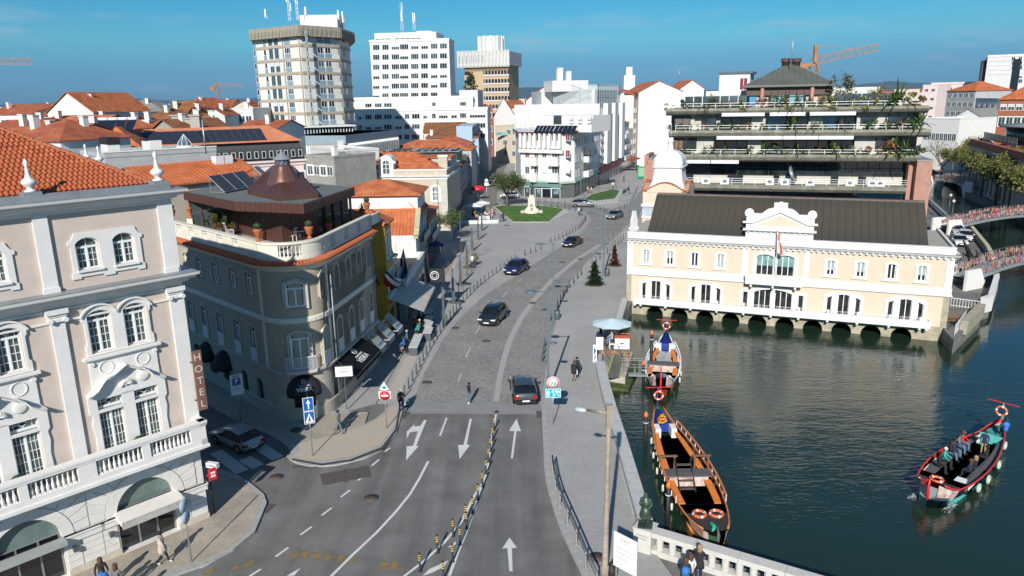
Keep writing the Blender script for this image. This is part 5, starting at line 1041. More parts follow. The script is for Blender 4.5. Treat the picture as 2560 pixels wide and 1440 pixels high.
ca=I('awning','large pale beige cafe awning in two halves over the shaded pavement','awning',SL.w(0,0,0),SL.a);CLO=mat('beige_awning',(.50,.46,.42),.85,.06,1.5)
for i in E(2):
 x0=3.9+i*4.6;q=A();q.add([(x0,-.1,4.0),(x0+4.5,-.1,4.0),(x0+4.5,-3.2,2.75),(x0,-3.2,2.75),(x0,-.1,3.97),(x0+4.5,-.1,3.97),(x0+4.5,-3.2,2.72),(x0,-3.2,2.72)],[(3,2,1,0),(4,5,6,7),(0,1,5,4),(1,2,6,5),(2,3,7,6),(3,0,4,7)]);q.add([(x0,-3.2,2.75),(x0+4.5,-3.2,2.75),(x0+4.5,-3.22,2.45),(x0,-3.22,2.45)],[(0,1,2,3),(3,2,1,0)]);C('cloth',q,CLO,ca)
q=A();q.b(3.8,-.35,3.95,13.2,-.02,4.35);[q.to((0,0,0),.2,.04,8,3,T=M.Translation((4.6+k*.95,-.37,4.14))@M.Rotation(pi/2,4,'X')@M.Diagonal((1.5,.6,1,1)))for k in E(9)];C('carved_pelmet',q,mat('pale_pelmet',(.55,.55,.56),.7,.1,6),ca)
for i,(u,o_)in S(((.6,2.7),(2.6,2.7),(4.6,3.4),(6.5,3.2),(8.6,3.0),(10.8,2.7))):
 t=I('terrace_table',('pale rectangular cafe table nearest the corner awnings','second pale cafe table from the corner awnings','dark-legged cafe table at the near edge of the beige awning','cafe table under the middle of the beige awning','cafe table under the far half of the beige awning','farthest cafe table past the beige awning')[i],'table',SL.w(u,0,o_),SL.a,'cafe tables outside the corner building')
 C('tabletop',A().b(-.9,-.4,.74,.9,.4,.78),mat('pale_tabletop',(.55,.56,.56),.5,.05,3),t)
 for x in(-.8,.8):C('leg',A().b(x-.03,-.35,0,x+.03,.35,.74),Af,t)
 for k_,(x,y)in S(((-.5,.75),(.5,.75))):
  c_=I('cafe_chair',('left' if k_==0 else 'right')+' dark chair tucked at the '+('nearest','second','third','fourth','fifth','farthest')[i]+' table of the cafe row','chair',SL.w(u+x,0,o_-y),SL.a+pi,'dark chairs at the cafe tables');C('seat',A().b(-.22,-.22,.42,.22,.22,.46),Al,c_);C('backrest',A().b(-.22,.18,.46,.22,.22,.88),Al,c_)
  for a_,b_ in((-.19,-.19),(.19,-.19),(-.19,.19),(.19,.19)):C('leg',A().b(a_-.015,b_-.015,0,a_+.015,b_+.015,.42),Al,c_)
bt=I('boat_sign','half-boat with red and white stripes mounted on the shop roof as decoration','boat decoration',SL.w(13.0,3.7,-.4),SL.a+pi)
def BZ(L,B,Hh,cols,n=12,parent=None,shear=.9):
 """simple upswept half hull as stripes; x along length"""
 for ci,(s0,s1,m)in S(cols):
  q=A();v=[]
  for i in E(n+1):
   s_=i/n;x=L*s_;yb=B*sin(pi*min(1,s_*.8+.1))**.8;zr=shear*(abs(2*s_-1)**2.2)
   for sd in(-1,1):
    for t_ in(s0,s1):v.append((x,sd*yb*(.35+.65*t_),zr+Hh*t_))
  f=[]
  for i in E(n):k=i*4;f+=[(k,k+4,k+5,k+1),(k+3,k+7,k+6,k+2)]
  q.add(v,f+[Q(reversed(x))for x in f],0,True);C('hull_stripe',q,m,parent)
RED=mat('red_paint',(.50,.025,.03),.4,.08,3);NAVY=mat('navy_paint',(.015,.018,.05),.4,.1,3)
BZ(9.5,1.5,1.2,((0,.45,RED),(.45,.7,An),(.7,.85,NAVY),(.85,1.0,An)),parent=bt,shear=1.9)
def Bw(label,xr,u0_,w_,zt,d,wall,kind,rise,roof=Ah,rows=(),name='house',ridge=.5,z0=0,ov=.35,group='houses along the shaded street'):
 """right front corner on the street line at distance u0_; facade turned to the viewer"""
 o=SL.w(u0_,0,0)+G((xr-w_,0,0));t=I(name,label,'house',o,0,group);q=A()
 q.b(0,0,z0,w_,d,zt)if kind not in('lean','end','gable')else(q.xp([(0,z0),(w_,z0),(w_,zt),(w_*ridge,zt+rise-.1),(0,zt)],0,d)if kind=='end' else q.add([(0,0,z0),(w_,0,z0),(w_,d,z0),(0,d,z0),(0,0,zt),(w_,0,zt),(w_,d,zt+(rise-.1 if kind=='lean' else 0)),(0,d,zt+(rise-.1 if kind=='lean' else 0)),(0,d*ridge,zt+rise-.1),(w_,d*ridge,zt+rise-.1)],[(0,1,5,4),(1,2,6,5)if kind=='lean' else(1,2,6,9,5),(2,3,7,6),(3,0,4,7)if kind=='lean' else(3,0,4,8,7)]))
 C('wall',q,WL[wall],t);r=Bi(w_,d,zt,kind,rise,ov,ridge)
 if r:C('roof',r,roof,t)
 for(u,z,ww,hh,sty)in rows:J('window',Ap(ww,hh,sty),t,(u,0,z))
 return t
t=Bw('small white house with steep orange lean-to roof facing the viewer',0,23.2,9.5,6.25,2.9,'stain','lean',2.7,rows=((5.2,3.2,1.0,1.2,'plain'),),ov=0)
q=A();q.b(9.3,-.1,5.9,9.75,3.0,6.2);T=M.Translation((9.3,-.15,6.2))@M.Rotation(Ae(2.7,3.1),4,'X');q.b(0,0,0,.6,4.1,.16,0,T);C('verge',q,mat('lichen_stone',(.42,.38,.26),.9,.3,3),t)
cm2=A();cm2.t_([(0,0,.05),(0,3.0*1.0,2.75)],.045,5,cap=False);crm=cm2.mesh('roof_rib',[Ah])
for i in E(24):J('roof_rib',crm,t,(.2+i*.39,0,6.27))
Bw('white house with blank upper wall and hipped orange roof behind the lean-to',0,26.1,9.2,10.6,7.5,'white','hip',1.4,ov=.5)
AQ('narrow house with dormer and tall grey windows after the white house',26.3,33.5,8.2,'greyc',2,'gable',1.4,rows=((3,5.0,1.0,2.2,'tall'),),out=.05)
AQ('red-tiled facade house with white balconies and a blue shop awning',33.5,43.5,6.7,'brick',9,'hip',1.5,rows=((4,3.7,.9,2.1,'tall'),),out=.2)
ba=I('awning','dark blue shop awning on the shaded street','awning',SL.w(32,0,.2),SL.a);C('cloth',A().add([(0,0,3.3),(5,0,3.3),(5,-1.6,2.5),(0,-1.6,2.5)],[(3,2,1,0),(0,1,2,3)]),mat('blue_cloth',(.02,.06,.25),.8,.05),ba);q=A();q.b(.0,-1.65,2.3,.04,0,3.2);q.bar((0,-1.6,2.5),(5,-1.6,2.5),.05);C('frame',q,Af,ba)
bgY=SL.w(56,0,0).y
F,w_,zc=AK((838,432),bgY+1,(1117,447),bgY);zc=(D(838,432,bgY+1).z+D(1117,447,bgY).z)/2
bh=I('beige_mansion','large beige house with white cornice, big orange hipped roof and arched dormer','house',F.o,F.a);C('wall',A().b(0,0,0,w_,17,zc),WL['beige'],bh)
C('cornice',Ba(0,w_,[(0,zc-.7),(.1,zc-.65),(.12,zc-.3),(.4,zc-.2),(.45,zc),(0,zc+.02)],ret=True),Aa,bh)
q=A();q.b(0,-.02,zc,w_,.3,zc+.75);q.b(w_-.3,.3,zc,w_,17,zc+.75);C('parapet',q,WL['beige'],bh);q=A();q.b(-.05,-.08,zc+.75,w_+.06,.38,zc+.95);q.b(w_-.38,.3,zc+.75,w_+.06,17,zc+.95);C('coping',q,Aa,bh)
for i in E(7):C('boss',A().b(-.1,-.06,-.1,.1,-.02,.1),Aa,bh,(1.5+i*(w_-3)/6,0,zc+.38))if i!=3 else None
rx0=(F.uz(875+20,380,out=-8)[0]);rx1=F.uz(1035,380,out=-8)[0];zr_=F.uz(960,380,out=-8)[1]
C('roof',A().add([(1.6,.4,zc+.85),(w_-.7,.4,zc+.85),(rx1,8,zr_),(rx0,8,zr_),(1.6,16,zc+.85),(w_-.7,16,zc+.85)],[(0,1,2,3),(1,5,2),(5,4,3,2),(4,0,3)]),Ah,bh)
q=A();sl2=Ae(zr_-zc-.85,7.6);L2=AG(zr_-zc-.85,7.6)
for j in E(1,12):s_=j/12;xa=1.6+(rx0-1.6)*s_;xb=w_-.7+(rx1-w_+.7)*s_;q.b(xa,.4+7.6*s_-.06,zc+.85+(zr_-zc-.85)*s_-.03,xb,.4+7.6*s_+.05,zc+.85+(zr_-zc-.85)*s_+.06)
o=C('tile_course',q,Ah,bh);o['kind']='stuff'
for x in(.4,w_-1.6):C('chimney_block',A().b(x,2.5,zc+.4,x+1.4,3.6,zc+2.6),WL['beige'],bh);C('cap',A().b(x-.1,2.4,zc+2.6,x+1.5,3.7,zc+2.9),Aa,bh)
q=A();q.b(-.2,7,zc+.5,1.8,11,zc+2.4);q.b(w_-3.2,5.5,zc+.5,w_+.0,12,zc+2.2);C('side_attic',q,WL['grey'],bh);C('attic_roof',A().b(w_-4.2,5.3,zc+2.2,w_+.1,12.2,zc+2.4),Ah,bh)
du=F.uz(967,440)[0];q=A();q.xp([(du-1.15,zc),(du+1.15,zc),(du+1.15,zc+2.3),(du+.8,zc+2.9),(du,zc+3.25),(du-.8,zc+2.9),(du-1.15,zc+2.3)],-.15,2.6,holes=[]);q.b(du-1.5,-.2,zc+1.9,du-1.15,.2,zc+2.3);q.b(du+1.15,-.2,zc+1.9,du+1.5,.2,zc+2.3);C('dormer',q,Aa,bh)
o=C('dormer_window',A().xp(Ab(du-.5,du+.5,zc+.35,zc+1.9,.48,8),-.19,-.15),Ax,bh);q=A();q.b(du-.04,-.22,zc+.35,du+.04,-.19,zc+2.3);q.b(du-.5,-.22,zc+1.75,du+.5,-.19,zc+1.85);q.b(du-.5,-.21,zc+1.1,du+.5,-.19,zc+1.15);C('mullion',q,Bf,o)
wu,wz=F.uz(1090,505);C('window_surround',A().xp(Ab(wu-.85,wu+.85,wz,wz+2.3,.45,8),-.08,-.001,holes=[Ab(wu-.5,wu+.5,wz+.3,wz+2.1,.3,6)]),Aa,bh);o=C('window',A().xp(Ab(wu-.5,wu+.5,wz+.3,wz+2.1,.3,6),-.03,-.01),Ax,bh);q=A();[q.b(wu+x-.03,-.06,wz+.3,wu+x+.03,-.03,wz+2.3)for x in(-.45,-.16,0,.16,.45)];q.b(wu-.5,-.06,wz+1.5,wu+.5,-.03,wz+1.62);q.b(wu-.5,-.06,wz+.9,wu+.5,-.03,wz+.97);C('frame',q,Bf,o)
C('downpipe',A().t_([(w_-1.5,-.12,zc-.5),(w_-1.5,-.12,2.6)],.06,6),BLUEP,bh);C('quoin',A().b(w_-1.0,-.06,2.2,w_+.02,0,zc-.7),Bz,bh);C('band',A().b(0,-.08,1.9,w_,0,2.4),Aa,bh)
e_=Bw('ground floor wing with white terrace wall before the beige mansion',1.2,52.5,7.5,2.6,3,'cream','flat',0)
cs=[('grey stone house with balconies beyond the beige mansion',60.5,70,8.7,'grey','flat',0,'tall'),('narrow brown house on the shaded street',70,79,8.0,'beige','gable',1.6,'plain'),('narrow white gabled house with red roof edge on the shaded street',79,90,8.8,'white','gable',1.8,'surr'),('old grey house with overhanging brown eave on the shaded street',90,108,8.2,'greyc','gable',1.4,'plain'),('dark green tiled house on the shaded street',108,124,9.2,'green','flat',0,'surr'),('tall white-trimmed gable house before the blue house',124,131,10.8,'white','hip',1.6,'surr')]
for lb,a_,b_,zt,wl,kd,rs,st in cs:AQ(lb,a_,b_,zt,wl,10,kd,rs,rows=((max(2,int((b_-a_)/2.6)),4.2,1.0,2.0,st),)+(((max(2,int((b_-a_)/2.6)),7.0 if zt>9 else 6.6,.9,1.3 if zt<9 else 1.8,st),)),roof=ROOF_B if 'brown' in lb else Ak)
BY=SL.w(131,0,0).y
t,F,w_,z=house('light blue house with brown tiled hipped roof and white chimneys',(1066,356),BY,(1196,333),BY+1,22,'blue',ROOF_B,'hip',2.6,ov=.3,chim=((.1,.1,.6,.7),(.62,.12,.9,.8)))
t,F,w_,z=house('salmon brown house behind the blue house with low brown roof',(1060,336),BY+18,(1160,326),BY+18,12,'ppink',ROOF_B,'gable',2.6)
AQ('tall blue street facade with glazed oriel',131,160,14.8,'blue',4,'flat',0,rows=((8,4.5,1.1,1.9,'tall'),(8,8,1.1,1.9,'tall'),(8,11.4,1.1,1.9,'tall')))
AQ('tall brick street facade beside the white slab block',160,186,13.5,'brick',8,'flat',0,rows=((7,4.5,1.1,1.9,'plain'),(7,7.6,1.1,1.9,'plain'),(7,10.8,1.1,1.9,'plain')))
t,F,w_,z=house('long orange-roofed building with green wall behind the mansion',(965,378),172,(1178,372),171,12,'grey',Ah,'hip',2.0)
t,F,w_,z=house('dark green clad hall with curved white roof sheets',(935,382),152,(1142,378),151,9,'green',None,'flat',0,name='hall',cat='hall',par=0)
for i in E(12):q=A();x=w_*i/12;q.add([(x+.05+(w_/12-.1)*k/6,y,z+.05+.4*sin(pi*k/6))for y in(-.5,7)for k in E(7)],[(k,k+1,8+k,7+k)for k in E(6)]+[(7+k,8+k,k+1,k)for k in E(6)],0,True);C('roof_sheet',q,An,t)
C('roof_edge',A().b(-.5,-.6,z-.05,w_+.5,7,z+.06),Ay,t)
C('dark_bay',A().b(w_*.72,-.05,0,w_*.98,.0,z-.25),Al,t)
A0=P(1303,489);B0=P(1407,496);C0=P(1436,494);D0=P(1495,462);E0=P(1550,434)
AVd=math.degrees(Ae((E0-C0).y,(E0-C0).x));AV=Fr(C0,AVd)
FA=Fr(A0,math.degrees(Ae((B0-A0).y,(B0-A0).x)));wA=(B0-A0).length;FB=Fr(B0,math.degrees(Ae((C0-B0).y,(C0-B0).x)))
zg=FA.uz(1360,451)[1];zs=FA.uz(1360,331)[1];zp=FA.uz(1420,288,-4)[1]
dd=I('corner_block','white rounded 1930s corner block with maroon shutters over green-framed bank shop','building',(0,0,0))
uD=(D0-C0).length
fp_=[A0,B0,C0,AV.w(uD),AV.w(uD,0,-14),A0+G((-1,16,0))]
GRN=mat('grey_green_stone',(.10,.115,.105),.5,.08,1);MINT=mat('mint_fascia',(.34,.50,.40),.6,.05,1)
C('ground_floor',A().pr([(p.x,p.y)for p in fp_],0,zg-.3),GRN,dd);C('wall',A().pr([(p.x,p.y)for p in fp_],zg,zs-.2),Aa,dd)
def AY(ps,d):
 c=sum(ps,G())/len(ps);return[p+(p-c).normalized()*d for p in ps]
C('fascia',A().pr([(p.x,p.y)for p in AY(fp_,.5)],zg-.45,zg),MINT,dd)
C('roof_slab',A().pr([(p.x,p.y)for p in AY(fp_,.9)],zs-.2,zs+.12),mat('maroon_edge',(.12,.03,.04),.6,.1),dd);C('roof_deck',A().pr([(p.x,p.y)for p in AY(fp_,.8)],zs+.12,zs+.2),WL['pale'],dd)
fh=(zs-zg)/3.1
rows_y=[1095,935,770];wins_x=[(155,'maroon'),(325,'plain'),(560,'maroon')]
for ri,(y0,y1)in S(((1095,1022),(935,858),(770,700))):
 for x,st in((155,'plain' if ri==0 else 'maroon'),(325,'shut' if ri==0 else 'plain'),(440,'plain'),(245,'maroon' if ri==1 else 'plain'),(560,'shut' if ri==0 else 'maroon')):
  F_=FA if x<480 else FA;u,z0=F_.uz(1280+x/4,160+y0/4);z1=F_.uz(1280+x/4,160+y1/4)[1]
  off=.05
  win(dd,F_,u,z0,Ap(1.15 if x!=440 else 2.0,z1-z0,st),out=off)
 if ri<2:
  for x0,x1 in((208,268),(385,485)):
   u0,z1=FA.uz(1280+x0/4,160+y0/4);u1=FA.uz(1280+x1/4,160+y0/4)[0];q=A();q.b(u0,-1.3,z1-fh*.52,u1,0,z1+.12);q.b(u0-.1,-1.35,z1+.12,u1+.1,0,z1+.2);Z('balcony',q,Aa,dd,FA)
   Z('balcony_head',A().b(u0,-.5,z1+fh*.58,u1,0,z1+fh*.72),Aa,dd,FA)
for i in E(9):Z('column',A().b(-.28,-.85,0,.28,-.35,zs-.2-(zg+2*fh)-.3),Aa,dd,FA,.4+i*(wA-.8)/8,zg+2*fh+.3)
Z('loggia_rail',A().b(0,-.9,zg+2*fh-.7,wA+.4,-.3,zg+2*fh+.1),Aa,dd,FA)
for ri in E(3):
 z=zg+.5+ri*fh
 for k in E(9):
  if k in(3,4)and ri<2:continue
  win(dd,AV,1.2+k*(uD-2)/8.5,z,Ap(1.0,fh*.55,('plain','shut','maroon')[(k+ri)%3]),out=.02)
 if ri<2:q=A();u0=1.2+2.7*(uD-2)/8.5;q.b(u0,-1.2,z-.6,u0+5,0,z+.7);Z('balcony',q,Aa,dd,AV);Z('recess',A().b(u0+.2,-.1,z+.7,u0+4.8,.0,z+fh*.75),Am,dd,AV)
for x0,x1,y0,y1,m in((127,180,1228,1325,Ax),(235,300,1245,1325,Ax),(300,390,1245,1340,Am),(398,480,1245,1328,Ax)):
 u0,zt_=FA.uz(1280+x0/4,160+y0/4,.5);u1=FA.uz(1280+x1/4,160+y0/4,.5)[0];o=Z('shop_window',A().b(u0,-.56,.15,u1,-.5,zt_),m,dd,FA)
 q=A();q.b(u0-.1,-.6,zt_,u1+.1,-.5,zt_+.12);q.b(u0-.1,-.6,.05,u0,-.5,zt_);q.b(u1,-.6,.05,u1+.1,-.5,zt_);C('frame',q,An,o)
 if m is Ax:C('poster',A().b(u0+.5,-.575,zt_*.45,u1-.4,-.565,zt_*.9),mat('blue_poster',(.08,.22,.34),.5,.5,1.2,col2=(.5,.55,.5)),o)
for x0,x1 in((125,185),(218,498)):u0,zt_=FA.uz(1280+x0/4,160+1225/4,.5);u1=FA.uz(1280+x1/4,300,.5)[0];zb=FA.uz(1400,160+1200/4,.5)[1];Z('sign_band',A().b(u0,-.58,zt_,u1,-.5,zb),mat('teal_band',(.14,.24,.24),.5,.05),dd,FA)
for k in E(7):o=Z('shop_window',A().b(-.9,-.06,.3,.9,0,2.8),Ax,dd,AV,2+k*(uD-3)/6.6,0);C('lintel',A().b(-1,-.1,2.8,1,0,2.95),MINT,o)
F2=Fr(FA.w(0,0,-3),math.degrees(FA.a));u0=F2.uz(1338,300)[0];u1=F2.uz(1483,300)[0];zq=F2.uz(1400,289)[1]
Z('penthouse',A().b(u0,0,zs,u1,8,zq),Aa,dd,F2);um_=F2.uz(1407,300)[0];Z('penthouse',A().b(um_+.1,-.7,zs,u1,0,zq-.6),Aa,dd,F2)
q=A();q.b(-1,-.05,0,1.0,.0,1.9);u,z=F2.uz(1394,311);Z('window',q,Ax,dd,F2,u,z)
for x in(1430,1452,1475):
 for y in(296,305):u,z=F2.uz(x,y,.7);Z('ac_unit',A().b(-.45,-.35,-.3,.45,0,.3),WL['pale'],dd,F2,u,z,.7)
for x0,x1,n,lb in((1336,1383,5,'left'),(1384,1438,5,'right')):
 u0=FA.uz(x0,331,.9)[0];u1=FA.uz(x1,331,.9)[0]
 t=I('solar_array',f'row of five black solar panels over the white corner block, {lb} group','solar panel',FA.w(u0,zs+.15,1.2),FA.a)
 for i in E(n):q=A();w2=(u1-u0)/n;T=M.Rotation(K(42),4,'X');q.b(i*w2+.06,0,0,(i+1)*w2-.06,1.9,.06,0,T);C('panel',q,BD,t)
 q=A();q.bar((0,.1,0),(u1-u0,.1,0),.08);[q.bar((i*(u1-u0)/n,1.3,0),(i*(u1-u0)/n,1.3,1.2),.06)for i in E(n+1)];C('stand',q,Aw,t)
q=A();T=M.Rotation(K(30),4,'X');q.b(0,0,0,8.5,2.4,.06,0,T);Z('sheet_roof',q,ROOF_G,dd,FB,.3,zs+.15,.9)
for F_,L_ in((FA,wA),(AV,uD)):
 q=A()
 for hh in(.5,1.0):q.bar((0,1,zs+.2+hh),(L_,1,zs+.2+hh),.05)
 for i in E(int(L_/1.5)+1):q.bar((i*1.5,1,zs+.2),(i*1.5,1,zs+1.2),.05)
 Z('roof_railing',q,An,dd,F_)
uT0=uD+.05;uT1=(E0-C0).length
zT=AV.uz(1500,259)[1]
tb=I('apartment_block','tall white block with blank party wall and vertical window strips behind the corner block','building',(0,0,0))
pts=[AV.w(uT0),AV.w(uT1),AV.w(uT1,0,-22),AV.w(uT0,0,-22)]
C('wall',A().pr([(p.x,p.y)for p in pts],0,zT),WL['stain'],tb)
FT=Fr(AV.w(uT0,0,-26),math.degrees(AV.a)-62);
x0=D(1353,227,AV.w(uT0).y+12);zU=D(1420,226,AV.w(uT0).y+9).z
pts=[AV.w(uT0-.0,0,-1.2),AV.w(uT1-1,0,-1.2),AV.w(uT1-1,0,-26),G((x0.x,x0.y,0))];C('upper_wall',A().pr([(p.x,p.y)for p in pts],zT-.2,zU),WL['stain'],tb)
W2=uT1-uT0
for f0,f1 in((.16,.34),(.50,.66),(.86,1.0)):Z('pier',A().b(f0*W2,-1.1,zT*.24,f1*W2,0,zT),Aa,tb,AV,uT0)
for k,f in S((.08,.42,.76)):
 for r in E(7):
  z=zT*.26+r*zT*.70/7;win(tb,AV,uT0+W2*f-.7,z,Ap(1.1,1.7,'plain'),out=.05);win(tb,AV,uT0+W2*f+.7,z,Ap(1.1,1.7,'half'),out=.05)
  Z('ledge',A().b(-1.4,-.5,-.35,1.4,0,-.1),WL['greyc'],tb,AV,uT0+W2*f,z)
Z('shop_fascia',A().b(0,-.4,2.6,W2,0,4.2),mat('dull_red',(.30,.035,.04),.6,.1),tb,AV,uT0)
for k in E(8):Z('shop_window',A().b(-.9,-.05,.2,.9,0,2.5),Am,tb,AV,uT0+1.2+k*(W2-2)/7,0)
sc_=I('scaffold','pale netted scaffold cage around the top storey of the tall white block','scaffolding',(0,0,0));zS=AV.uz(1500,211)[1]
net=bpy.data.materials.new('scaffold_net');net.use_nodes=True;n,l,b=Az(net);b.inputs['Base Color'].default_value=(.55,.60,.62,1);b.inputs['Alpha'].default_value=.45;b.inputs['Roughness'].default_value=.8
c4=[AV.w(uT0+.4,0,-.6),AV.w(uT1+.3,0,-.6),AV.w(uT1+.3,0,-12),AV.w(uT0+.4,0,-12)]
q=A()
for i in E(4):a_,b_=c4[i],c4[(i+1)%4];q.quad((a_.x,a_.y,zT),(b_.x,b_.y,zT),(b_.x,b_.y,zS),(a_.x,a_.y,zS))
C('netting',q,net,sc_);q=A()
for i in E(4):
 a_,b_=c4[i],c4[(i+1)%4];L_=(b_-a_).length;k=int(L_/2)
 for j in E(k+1):p_=a_+(b_-a_)*(j/k);q.bar((p_.x,p_.y,zT),(p_.x,p_.y,zS+.3),.1)
 for h_ in E(4):z=zT+(zS-zT)*h_/3;q.bar((a_.x,a_.y,z),(b_.x,b_.y,z),.1)
C('poles',q,Aw,sc_)
C('attic',A().pr([(p.x*.85+c4[2].x*.15,p.y*.85+c4[2].y*.15)for p in c4],zT,zS-1.5),WL['pale'],tb)
t,F,w_,z=house('white rooftop plant house with chimney stacks on the tall white block',(1381,205),188,(1470,205),190,8,'white',None,'flat',0,name='plant_house',cat='building',z0=zU-.3,chim=((.3,.4,3.4,1.4),(.55,.4,2.6,1.2)))
def Cc(label,ua,ub,zt,wall,kind='flat',rise=1.6,roof=Ak,rows=(),F=AV,depth=12,group='houses along the avenue',nm='house',extra=None):
 t=I(nm,label,'house',F.w(ua),F.a,group);w_=ub-ua;q=A()
 q.xp([(0,0),(w_,0),(w_,zt),(w_/2,zt+rise-.1),(0,zt)],0,depth)if kind=='end' else q.b(0,0,0,w_,depth,zt)
 C('wall',q,WL[wall],t);r=Bi(w_,depth,zt,kind,rise,.3)
 if r:C('roof',r,roof,t)
 for(n,z,ww,hh,sty,balc)in rows:
  for u in BC(.2,w_-.2,n):
   J('window',Ap(ww,hh,sty),t,(u,0,z))
  if balc:C('balcony',A().b(w_*.2,-1.1,z-.5,w_*.8,0,z+.7),WL['pale']if wall!='white' else Aa,t)
 C('shopfront',A().b(.3,-.06,.2,w_-.3,0,2.8),Am,t);return t
uE=uT1;EX=[('light blue rounded-balcony house next to the tall white block',13,14.0,'blue','hip',3),('beige narrow house on the avenue',7,12.0,'beige','flat',2),('pale pink tall block with blank side wall on the avenue',18,21.8,'ppink','gable',4),('salmon block with white window frames on the avenue',20,19.5,'salmon','flat',3),('white avenue block past the salmon one',24,17.0,'white','flat',4),('grey far avenue block with dark roof',30,15.5,'grey','gable',4),('white far avenue block near the end of the street',40,14.0,'white','flat',5)]
u=uE+.3
for i,(lb,wd_,zt,wl,kd,nn)in S(EX):
 Cc(lb,u,u+wd_,zt,wl,kd,2.0,Ah,rows=[(max(2,int(wd_/3)),z,1.2,1.6,'surr' if wl=='salmon' else 'plain',wl in('blue','white'))for z in[4.0+3.1*r for r in E(int((zt-4)/3.1))]]);u+=wd_+.2
house('beige office block with teal sign at the bend of the side street',(1238,316),262,(1330,318),250,18,'cream',None,'flat',rows=((2,.3,.62,2.6,2.0,1.6,'plain'),(1,.7,.9,2.6,1.6,1.6,'plain'),(3,.15,.9,6.2,2.0,1.7,'plain'),(3,.15,.9,9.8,2.2,1.7,'plain')),name='office_block',cat='building')
tg_=I('shop_sign','teal and white sign high on the beige office block','sign',D(1258,335,258));C('board',A().b(-2.6,-.3,-.4,3.4,-.1,.5),mat('teal_sign',(.04,.28,.30),.5,.3,.5,col2=(.3,.5,.5)),tg_)
house('low white shop with red canopy at the foot of the beige office block',(1290,392),236,(1345,396),232,6,'pale',None,'flat',name='kiosk_building',cat='shop')
house('tan apartment block with white window bays left of the tall white block',(1313,266),262,(1353,262),262,14,'tan',Ak,'flat',rows=((3,.1,.95,2.4,2.0,1.6,'shut'),(3,.1,.95,5.6,2.0,1.6,'shut'),(3,.1,.95,8.8,2.0,1.6,'shut')),name='apartment_block',cat='building')
house('white gabled building with red ridge behind the tan apartment block',(1315,256),300,(1400,246),300,20,'white',Ak,'end',5)
house('pale gable-ended house with red roof left of the side street bend',(1232,300),290,(1292,296),290,40,'pale',Ah,'end',8,ridge=.45)
house('salmon red house with white-framed windows left of the pale gable',(1214,268),288,(1232,268),289,16,'brick',Ah,'flat',rows=((1,.1,.9,4,1.8,2,'surr'),(1,.1,.9,9,1.8,2,'surr'),(1,.1,.9,14,1.8,2,'surr')))
house('red-roofed house row beyond the salmon house',(1195,262),330,(1300,262),340,30,'white',Ah,'hip',4)
house('grey-white houses under red roofs beside the tan block',(1280,270),310,(1315,268),312,14,'pale',Ak,'gable',3,rows=((2,.1,.9,3,1.4,1.2,'plain'),))
t1=I('tower_block','tall cream octagonal tower with blue window panels and concrete roof band','tower block',(0,0,0))
Cb=mat('tower_cream',(.66,.65,.61),.8,.04,.4,streak=.22);BAND=mat('beige_band',(.40,.335,.26),.85,.08,.5);RAWC=mat('raw_concrete',(.33,.30,.24),.95,.3,.8,bump=.6,bscale=3,streak=.5)
c1=[D(637,92,172),D(748,70,163),D(845,80,170),D(872,92,182)];c1=[G((p.x,p.y,0))for p in c1]
cx1=G((-46,186,0));back=[G((c1[3].x-4,198,0)),G((c1[0].x+6,200,0)),G((c1[0].x-1,186,0))]
zt1=D(748,76,163).z;pl_=c1+back
C('wall',A().pr([(p.x,p.y)for p in pl_],0,zt1),Cb,t1)
C('roof_band',A().pr([(p.x,p.y)for p in AY(pl_,1.3)],zt1-1.2,zt1+1.0),RAWC,t1)
for i in E(3):
 a_,b_=AY(pl_,1.3)[i],AY(pl_,1.3)[i+1];Fx=Fr(a_,math.degrees(Ae((b_-a_).y,(b_-a_).x)));L_=(b_-a_).length;k=int(L_/1.1)
 for j in E(k):o=Z('concrete_panel',A().xp([(-.42,zt1-1.15),(.42,zt1-1.15),(.42,zt1+.85),(-.42,zt1+.85)],-.14,.0),RAWC,t1,Fx,(j+.5)*L_/k)
FL=[Fr(c1[i],math.degrees(Ae((c1[i+1]-c1[i]).y,(c1[i+1]-c1[i]).x)))for i in E(3)];LL=[(c1[i+1]-c1[i]).length for i in E(3)]
Z1=lambda x,y:(600+x/4.236,y/4.236)
ztop=FL[1].uz(*Z1(870,345))[1];zbot8=FL[1].uz(*Z1(920,1205))[1];Ca=(ztop-zbot8)/6.04
for r in E(8):
 zc=ztop-r*Ca
 for i in E(3):Z('floor_band',A().b(-.05,-.16,zc-3.0,LL[i]+.05,.02,zc-2.45),BAND,t1,FL[i])
 if r>6:continue
 for x,w2,st in((141,.8,'bluep'),(252,.9,'bluep'),(492,1.9,'bluep'),(704,.6,'bluep')):
  u=FL[0].uz(*Z1(x,400))[0];win(t1,FL[0],u,zc-1.5,Ap(w2,1.25,st,gm=(Ax,Am)[(r+int(x))%2]))
 for x in(316,376):u=FL[0].uz(*Z1(x,400))[0];win(t1,FL[0],u,zc-2.35,Ap(1.35,2.25,'half' if(r+x)%3==0 else 'plain',BLUEP))
 for x in(838,918):u=FL[1].uz(*Z1(x,400))[0];win(t1,FL[1],u,zc-1.5,Ap(1.5,1.3,'bluep',gm=(Ax,Am)[(r+x)%2]))
 for x,st in((1042,'plain'),(1090,'plain')):u=FL[2].uz(*Z1(x,400))[0];Z('loggia',A().b(-1.3,-.05,0,1.3,0,1.5),(Am,WL['grey'])[r%2 if x>1050 else 0],t1,FL[2],u,zc-1.6)
for Fx,u in((FL[0],LL[0]*.62),(FL[0],LL[0]-.3),(FL[1],1.0)):Z('downpipe',A().t_([(0,-.22,1),(0,-.22,zt1-1.2)],.10,5),BAND,t1,Fx,u)
zr1=zt1+1.0
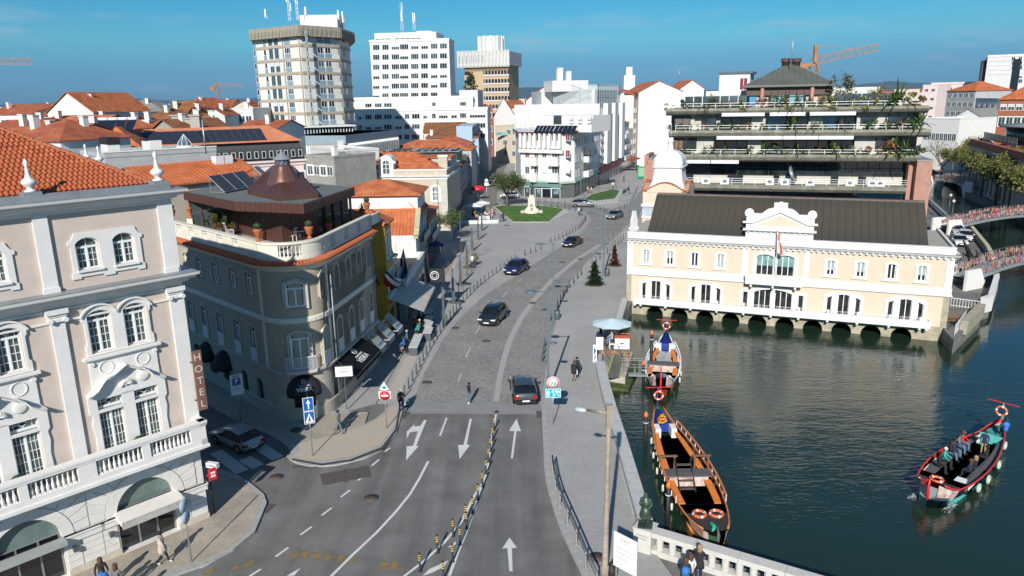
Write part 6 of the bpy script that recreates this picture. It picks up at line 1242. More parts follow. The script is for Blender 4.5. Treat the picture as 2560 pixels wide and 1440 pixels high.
ph=I('roof_hut','pale blue-white roof hut on the cream tower','roof hut',D(780,60,172));ph.location.z=zr1-.4;C('wall',A().b(-2.6,0,0,5.6,6,D(800,37,172).z-zr1+.4),WL['pale'],ph)
def AN(label,px,pyb,pyt,Y,kind='lattice',panels=3,w2=.5,zb=None):
 a_=D(*(px,pyb),Y);b_=D(px,pyt,Y);h_=b_.z-a_.z;t=I('antenna_mast',label,'antenna',(a_.x,a_.y,zb if zb else a_.z));q=A()
 if kind=='lattice':
  for s_ in((-1,-1),(1,-1),(0,1)):q.bar((s_[0]*w2/2,s_[1]*w2/2,0),(s_[0]*w2/2*.6,s_[1]*w2/2*.6,h_),.07)
  k=max(3,int(h_/.8))
  for i in E(k):z0=h_*i/k;z1=h_*(i+1)/k;q.bar((-w2/2,-w2/2,z0),(w2/2,-w2/2,z1),.05);q.bar((w2/2,-w2/2,z0),(0,w2/2,z1),.05)
 else:q.t_([(0,0,0),(0,0,h_)],.07,5)
 C('mast',q,Aw,t);rr=Ac.Random(int(px))
 for i in E(panels):a2=rr.uniform(0,6.28);q=A();z=h_*rr.uniform(.35,.8);q.b(.35*cos(a2)-.14,.35*sin(a2)-.14,z,.35*cos(a2)+.14,.35*sin(a2)+.14,z+1.7);q.bar((0,0,z+.5),(.35*cos(a2),.35*sin(a2),z+.5),.06);C('panel_antenna',q,WHITEC,t)
 return t
for px,yb,yt,kd,n_,lb in((670,60,36,'pole',1,'single white panel antenna at the left edge of the cream tower roof'),(725,52,-12,'lattice',2,'tall lattice mast on the cream tower, left one'),(745,50,-8,'lattice',2,'tall lattice mast on the cream tower, right one'),(762,50,26,'pole',3,'cluster of white panel antennas beside the roof hut'),(851,62,38,'pole',2,'panel antennas at the right edge of the cream tower roof'),(862,66,44,'pole',2,'rightmost panel antennas on the cream tower roof')):
 AN(lb,px,yb,yt,172,kd,n_)
F,w_,z=AK((690,318),158,(880,312),166);C('mezzanine',A().b(0,0,z-3.4,w_,6,z-.3),Am,t1,F.o,F.a);C('mezzanine_roof',A().b(-.5,-.8,z-.3,w_+.6,6,z),Aa,t1,F.o,F.a)
for i in E(26):Z('mullion',A().b(-.07,-.12,z-3.4,.07,0,z-.3),An,t1,F,i*w_/25)
F,w_,z=AK((722,335),150,(862,343),147);pd_=I('podium_building','white low building with rows of vertical fins at the foot of the cream tower','building',F.o,F.a);C('wall',A().b(0,0,0,w_,26,z),WL['grey'],pd_);C('parapet',A().b(-.2,-.3,z-1.6,w_+.3,26,z),WL['blue']if 0 else mat('blue_grey_band',(.24,.31,.36),.7,.06,.5),pd_)
wp=w_
fin=A();fin.xp([(-.16,.3),(.16,.3),(.22,z-2.2),(-.06,z-1.6),(-.22,z-2.4)],-.8,0);fme=fin.mesh('fin',[Aa])
for i in E(22):J('fin',fme,pd_,(.4+i*(w_-.8)/21,0,0));
for i in E(21):
 for zz in(1.5,5.2):J('window',Ap(.45,2.4,'plain'),pd_,(.4+(i+.5)*(w_-.8)/21,-.05,zz))
for i in E(26):o=J('fin',fme,pd_,(w_,.6+i*.97,0),pi/2)
Z2=lambda x,y:(560+x/3.368,y/3.368)
def slab(label,l,Yl,r,Yr,d,zb_px,rows_px,cols,wall=Aa,name='tower_block',wh=1.8,pitch=None,styles=('plain','plain','half')):
 F,w_,z=AK(l,Yl,r,Yr);t=I(name,label,'tower block',F.o,F.a);C('wall',A().b(0,0,0,w_,d,z),wall,t);rr=Ac.Random(int(l[0]))
 q=A();q.b(-.15,-.2,z,w_+.15,.3,z+.8);q.b(w_-.2,.3,z,w_+.15,d,z+.8);C('parapet',q,wall,t)
 for i,y in S(rows_px):
  zz=F.uz((l[0]+r[0])/2,y)[1];C('window_band',A().b(.4,-.06,zz-.15,w_-.4,0,zz+wh+.15),WL['pale'],t)
  for x0,x1 in cols:
   u0=F.uz(x0,y)[0];u1=F.uz(x1,y)[0]
   if rr.random()<.03:continue
   J('window',Ap(u1-u0,wh,rr.choice(styles),gm=rr.choice((Ax,Am,Am))),t,((u0+u1)/2,-.06,zz))
 return t,F,w_,z
cols2=[(560+a_/3.368,560+b_/3.368)for a_,b_ in((1255,1312),(1333,1390),(1412,1478),(1482,1555),(1575,1640),(1660,1720),(1742,1800),(1818,1880))]
t2,F2_,w2_,z2_=slab('tall white slab tower with rows of dark windows, left of the brown-striped tower',(924,104),262,(1122,104),260,12,0,[417/3.368,500/3.368,583/3.368,663/3.368,745/3.368,826/3.368],cols2)
t,F,w_,z=house('set-back white top storey with windows on the slab tower',(936,86),266,(1090,82),264,14,'white',None,'flat',name='roof_storey',cat='building',z0=z2_,rows=((3,.02,.25,3.2,2.0,1.9,'plain'),(3,.33,.58,3.2,2.0,1.9,'plain'),(2,.6,.75,3.2,2.0,1.9,'plain')))
t,F,w_,z=house('upper white lift room on the slab tower roof',(1040,80),268,(1078,80),268,8,'white',None,'flat',name='roof_hut',cat='roof hut',z0=z2_)
AN('lattice phone mast on the white slab tower, taller left one',1006,78,6,266,'lattice',6,.9);AN('phone mast cluster on the white slab tower, right one',1036,76,32,266,'lattice',6,.8);AN('thin antenna pole at the right of the slab tower roof',1071,80,66,266,'pole',0)
cols3=[(895,905),(913,930),(937,955),(960,980),(988,1005),(1012,1024),(1030,1050),(1058,1068),(1080,1090),(1097,1120),(1128,1143),(1150,1166),(1174,1214)]
t3,F3,w3_,z3_=slab('long white five-storey wing below the slab tower',(886,282),226,(1218,272),224,12,0,[297,322.5,348],cols3,name='apartment_wing',wh=1.5)
t3,F3,w3_,z3_=slab('upper set-back white wing under the slab tower',(886,250),236,(1182,246),235,12,0,[267],[(a_,b_)for a_,b_ in cols3 if b_<1170],name='apartment_wing',wh=1.3,styles=('plain','shut'))
house('pale stair block at the right end of the white wing',(1148,228),238,(1194,228),237,8,'pale',None,'flat',name='stair_block',cat='building',rows=((2,.2,.9,3,.9,1.2,'plain'),))
F,w_,z=AK((1160,165),335,(1272,167),330,);BRN=mat('brown_glass',(.03,.025,.022),.2,.3,.3);t3b=I('tower_block','brown and white striped tower with overhanging white ribbed crown and round top','tower block',F.o,F.a)
zt=F.uz(1215,165)[1];zc_=F.uz(1215,130)[1];us=F.uz(1208,165)[0];ue=F.uz(1272,200)[0]
C('wall',A().b(0,0,0,ue,18,zt),mat('ochre_tower',(.48,.36,.22),.8,.04,.3),t3b)
for r in E(12):
 zz=zt-2.0-r*3.55
 C('glass_band',A().b(us,-.15,zz-1.6,ue+.1,0,zz),BRN,t3b);C('white_band',A().b(us-.1,-.3,zz-2.2,ue+.2,0,zz-1.6),WL['pale'],t3b)
 for k in E(8):C('mullion',A().b(-.1,-.32,0,.1,-.15,1.6),Aa,t3b,(us+(ue-us)*(k+.5)/8,0,zz-1.6))
 for u in(1.2,):C('window',A().b(u-1.1,-.08,zz-1.6,u+1.1,0,zz-.1),BRN,t3b)
C('crown',A().b(-2.2,-2,zt,ue+1.0,20,zc_),WL['pale'],t3b)
for i in E(38):C('rib',A().b(-.16,-2.7,zt-.6,.16,-2,zc_+.6),Aa,t3b,(-2+i*(ue+2.8)/37,0,0))
for i in E(8):C('opening',A().b(-.4,-2.1,zt+1.2,.4,-1.99,zc_-1.4),Al,t3b,(-1.4+i*1.5,0,0))
q=A();cxt=F.uz(1215,110)[0];q.la([(5.2,zc_),(5.2,F.uz(1215,90)[1]),(4.9,F.uz(1215,88)[1])],(cxt,8,0),12,smooth=False);C('round_top',q,WL['pale'],t3b)
for i in E(12):a_=2*pi*(i+.5)/12;C('rib',A().b(-.35,-.5,zc_+.3,.35,.0,F.uz(1215,89)[1]+.3),Aa,t3b,(cxt+5.3*cos(a_),8+5.3*sin(a_),0),a_+pi/2)
TA=D(1680,386,112);TF=Fr(TA,-17);TU=lambda px,py,out=0:TF.uz(px,py,out)
Bq=mat('terrace_concrete',(.29,.28,.225),.9,.25,.8,bump=.4,bscale=4,streak=.7);AC=mat('pale_concrete_wall',(.50,.475,.42),.85,.08,.5,dirt=.2);DG=mat('terrace_dark_glass',(.010,.016,.022),.05,.5,.4,spec=1,col2=(.035,.05,.06));BG=mat('pink_granite',(.40,.21,.16),.7,.12,1.5,dirt=.25);BLUEG=mat('sky_blue_glass',(.10,.26,.42),.1,.2,1)
tr=I('terrace_building','stepped concrete building with planted balconies and pyramid-roofed penthouse','building',TF.o,TF.a)
UW=TU(2298,386)[0]
zz={k:TU(1980,y)[1]for k,y in(('s3',268),('s3b',284),('s2',324),('s2b',341),('s1',385),('s1b',402),('g',455),('s0',462),('s0b',480),('b',500))}
def Ao(nm,x0,y0,z0,x1,y1,z1,m,par=tr):return C(nm,A().b(x0,y0,z0,x1,y1,z1),m,par)
SLAB=[(0,UW,zz['s1'],zz['s1b']),(-.5,UW+.8,zz['s2'],zz['s2b']),(-1.0,UW+.3,zz['s3'],zz['s3b'])]
for i,(a_,b_,zt,zb)in S(SLAB):
 q=A();q.xp([(-1.5,zt),(0,zt),(0,zb),(-.5,zb),(-1.5,zb+.45)],0,1);q=A();L_=b_-a_
 pr=[(0,zb-.1),(.5,zb-.1),(1.1,zb+.15),(1.5,zt-.35),(1.55,zt),(0,zt)];n=len(pr);v=[(a_,-o_,z)for o_,z in pr]+[(b_,-o_,z)for o_,z in pr];q.add(v,[(k,n+k,n+(k+1)%n,(k+1)%n)for k in E(n)]+[Q(E(n))[::-1],Q(E(n,2*n))]);C('slab_edge',q,Bq,tr)
 Ao('slab',a_,0,zb,b_,14,zt-.02,Bq)
 q=A();[q.bar((a_+1,-1.3,zt+h_),(b_-1,-1.3,zt+h_),.06)for h_ in(.35,.7)];[q.bar((a_+1+k*2.0,-1.3,zt),(a_+1+k*2.0,-1.3,zt+.7),.06)for k in E(int((L_-2)/2.0))];C('railing',q,An,tr)
def BK(z0,z1,segs):
 for x0,x1,m,o_ in segs:
  a_=TU(x0,330)[0];b_=TU(x1,330)[0];o=Ao('glazing' if m in(DG,Am)else 'wall_panel',a_,o_,z0,b_,12,z1,m)
  if m is DG:
   k=max(2,int((b_-a_)/1.4));q=A()
   for j in E(k+1):q.b(a_+(b_-a_)*j/k-.05,o_-.08,z0,a_+(b_-a_)*j/k+.05,o_,z1)
   q.b(a_,o_-.08,z0+(z1-z0)*.7,b_,o_,z0+(z1-z0)*.7+.1);C('mullion',q,Al,o)
BK(zz['s2'],zz['s3b'],[(1675,1697,Am,1.5),(1697,1735,AC,.4),(1735,1800,AC,.8),(1800,1877,DG,1.4),(1877,1912,AC,.3),(1912,2020,DG,1.4),(2020,2055,AC,.3),(2055,2140,DG,1.4),(2140,2225,AC,.3),(2225,2280,AC,.7),(2280,2300,Am,1.5)])
BK(zz['s1'],zz['s2b'],[(1682,1708,Am,1.5),(1708,1785,AC,.4),(1785,1872,DG,1.4),(1872,1905,AC,.3),(1905,2140,DG,1.4),(2140,2235,AC,.4),(2235,2300,Am,1.8)])
for px,z0,w2,h_,m in((1705,zz['s2'],2.2,2.0,mat('brown_shutter',(.13,.11,.10),.7,.1)),(1771,zz['s2'],2.0,1.6,DG),(2169,zz['s2'],1.9,1.3,DG),(2243,zz['s2'],2.4,2.0,DG),(1725,zz['s1'],1.9,2.3,DG),(2209,zz['s1'],1.5,2.3,DG),(1698,zz['s1'],1.4,2.6,BROWNP)):
 u=TU(px,330)[0];o=Ao('window',u-w2/2,-.0+.2,z0+.5,u+w2/2,.34,z0+.5+h_,m);q=A();[q.b(u+s_*w2/2-.06,.14,z0+.5,u+s_*w2/2+.06,.2,z0+.5+h_)for s_ in(-1,0,1)];C('frame',q,Al,o)
for px,z0 in((1934,zz['s2']),(2075,zz['s2']),(2172,zz['s2'])):u=TU(px,330)[0];Ao('blue_door',u-.8,1.25,z0,u+.8,1.33,z0+2.3,BLUEG)
for x0,x1,zt in((1803,1908,zz['s3b']+.2),(1921,1962,zz['s3b']+.2),(1964,2008,zz['s3b']+.2),(2019,2132,zz['s3b']+.2),(1793,1956,zz['s2b']+.1),(1958,2045,zz['s2b']+.1),(2047,2132,zz['s2b']+.1),(1714,1780,zz['s1b']+.1),(1782,1851,zz['s1b']+.1)):
 Ao('rolled_awning',TU(x0,330)[0],-1.3,zt-.45,TU(x1,330)[0],-.2,zt,An)
q_=Ao('glazing',.6,2.0,zz['s0'],UW,12,zz['s1b'],DG);k=22;q=A();[q.b(.6+(UW-.6)*j/k-.04,1.9,zz['s0'],.6+(UW-.6)*j/k+.04,2.0,zz['s1b'])for j in E(k+1)];q.b(.6,1.9,zz['s1b']-1.2,UW,2.0,zz['s1b']-1.12);q.b(.6,1.9,zz['s0']+1.0,UW,2.0,zz['s0']+1.08);C('mullion',q,Al,q_)
for x0,x1 in((1732,1818),(1858,1935),(1950,2080),(2100,2150),(2170,2262)):Ao('spandrel',TU(x0,440)[0],1.5,zz['s0'],TU(x1,440)[0],1.88,zz['s0']+1.1,AC)
pr=[(0,zz['s0b']),(.6,zz['s0b']+.1),(1.1,zz['s0b']+.5),(1.3,zz['s0']),(0,zz['s0'])]
q=A();n=5;b1=TU(2262,465)[0];v=[(2.4,-o_,z)for o_,z in pr]+[(b1,-o_,z)for o_,z in pr];q.add(v,[(k,n+k,n+(k+1)%n,(k+1)%n)for k in E(n)]+[Q(E(n))[::-1],Q(E(n,2*n))]);C('slab_edge',q,Bq,tr);Ao('slab',2.4,0,zz['s0b'],b1,2,zz['s0'],Bq)
q=A();[q.bar((2.4,-1.2,zz['s0']+h_),(b1,-1.2,zz['s0']+h_),.05)for h_ in(.35,.65,.95)];[q.bar((2.4+i*1.6,-1.2,zz['s0']),(2.4+i*1.6,-1.2,zz['s0']+.95),.05)for i in E(int((b1-2.4)/1.6))];C('railing',q,An,tr)
Ao('lower_glazing',2,1.0,0,UW-.5,12,zz['s0b'],DG)
for i,px in S((1765,1812,1924,1962,2025,2125,2180,2200)):
 u=TU(px,450)[0];t=I('air_conditioner',f'white air conditioner box on the glazed terrace, number {i + 1} from the left','air conditioner',TF.w(u,zz['s0'],.3),TF.a,'air conditioners on the long terrace');t['label']=('leftmost','second from left','third from left','fourth from left','fifth from left','sixth from left','second from right','rightmost')[i]+' white air conditioner on the long glazed terrace';C('casing',A().b(-.6,-.2,0,.6,.25,.9),An,t);C('fan_grille',A().la([(.3,0),(.28,.03)],n=12,T=M.Translation((0,-.2,.45))@M.Rotation(pi/2,4,'X')),Af,t)
sd_=I('satellite_dish','large grey satellite dish standing on the glazed terrace','satellite dish',TF.w(TU(1975,450)[0],zz['s0'],.4),TF.a);C('dish',A().la([(.05,0),(.5,.06),(.9,.2),(1.2,.38)],n=18,T=M.Translation((0,0,1.5))@M.Rotation(K(65),4,'Y')@M.Rotation(K(20),4,'X')),Ay,sd_);C('mount',A().bar((0,0,0),(0,0,1.5),.12),Af,sd_)
def BJ(label,x0,x1,ytop,Y,zb=0):
 a_=D(x0,ytop,Y);b_=D(x1,ytop,Y-1);t=I('granite_pillar',label,'pillar',(a_.x,a_.y,0),-.3);w_=AG(b_.x-a_.x,b_.y-a_.y);q=A();q.b(0,0,0,w_,9,a_.z);q.b(-.7,1.5,0,0,9,a_.z+.5);C('wall',q,BG,t);C('cap',A().b(-.1,-.1,a_.z,w_+.1,9,a_.z+.12),Ay,t)
BJ('tall pink granite pillar at the right end of the terrace building',2294,2334,402,101);BJ('pink granite pillar at the left end of the terrace building beside the white dome',1619,1662,398,118)
u0,ze=TU(1862,213,-3);u1=TU(2087,213,-3)[0];ua,za=TU(1977,155,-8.5)
Ao('penthouse_wall',u0+.9,3.6,zz['s3'],u1-.9,13,ze-.6,AC);C('fascia',A().b(u0+.3,3.1,ze-1.5,u1-.3,14,ze-.3),mat('brown_fascia',(.10,.06,.045),.6,.1),tr)
GRR=mat('grey_zinc_roof',(.13,.14,.12),.5,.12,.5,metal=.2,dirt=.15);q=A();q.add([(u0,2.6,ze),(u1,2.6,ze),(u1,14.5,ze),(u0,14.5,ze),(ua,8.5,za)],[(0,1,4),(1,2,4),(2,3,4),(3,0,4),(3,2,1,0)]);q.b(u0-.3,2.3,ze-.35,u1+.3,14.8,ze-.02);C('pyramid_roof',q,GRR,tr)
q=A()
for j in E(1,16):x=u0+(u1-u0)*j/16;s_=1-abs(x-ua)/((u1-u0)/2);q.bar((x,2.6,ze+.03),(x,2.6+5.9*max(s_,.02),ze+(za-ze)*max(s_,.02)+.03),.07)
C('standing_seams',q,GRR,tr)
for x0,x1,y0,y1 in((1928,1962,228,258),(1973,2008,228,258)):
 a_,zt=TU(x0,y0,-3.5);b_,zb=TU(x1,y1,-3.5);o=Ao('window',a_-.3,3.3,zz['s3'],b_+.3,3.58,zt+.2,DG);C('pane',A().b(a_,3.2,zb,b_,3.3,zt),mat('cyan_pane',(.22,.46,.55),.1,.3,1),o);q=A();[q.b(a_+(b_-a_)*f-.06,3.1,zb,a_+(b_-a_)*f+.06,3.2,zt)for f in(0,.5,1)];q.b(a_,3.1,zt-.8,b_,3.2,zt-.7);C('frame',q,Al,o)
for px in(1905,2030):u=TU(px,240,-2.6)[0];C('column',A().t_([(u,2.8,zz['s3']),(u,2.8,ze-.4)],.28,10),BG,tr)
a_,zt=TU(1883,242,-3.5);o=Ao('window',a_-.5,3.4,zz['s3']+.2,a_+.5,3.58,zt,BLUEG);a_=TU(2057,242,-3.5)[0];Ao('door',a_-.6,3.4,zz['s3'],a_+.6,3.58,zt,BROWNP)
for px in(1965,1992):u,z=TU(px,160,-7);C('chimney',A().la([(.55,-1.5),(.55,.3),(.72,.35),(.72,.5),(.55,.55),(.72,.65),(.72,.8),(.1,.9)],(u,8,z),12),mat('chimney_brown',(.09,.06,.05),.6,.1),tr)
AN('thin lightning pole on the pyramid-roofed penthouse',1979,155,86,112,'pole',0)
AN('thin aerial pole far behind the white gabled roofs',1697,205,168,200,'pole',0)
t,F,w_,z=house('cream lift tower with dark cap left of the pyramid roof',(1799,186),126,(1876,184),124,5,'pale',None,'flat',name='roof_volume',cat='building',z0=zz['s3'],rows=((1,.6,1,2.6,1.3,2.0,'maroon'),),par=0);C('cap',A().b(-.1,-.2,z,w_+.4,5,z+.35),Af,t)
for l,r,Yv,lb in(((1765,228),(1870,226),119,'left'),((2072,218),(2200,218),112,'right')):
 t,F,w_,z=house(f'weathered white roof volume with dark glazing, {lb} of the penthouse',l,Yv,r,Yv-2,8,'stain',None,'flat',name='roof_volume',cat='building',z0=zz['s3'],par=0);C('glazing',A().b(.5,-.15,zz['s3'],w_-.5,-.02,z-1.9),Am,t)
for x0,x1 in((1712,1868),(2090,2240)):
 a_=TU(x0,250,-.5)[0];b_=TU(x1,250,-.5)[0];k=7
 for i in E(k):w2=(b_-a_)/k;C('glass_screen',A().b(a_+i*w2+.06,.5,zz['s3'],a_+(i+1)*w2-.06,.56,zz['s3']+1.7),Ax,tr)
def BE(n,rx,ry,rz,leaf,seed,m,holes=0,zb=0):
 rr=Ac.Random(seed);mb=A();cl=[(rr.gauss(0,.45),rr.gauss(0,.45),rr.uniform(-.8,.9),rr.uniform(.25,.5))for _ in E(max(4,n//40))]
 for i in E(n):
  c=cl[i%len(cl)];d=G((rr.gauss(0,1),rr.gauss(0,1),rr.gauss(0,1))).normalized()*c[3]*rr.uniform(.55,1);p=G(((c[0]+d.x)*rx,(c[1]+d.y)*ry,(c[2]+d.z)*rz+zb))
  a=G((rr.gauss(0,1),rr.gauss(0,1),rr.gauss(0,.6))).normalized();b_=a.cross(G((rr.gauss(0,1),rr.gauss(0,1),rr.gauss(0,1)))).normalized();s_=leaf*rr.uniform(.6,1.3);mb.add([p-a*s_,p-b_*s_*.5,p+a*s_,p+b_*s_*.5],[(0,1,2,3)])
 return mb.mesh('foliage',[m])
LG=[BQ,LEAFY,mat('olive_leaf',(.07,.09,.03),.7,.4,3,col2=(.14,.15,.05)),mat('rust_leaf',(.16,.06,.03),.7,.4,3,col2=(.24,.12,.05)),LEAF_D]
bushes=[BE(110,.8,.6,.55,.15,10+i,LG[i%5])for i in E(5)];palms=[Bl(34,1.5,20+i,.09,LG[i%2*2],.7,.2)for i in E(3)]
rr=Ac.Random(9);cnt=0
names=['green','yellow-green','olive','rust-coloured','dark green']
for(a_,b_,zt,_),tier,ts in zip(SLAB,('lowest','middle','top'),((1700,2290),(1672,2310),(1668,2298))):
 x=a_+.4
 while x<b_-.4:
  k=rr.randrange(5);pal=rr.random()<.22;big=rr.uniform(.9,1.6)*(1.5 if x>b_-5 else 1)
  t=I('spiky_plant' if pal else 'terrace_shrub',f'{"spiky" if pal else "rounded"} {("green" if k % 2 == 0 else "yellow-green") if False else names[k] if not pal else "green"} plant on the {tier} planted ledge','plant',TF.w(x,zt-.05,.75),rr.uniform(0,6),f'plants along the {tier} ledge');J('foliage',palms[k%3]if pal else bushes[k],t,(0,0,.25 if pal else.3));t.scale=(big,)*3
  x+=rr.uniform(.75,1.7)
for i,(px,s_)in S(((2112,1.9),(2195,1.35),(1935,.8))):u=TU(px,268)[0];t=I('roof_tree',('large feathery tree on the top terrace right of the penthouse','smaller golden tree on the top terrace at the right','palm-like plant before the penthouse window')[i],'tree',TF.w(u,zz['s3'],-1.2));J('crown',BE(900,.9,.9,1.0,.10,40+i,LG[2 if i!=1 else 1]),t,(0,0,1.2));C('trunk',A().t_([(0,0,0),(.05,0,1.0)],.05,5),BROWNP,t);t.scale=(s_,)*3
for i in E(4):u=TU(1900+33+i*34,372)[0];
BR=mat('bark',(.17,.13,.10),.9,.3,6,bump=.5)
def Bh(h,r,seed,leaves,leaf,m,trunk=.16,frac=.38,squash=.8,bare=False,spread=1.0):
 rr=Ac.Random(seed);tk=A();base=h*frac;tk.t_([(0,0,0),(.03,.02,base*.6),(0,.04,base*1.05)],[trunk*1.3,trunk,trunk*.8],8);tips=[]
 def br(p,d,L,rad,k):
  q=p+d*L;m_=p+d*L*.5+G((rr.uniform(-1,1),rr.uniform(-1,1),0))*L*.08;tk.t_([p,m_,q],[rad,rad*.8,rad*.55],5,cap=False);tips.append((q,L))
  if k:
   for _ in E(3 if k>1 else 2+bare):nd=(d+G((rr.uniform(-1,1),rr.uniform(-1,1),rr.uniform(-.35,.7)))*.75*spread).normalized();br(q,nd,L*rr.uniform(.55,.8),rad*.55,k-1)
 for i in E(5):a=i*2.4+rr.random();br(G((0,.03,base*rr.uniform(.8,1.05))),G((cos(a)*.8*spread,sin(a)*.8*spread,1)).normalized(),(h-base)*rr.uniform(.3,.42),trunk*.55,3 if bare else 2)
 me_t=tk.mesh('trunk',[BR]);cr=A();c=G((0,0,base+(h-base)*.5))
 for i in E(leaves):
  q,L=tips[rr.randrange(len(tips))];d=G((rr.gauss(0,1),rr.gauss(0,1),rr.gauss(0,.8)));p=q+d*r*.17
  a=G((rr.gauss(0,1),rr.gauss(0,1),rr.gauss(0,.5))).normalized();b_=a.cross(G((rr.gauss(0,1),rr.gauss(0,1),rr.gauss(0,1)))).normalized();s_=leaf*rr.uniform(.6,1.3);cr.add([p-a*s_,p-b_*s_*.55,p+a*s_,p+b_*s_*.55],[(0,1,2,3)])
 return me_t,cr.mesh('crown',[m])if leaves else None
def tree(label,loc,mt,rz=0,s=1,name='tree',group=None):
 t=I(name,label,'tree',loc,rz,group);J('trunk',mt[0],t);mt[1]and J('crown',mt[1],t);t.scale=(s,)*3;return t
SPR=mat('spring_leaf',(.12,.14,.03),.6,.4,.8,col2=(.22,.22,.05));MG=mat('mid_leaf',(.05,.085,.025),.6,.45,.9,col2=(.12,.15,.045))
tmA=Bh(9,3.6,3,5200,.17,SPR,.17,.4);tmB=Bh(9,3.4,5,3600,.17,SPR,.15,.42);tmP=Bh(9,4,8,6500,.16,MG,.24,.28);tmBare=Bh(6.5,2,12,0,.1,MG,.06,.3,bare=True);tmBareB=Bh(11,5,14,0,.1,MG,.3,.3,bare=True)
tree('dark leafy broad tree beside the monument lawn',P(1268,517),tmP,1,.92)
tree('leafy tree at the cafe corner against the shaded houses',P(1112,602),tmP,2.2,.62)
tree('small leafy tree behind the cafe corner tree by the beige mansion',P(1092,560)+G((-1,3,0)),tmB,.4,.5)
for i,(px,py,s_,lb)in S(((1147,745,.8,'nearest'),(1168,690,.78,'second'),(1183,650,.8,'third'))):tree(f'thin bare young tree between the tall light columns, {lb} to the viewer',P(px,py),tmBare,i*2,s_,group='bare street trees')
tree('thin bare young tree behind the reddish shrub by the customs house',P(1532,640),tmBare,1,.95);
for i,(px,py,lb)in S(((1390+133,478,'left'),(1520-22,500,'middle'),(1540,470,'right'))):tree(f'thin bare sapling on the small grass triangle, {lb} one',P(px,py),tmBare,i,.75,group='saplings on the grass triangle')
rbv=[(2560,555,1.25,tmA),(2522,520,1.2,tmB),(2488,512,1.15,tmA),(2535,500,1.3,tmB),(2452,488,1.15,tmA),(2425,468,1.0,tmB),(2400,452,1.0,tmB),(2378,440,.95,tmA),(2352,420,.9,tmB),(2440,440,1.15,tmA),(2418,425,1.2,tmA),(2392,410,1.1,tmA),(2550,470,1.2,tmA)]
for i,(px,py,s_,m_)in S(rbv):tree('yellow-green spring tree on the far quay, '+('rightmost at the frame edge','tall one left of the frame edge','third along from the right','one behind in the second row','one above the white bridge pier','slender one before the arcaded warehouse','one near the farther bridge','small one at the far bridge','farthest small one on the left','one against the warehouse wall','one at the warehouse left corner','one behind the far bridge','one beside the warehouse at right')[i],P(px,py),m_,i*1.7,s_,group='spring trees on the far quay')
for i,(px,py,s_)in S(((2352,385,1.0),(2335,340,1.3),(2370,330,1.2))):tree('large bare grey tree behind the terrace building, '+('front one','left one','right one')[i],P(px,py+60),tmBareB,i*2,s_,group='bare trees behind the terrace building')
def BV(h,r,seed,n,leaf,m):
 rr=Ac.Random(seed);mb=A();mb.t_([(0,0,0),(0,0,h*.85)],.06,5)
 for i in E(n):
  z=h*rr.random()**1.3;rad=r*(1-z/h)**.8*rr.uniform(.25,1.15)*(.8+.3*sin(z*9+seed))+.03;a_=rr.uniform(0,6.28);p=G((rad*cos(a_),rad*sin(a_),z+.05));a=G((cos(a_),sin(a_),rr.uniform(-.2,.9))).normalized();b_=G((-sin(a_),cos(a_),rr.uniform(-.5,.5))).normalized();s_=leaf*rr.uniform(.6,1.4);mb.add([p-a*s_*.4,p-b_*s_*.4,p+a*s_,p+b_*s_*.4],[(0,1,2,3)])
 return mb.mesh('foliage',[m])
t=I('conifer_shrub','dark green cone-shaped conifer in a round bed on the promenade','shrub',P(1486,712));J('foliage',BV(2.7,1.0,1,2400,.17,mat('conifer',(.025,.05,.022),.7,.4,5,col2=(.05,.09,.035))),t);C('bed',A().la([(1.0,0),(1.0,.03)],n=20),mat('soil',(.10,.10,.085),.95,.2,6),t)
t=I('red_shrub','rusty red-leaved upright shrub beside the customs house','shrub',P(1536,664));J('foliage',BV(2.6,.7,2,1700,.14,mat('red_leaf',(.13,.035,.018),.7,.5,5,col2=(.22,.075,.03))),t);C('bed',A().la([(1.0,0),(1.0,.03)],n=20),At['soil'],t)
t=I('conifer_tree','dark araucaria-like tree before the brown-striped tower','tree',(D(1177,225,300).x,300,0));rr=Ac.Random(4);q=A();zt=D(1177,182,300).z
for k in E(900):z=zt*(.45+.55*rr.random());rad=(zt-z)*.42*rr.uniform(.3,1)+.3;a_=rr.uniform(0,6.28);p=G((rad*cos(a_),rad*sin(a_),z-.1*rad));q.add([p,p+G((rr.uniform(-1.2,1.2),rr.uniform(-1,1),.5)),p+G((rr.uniform(-1,1),rr.uniform(-1,1),-.3))],[(0,1,2)])
C('crown',q,At['conifer'],t);C('trunk',A().t_([(0,0,0),(0,0,zt*.95)],.35,6),BR,t)
pn=A();pw=[Q(CF.w(W_,0,-.5)[:2]),Q(P(2384,850)[:2]),Q(P(2452,785)[:2])]
def AW(label,pts,z0,z1,th,m,name='canal_parapet',cat='wall',joint=2.2):
 t=I(name,label,cat,(0,0,0));k=0
 for a_,b_ in zip(pts,pts[1:]):
  L_=(b_-a_).length;n=max(1,round(L_/joint));an=Ae((b_-a_).y,(b_-a_).x)
  for i in E(n):q=A();q.b(0,-th/2,z0,L_/n-.015,th/2,z1-.14);q.b(0,-th/2-.05,z1-.14,L_/n-.012,th/2+.05,z1);o=C('coping_stone',q,m,t,a_+(b_-a_)*(i/n),an)
 return t
AW('stone corner quay with sloping top right of the customs house',[P(2408,826),P(2452,781)],-.4,.9,.6,Bk)
AW('white curved canal parapet below the near ribbon bridge',[P(2455,768),P(2474,762),P(2489,712),P(2486,690)],-.6,1.0,.45,Ad)
AW('curved beige parapet along the canal parking bay',[P(2482,660),P(2466,628),P(2420,570),P(2384,548)],-.2,.9,.4,mat('sand_parapet',(.50,.45,.33),.85,.1,1,dirt=.3))
AW('grey concrete canal wall beside the ramp behind the customs house',[P(2376,560),P(2345,530),P(2322,508)],-.1,.9,.35,Bm)
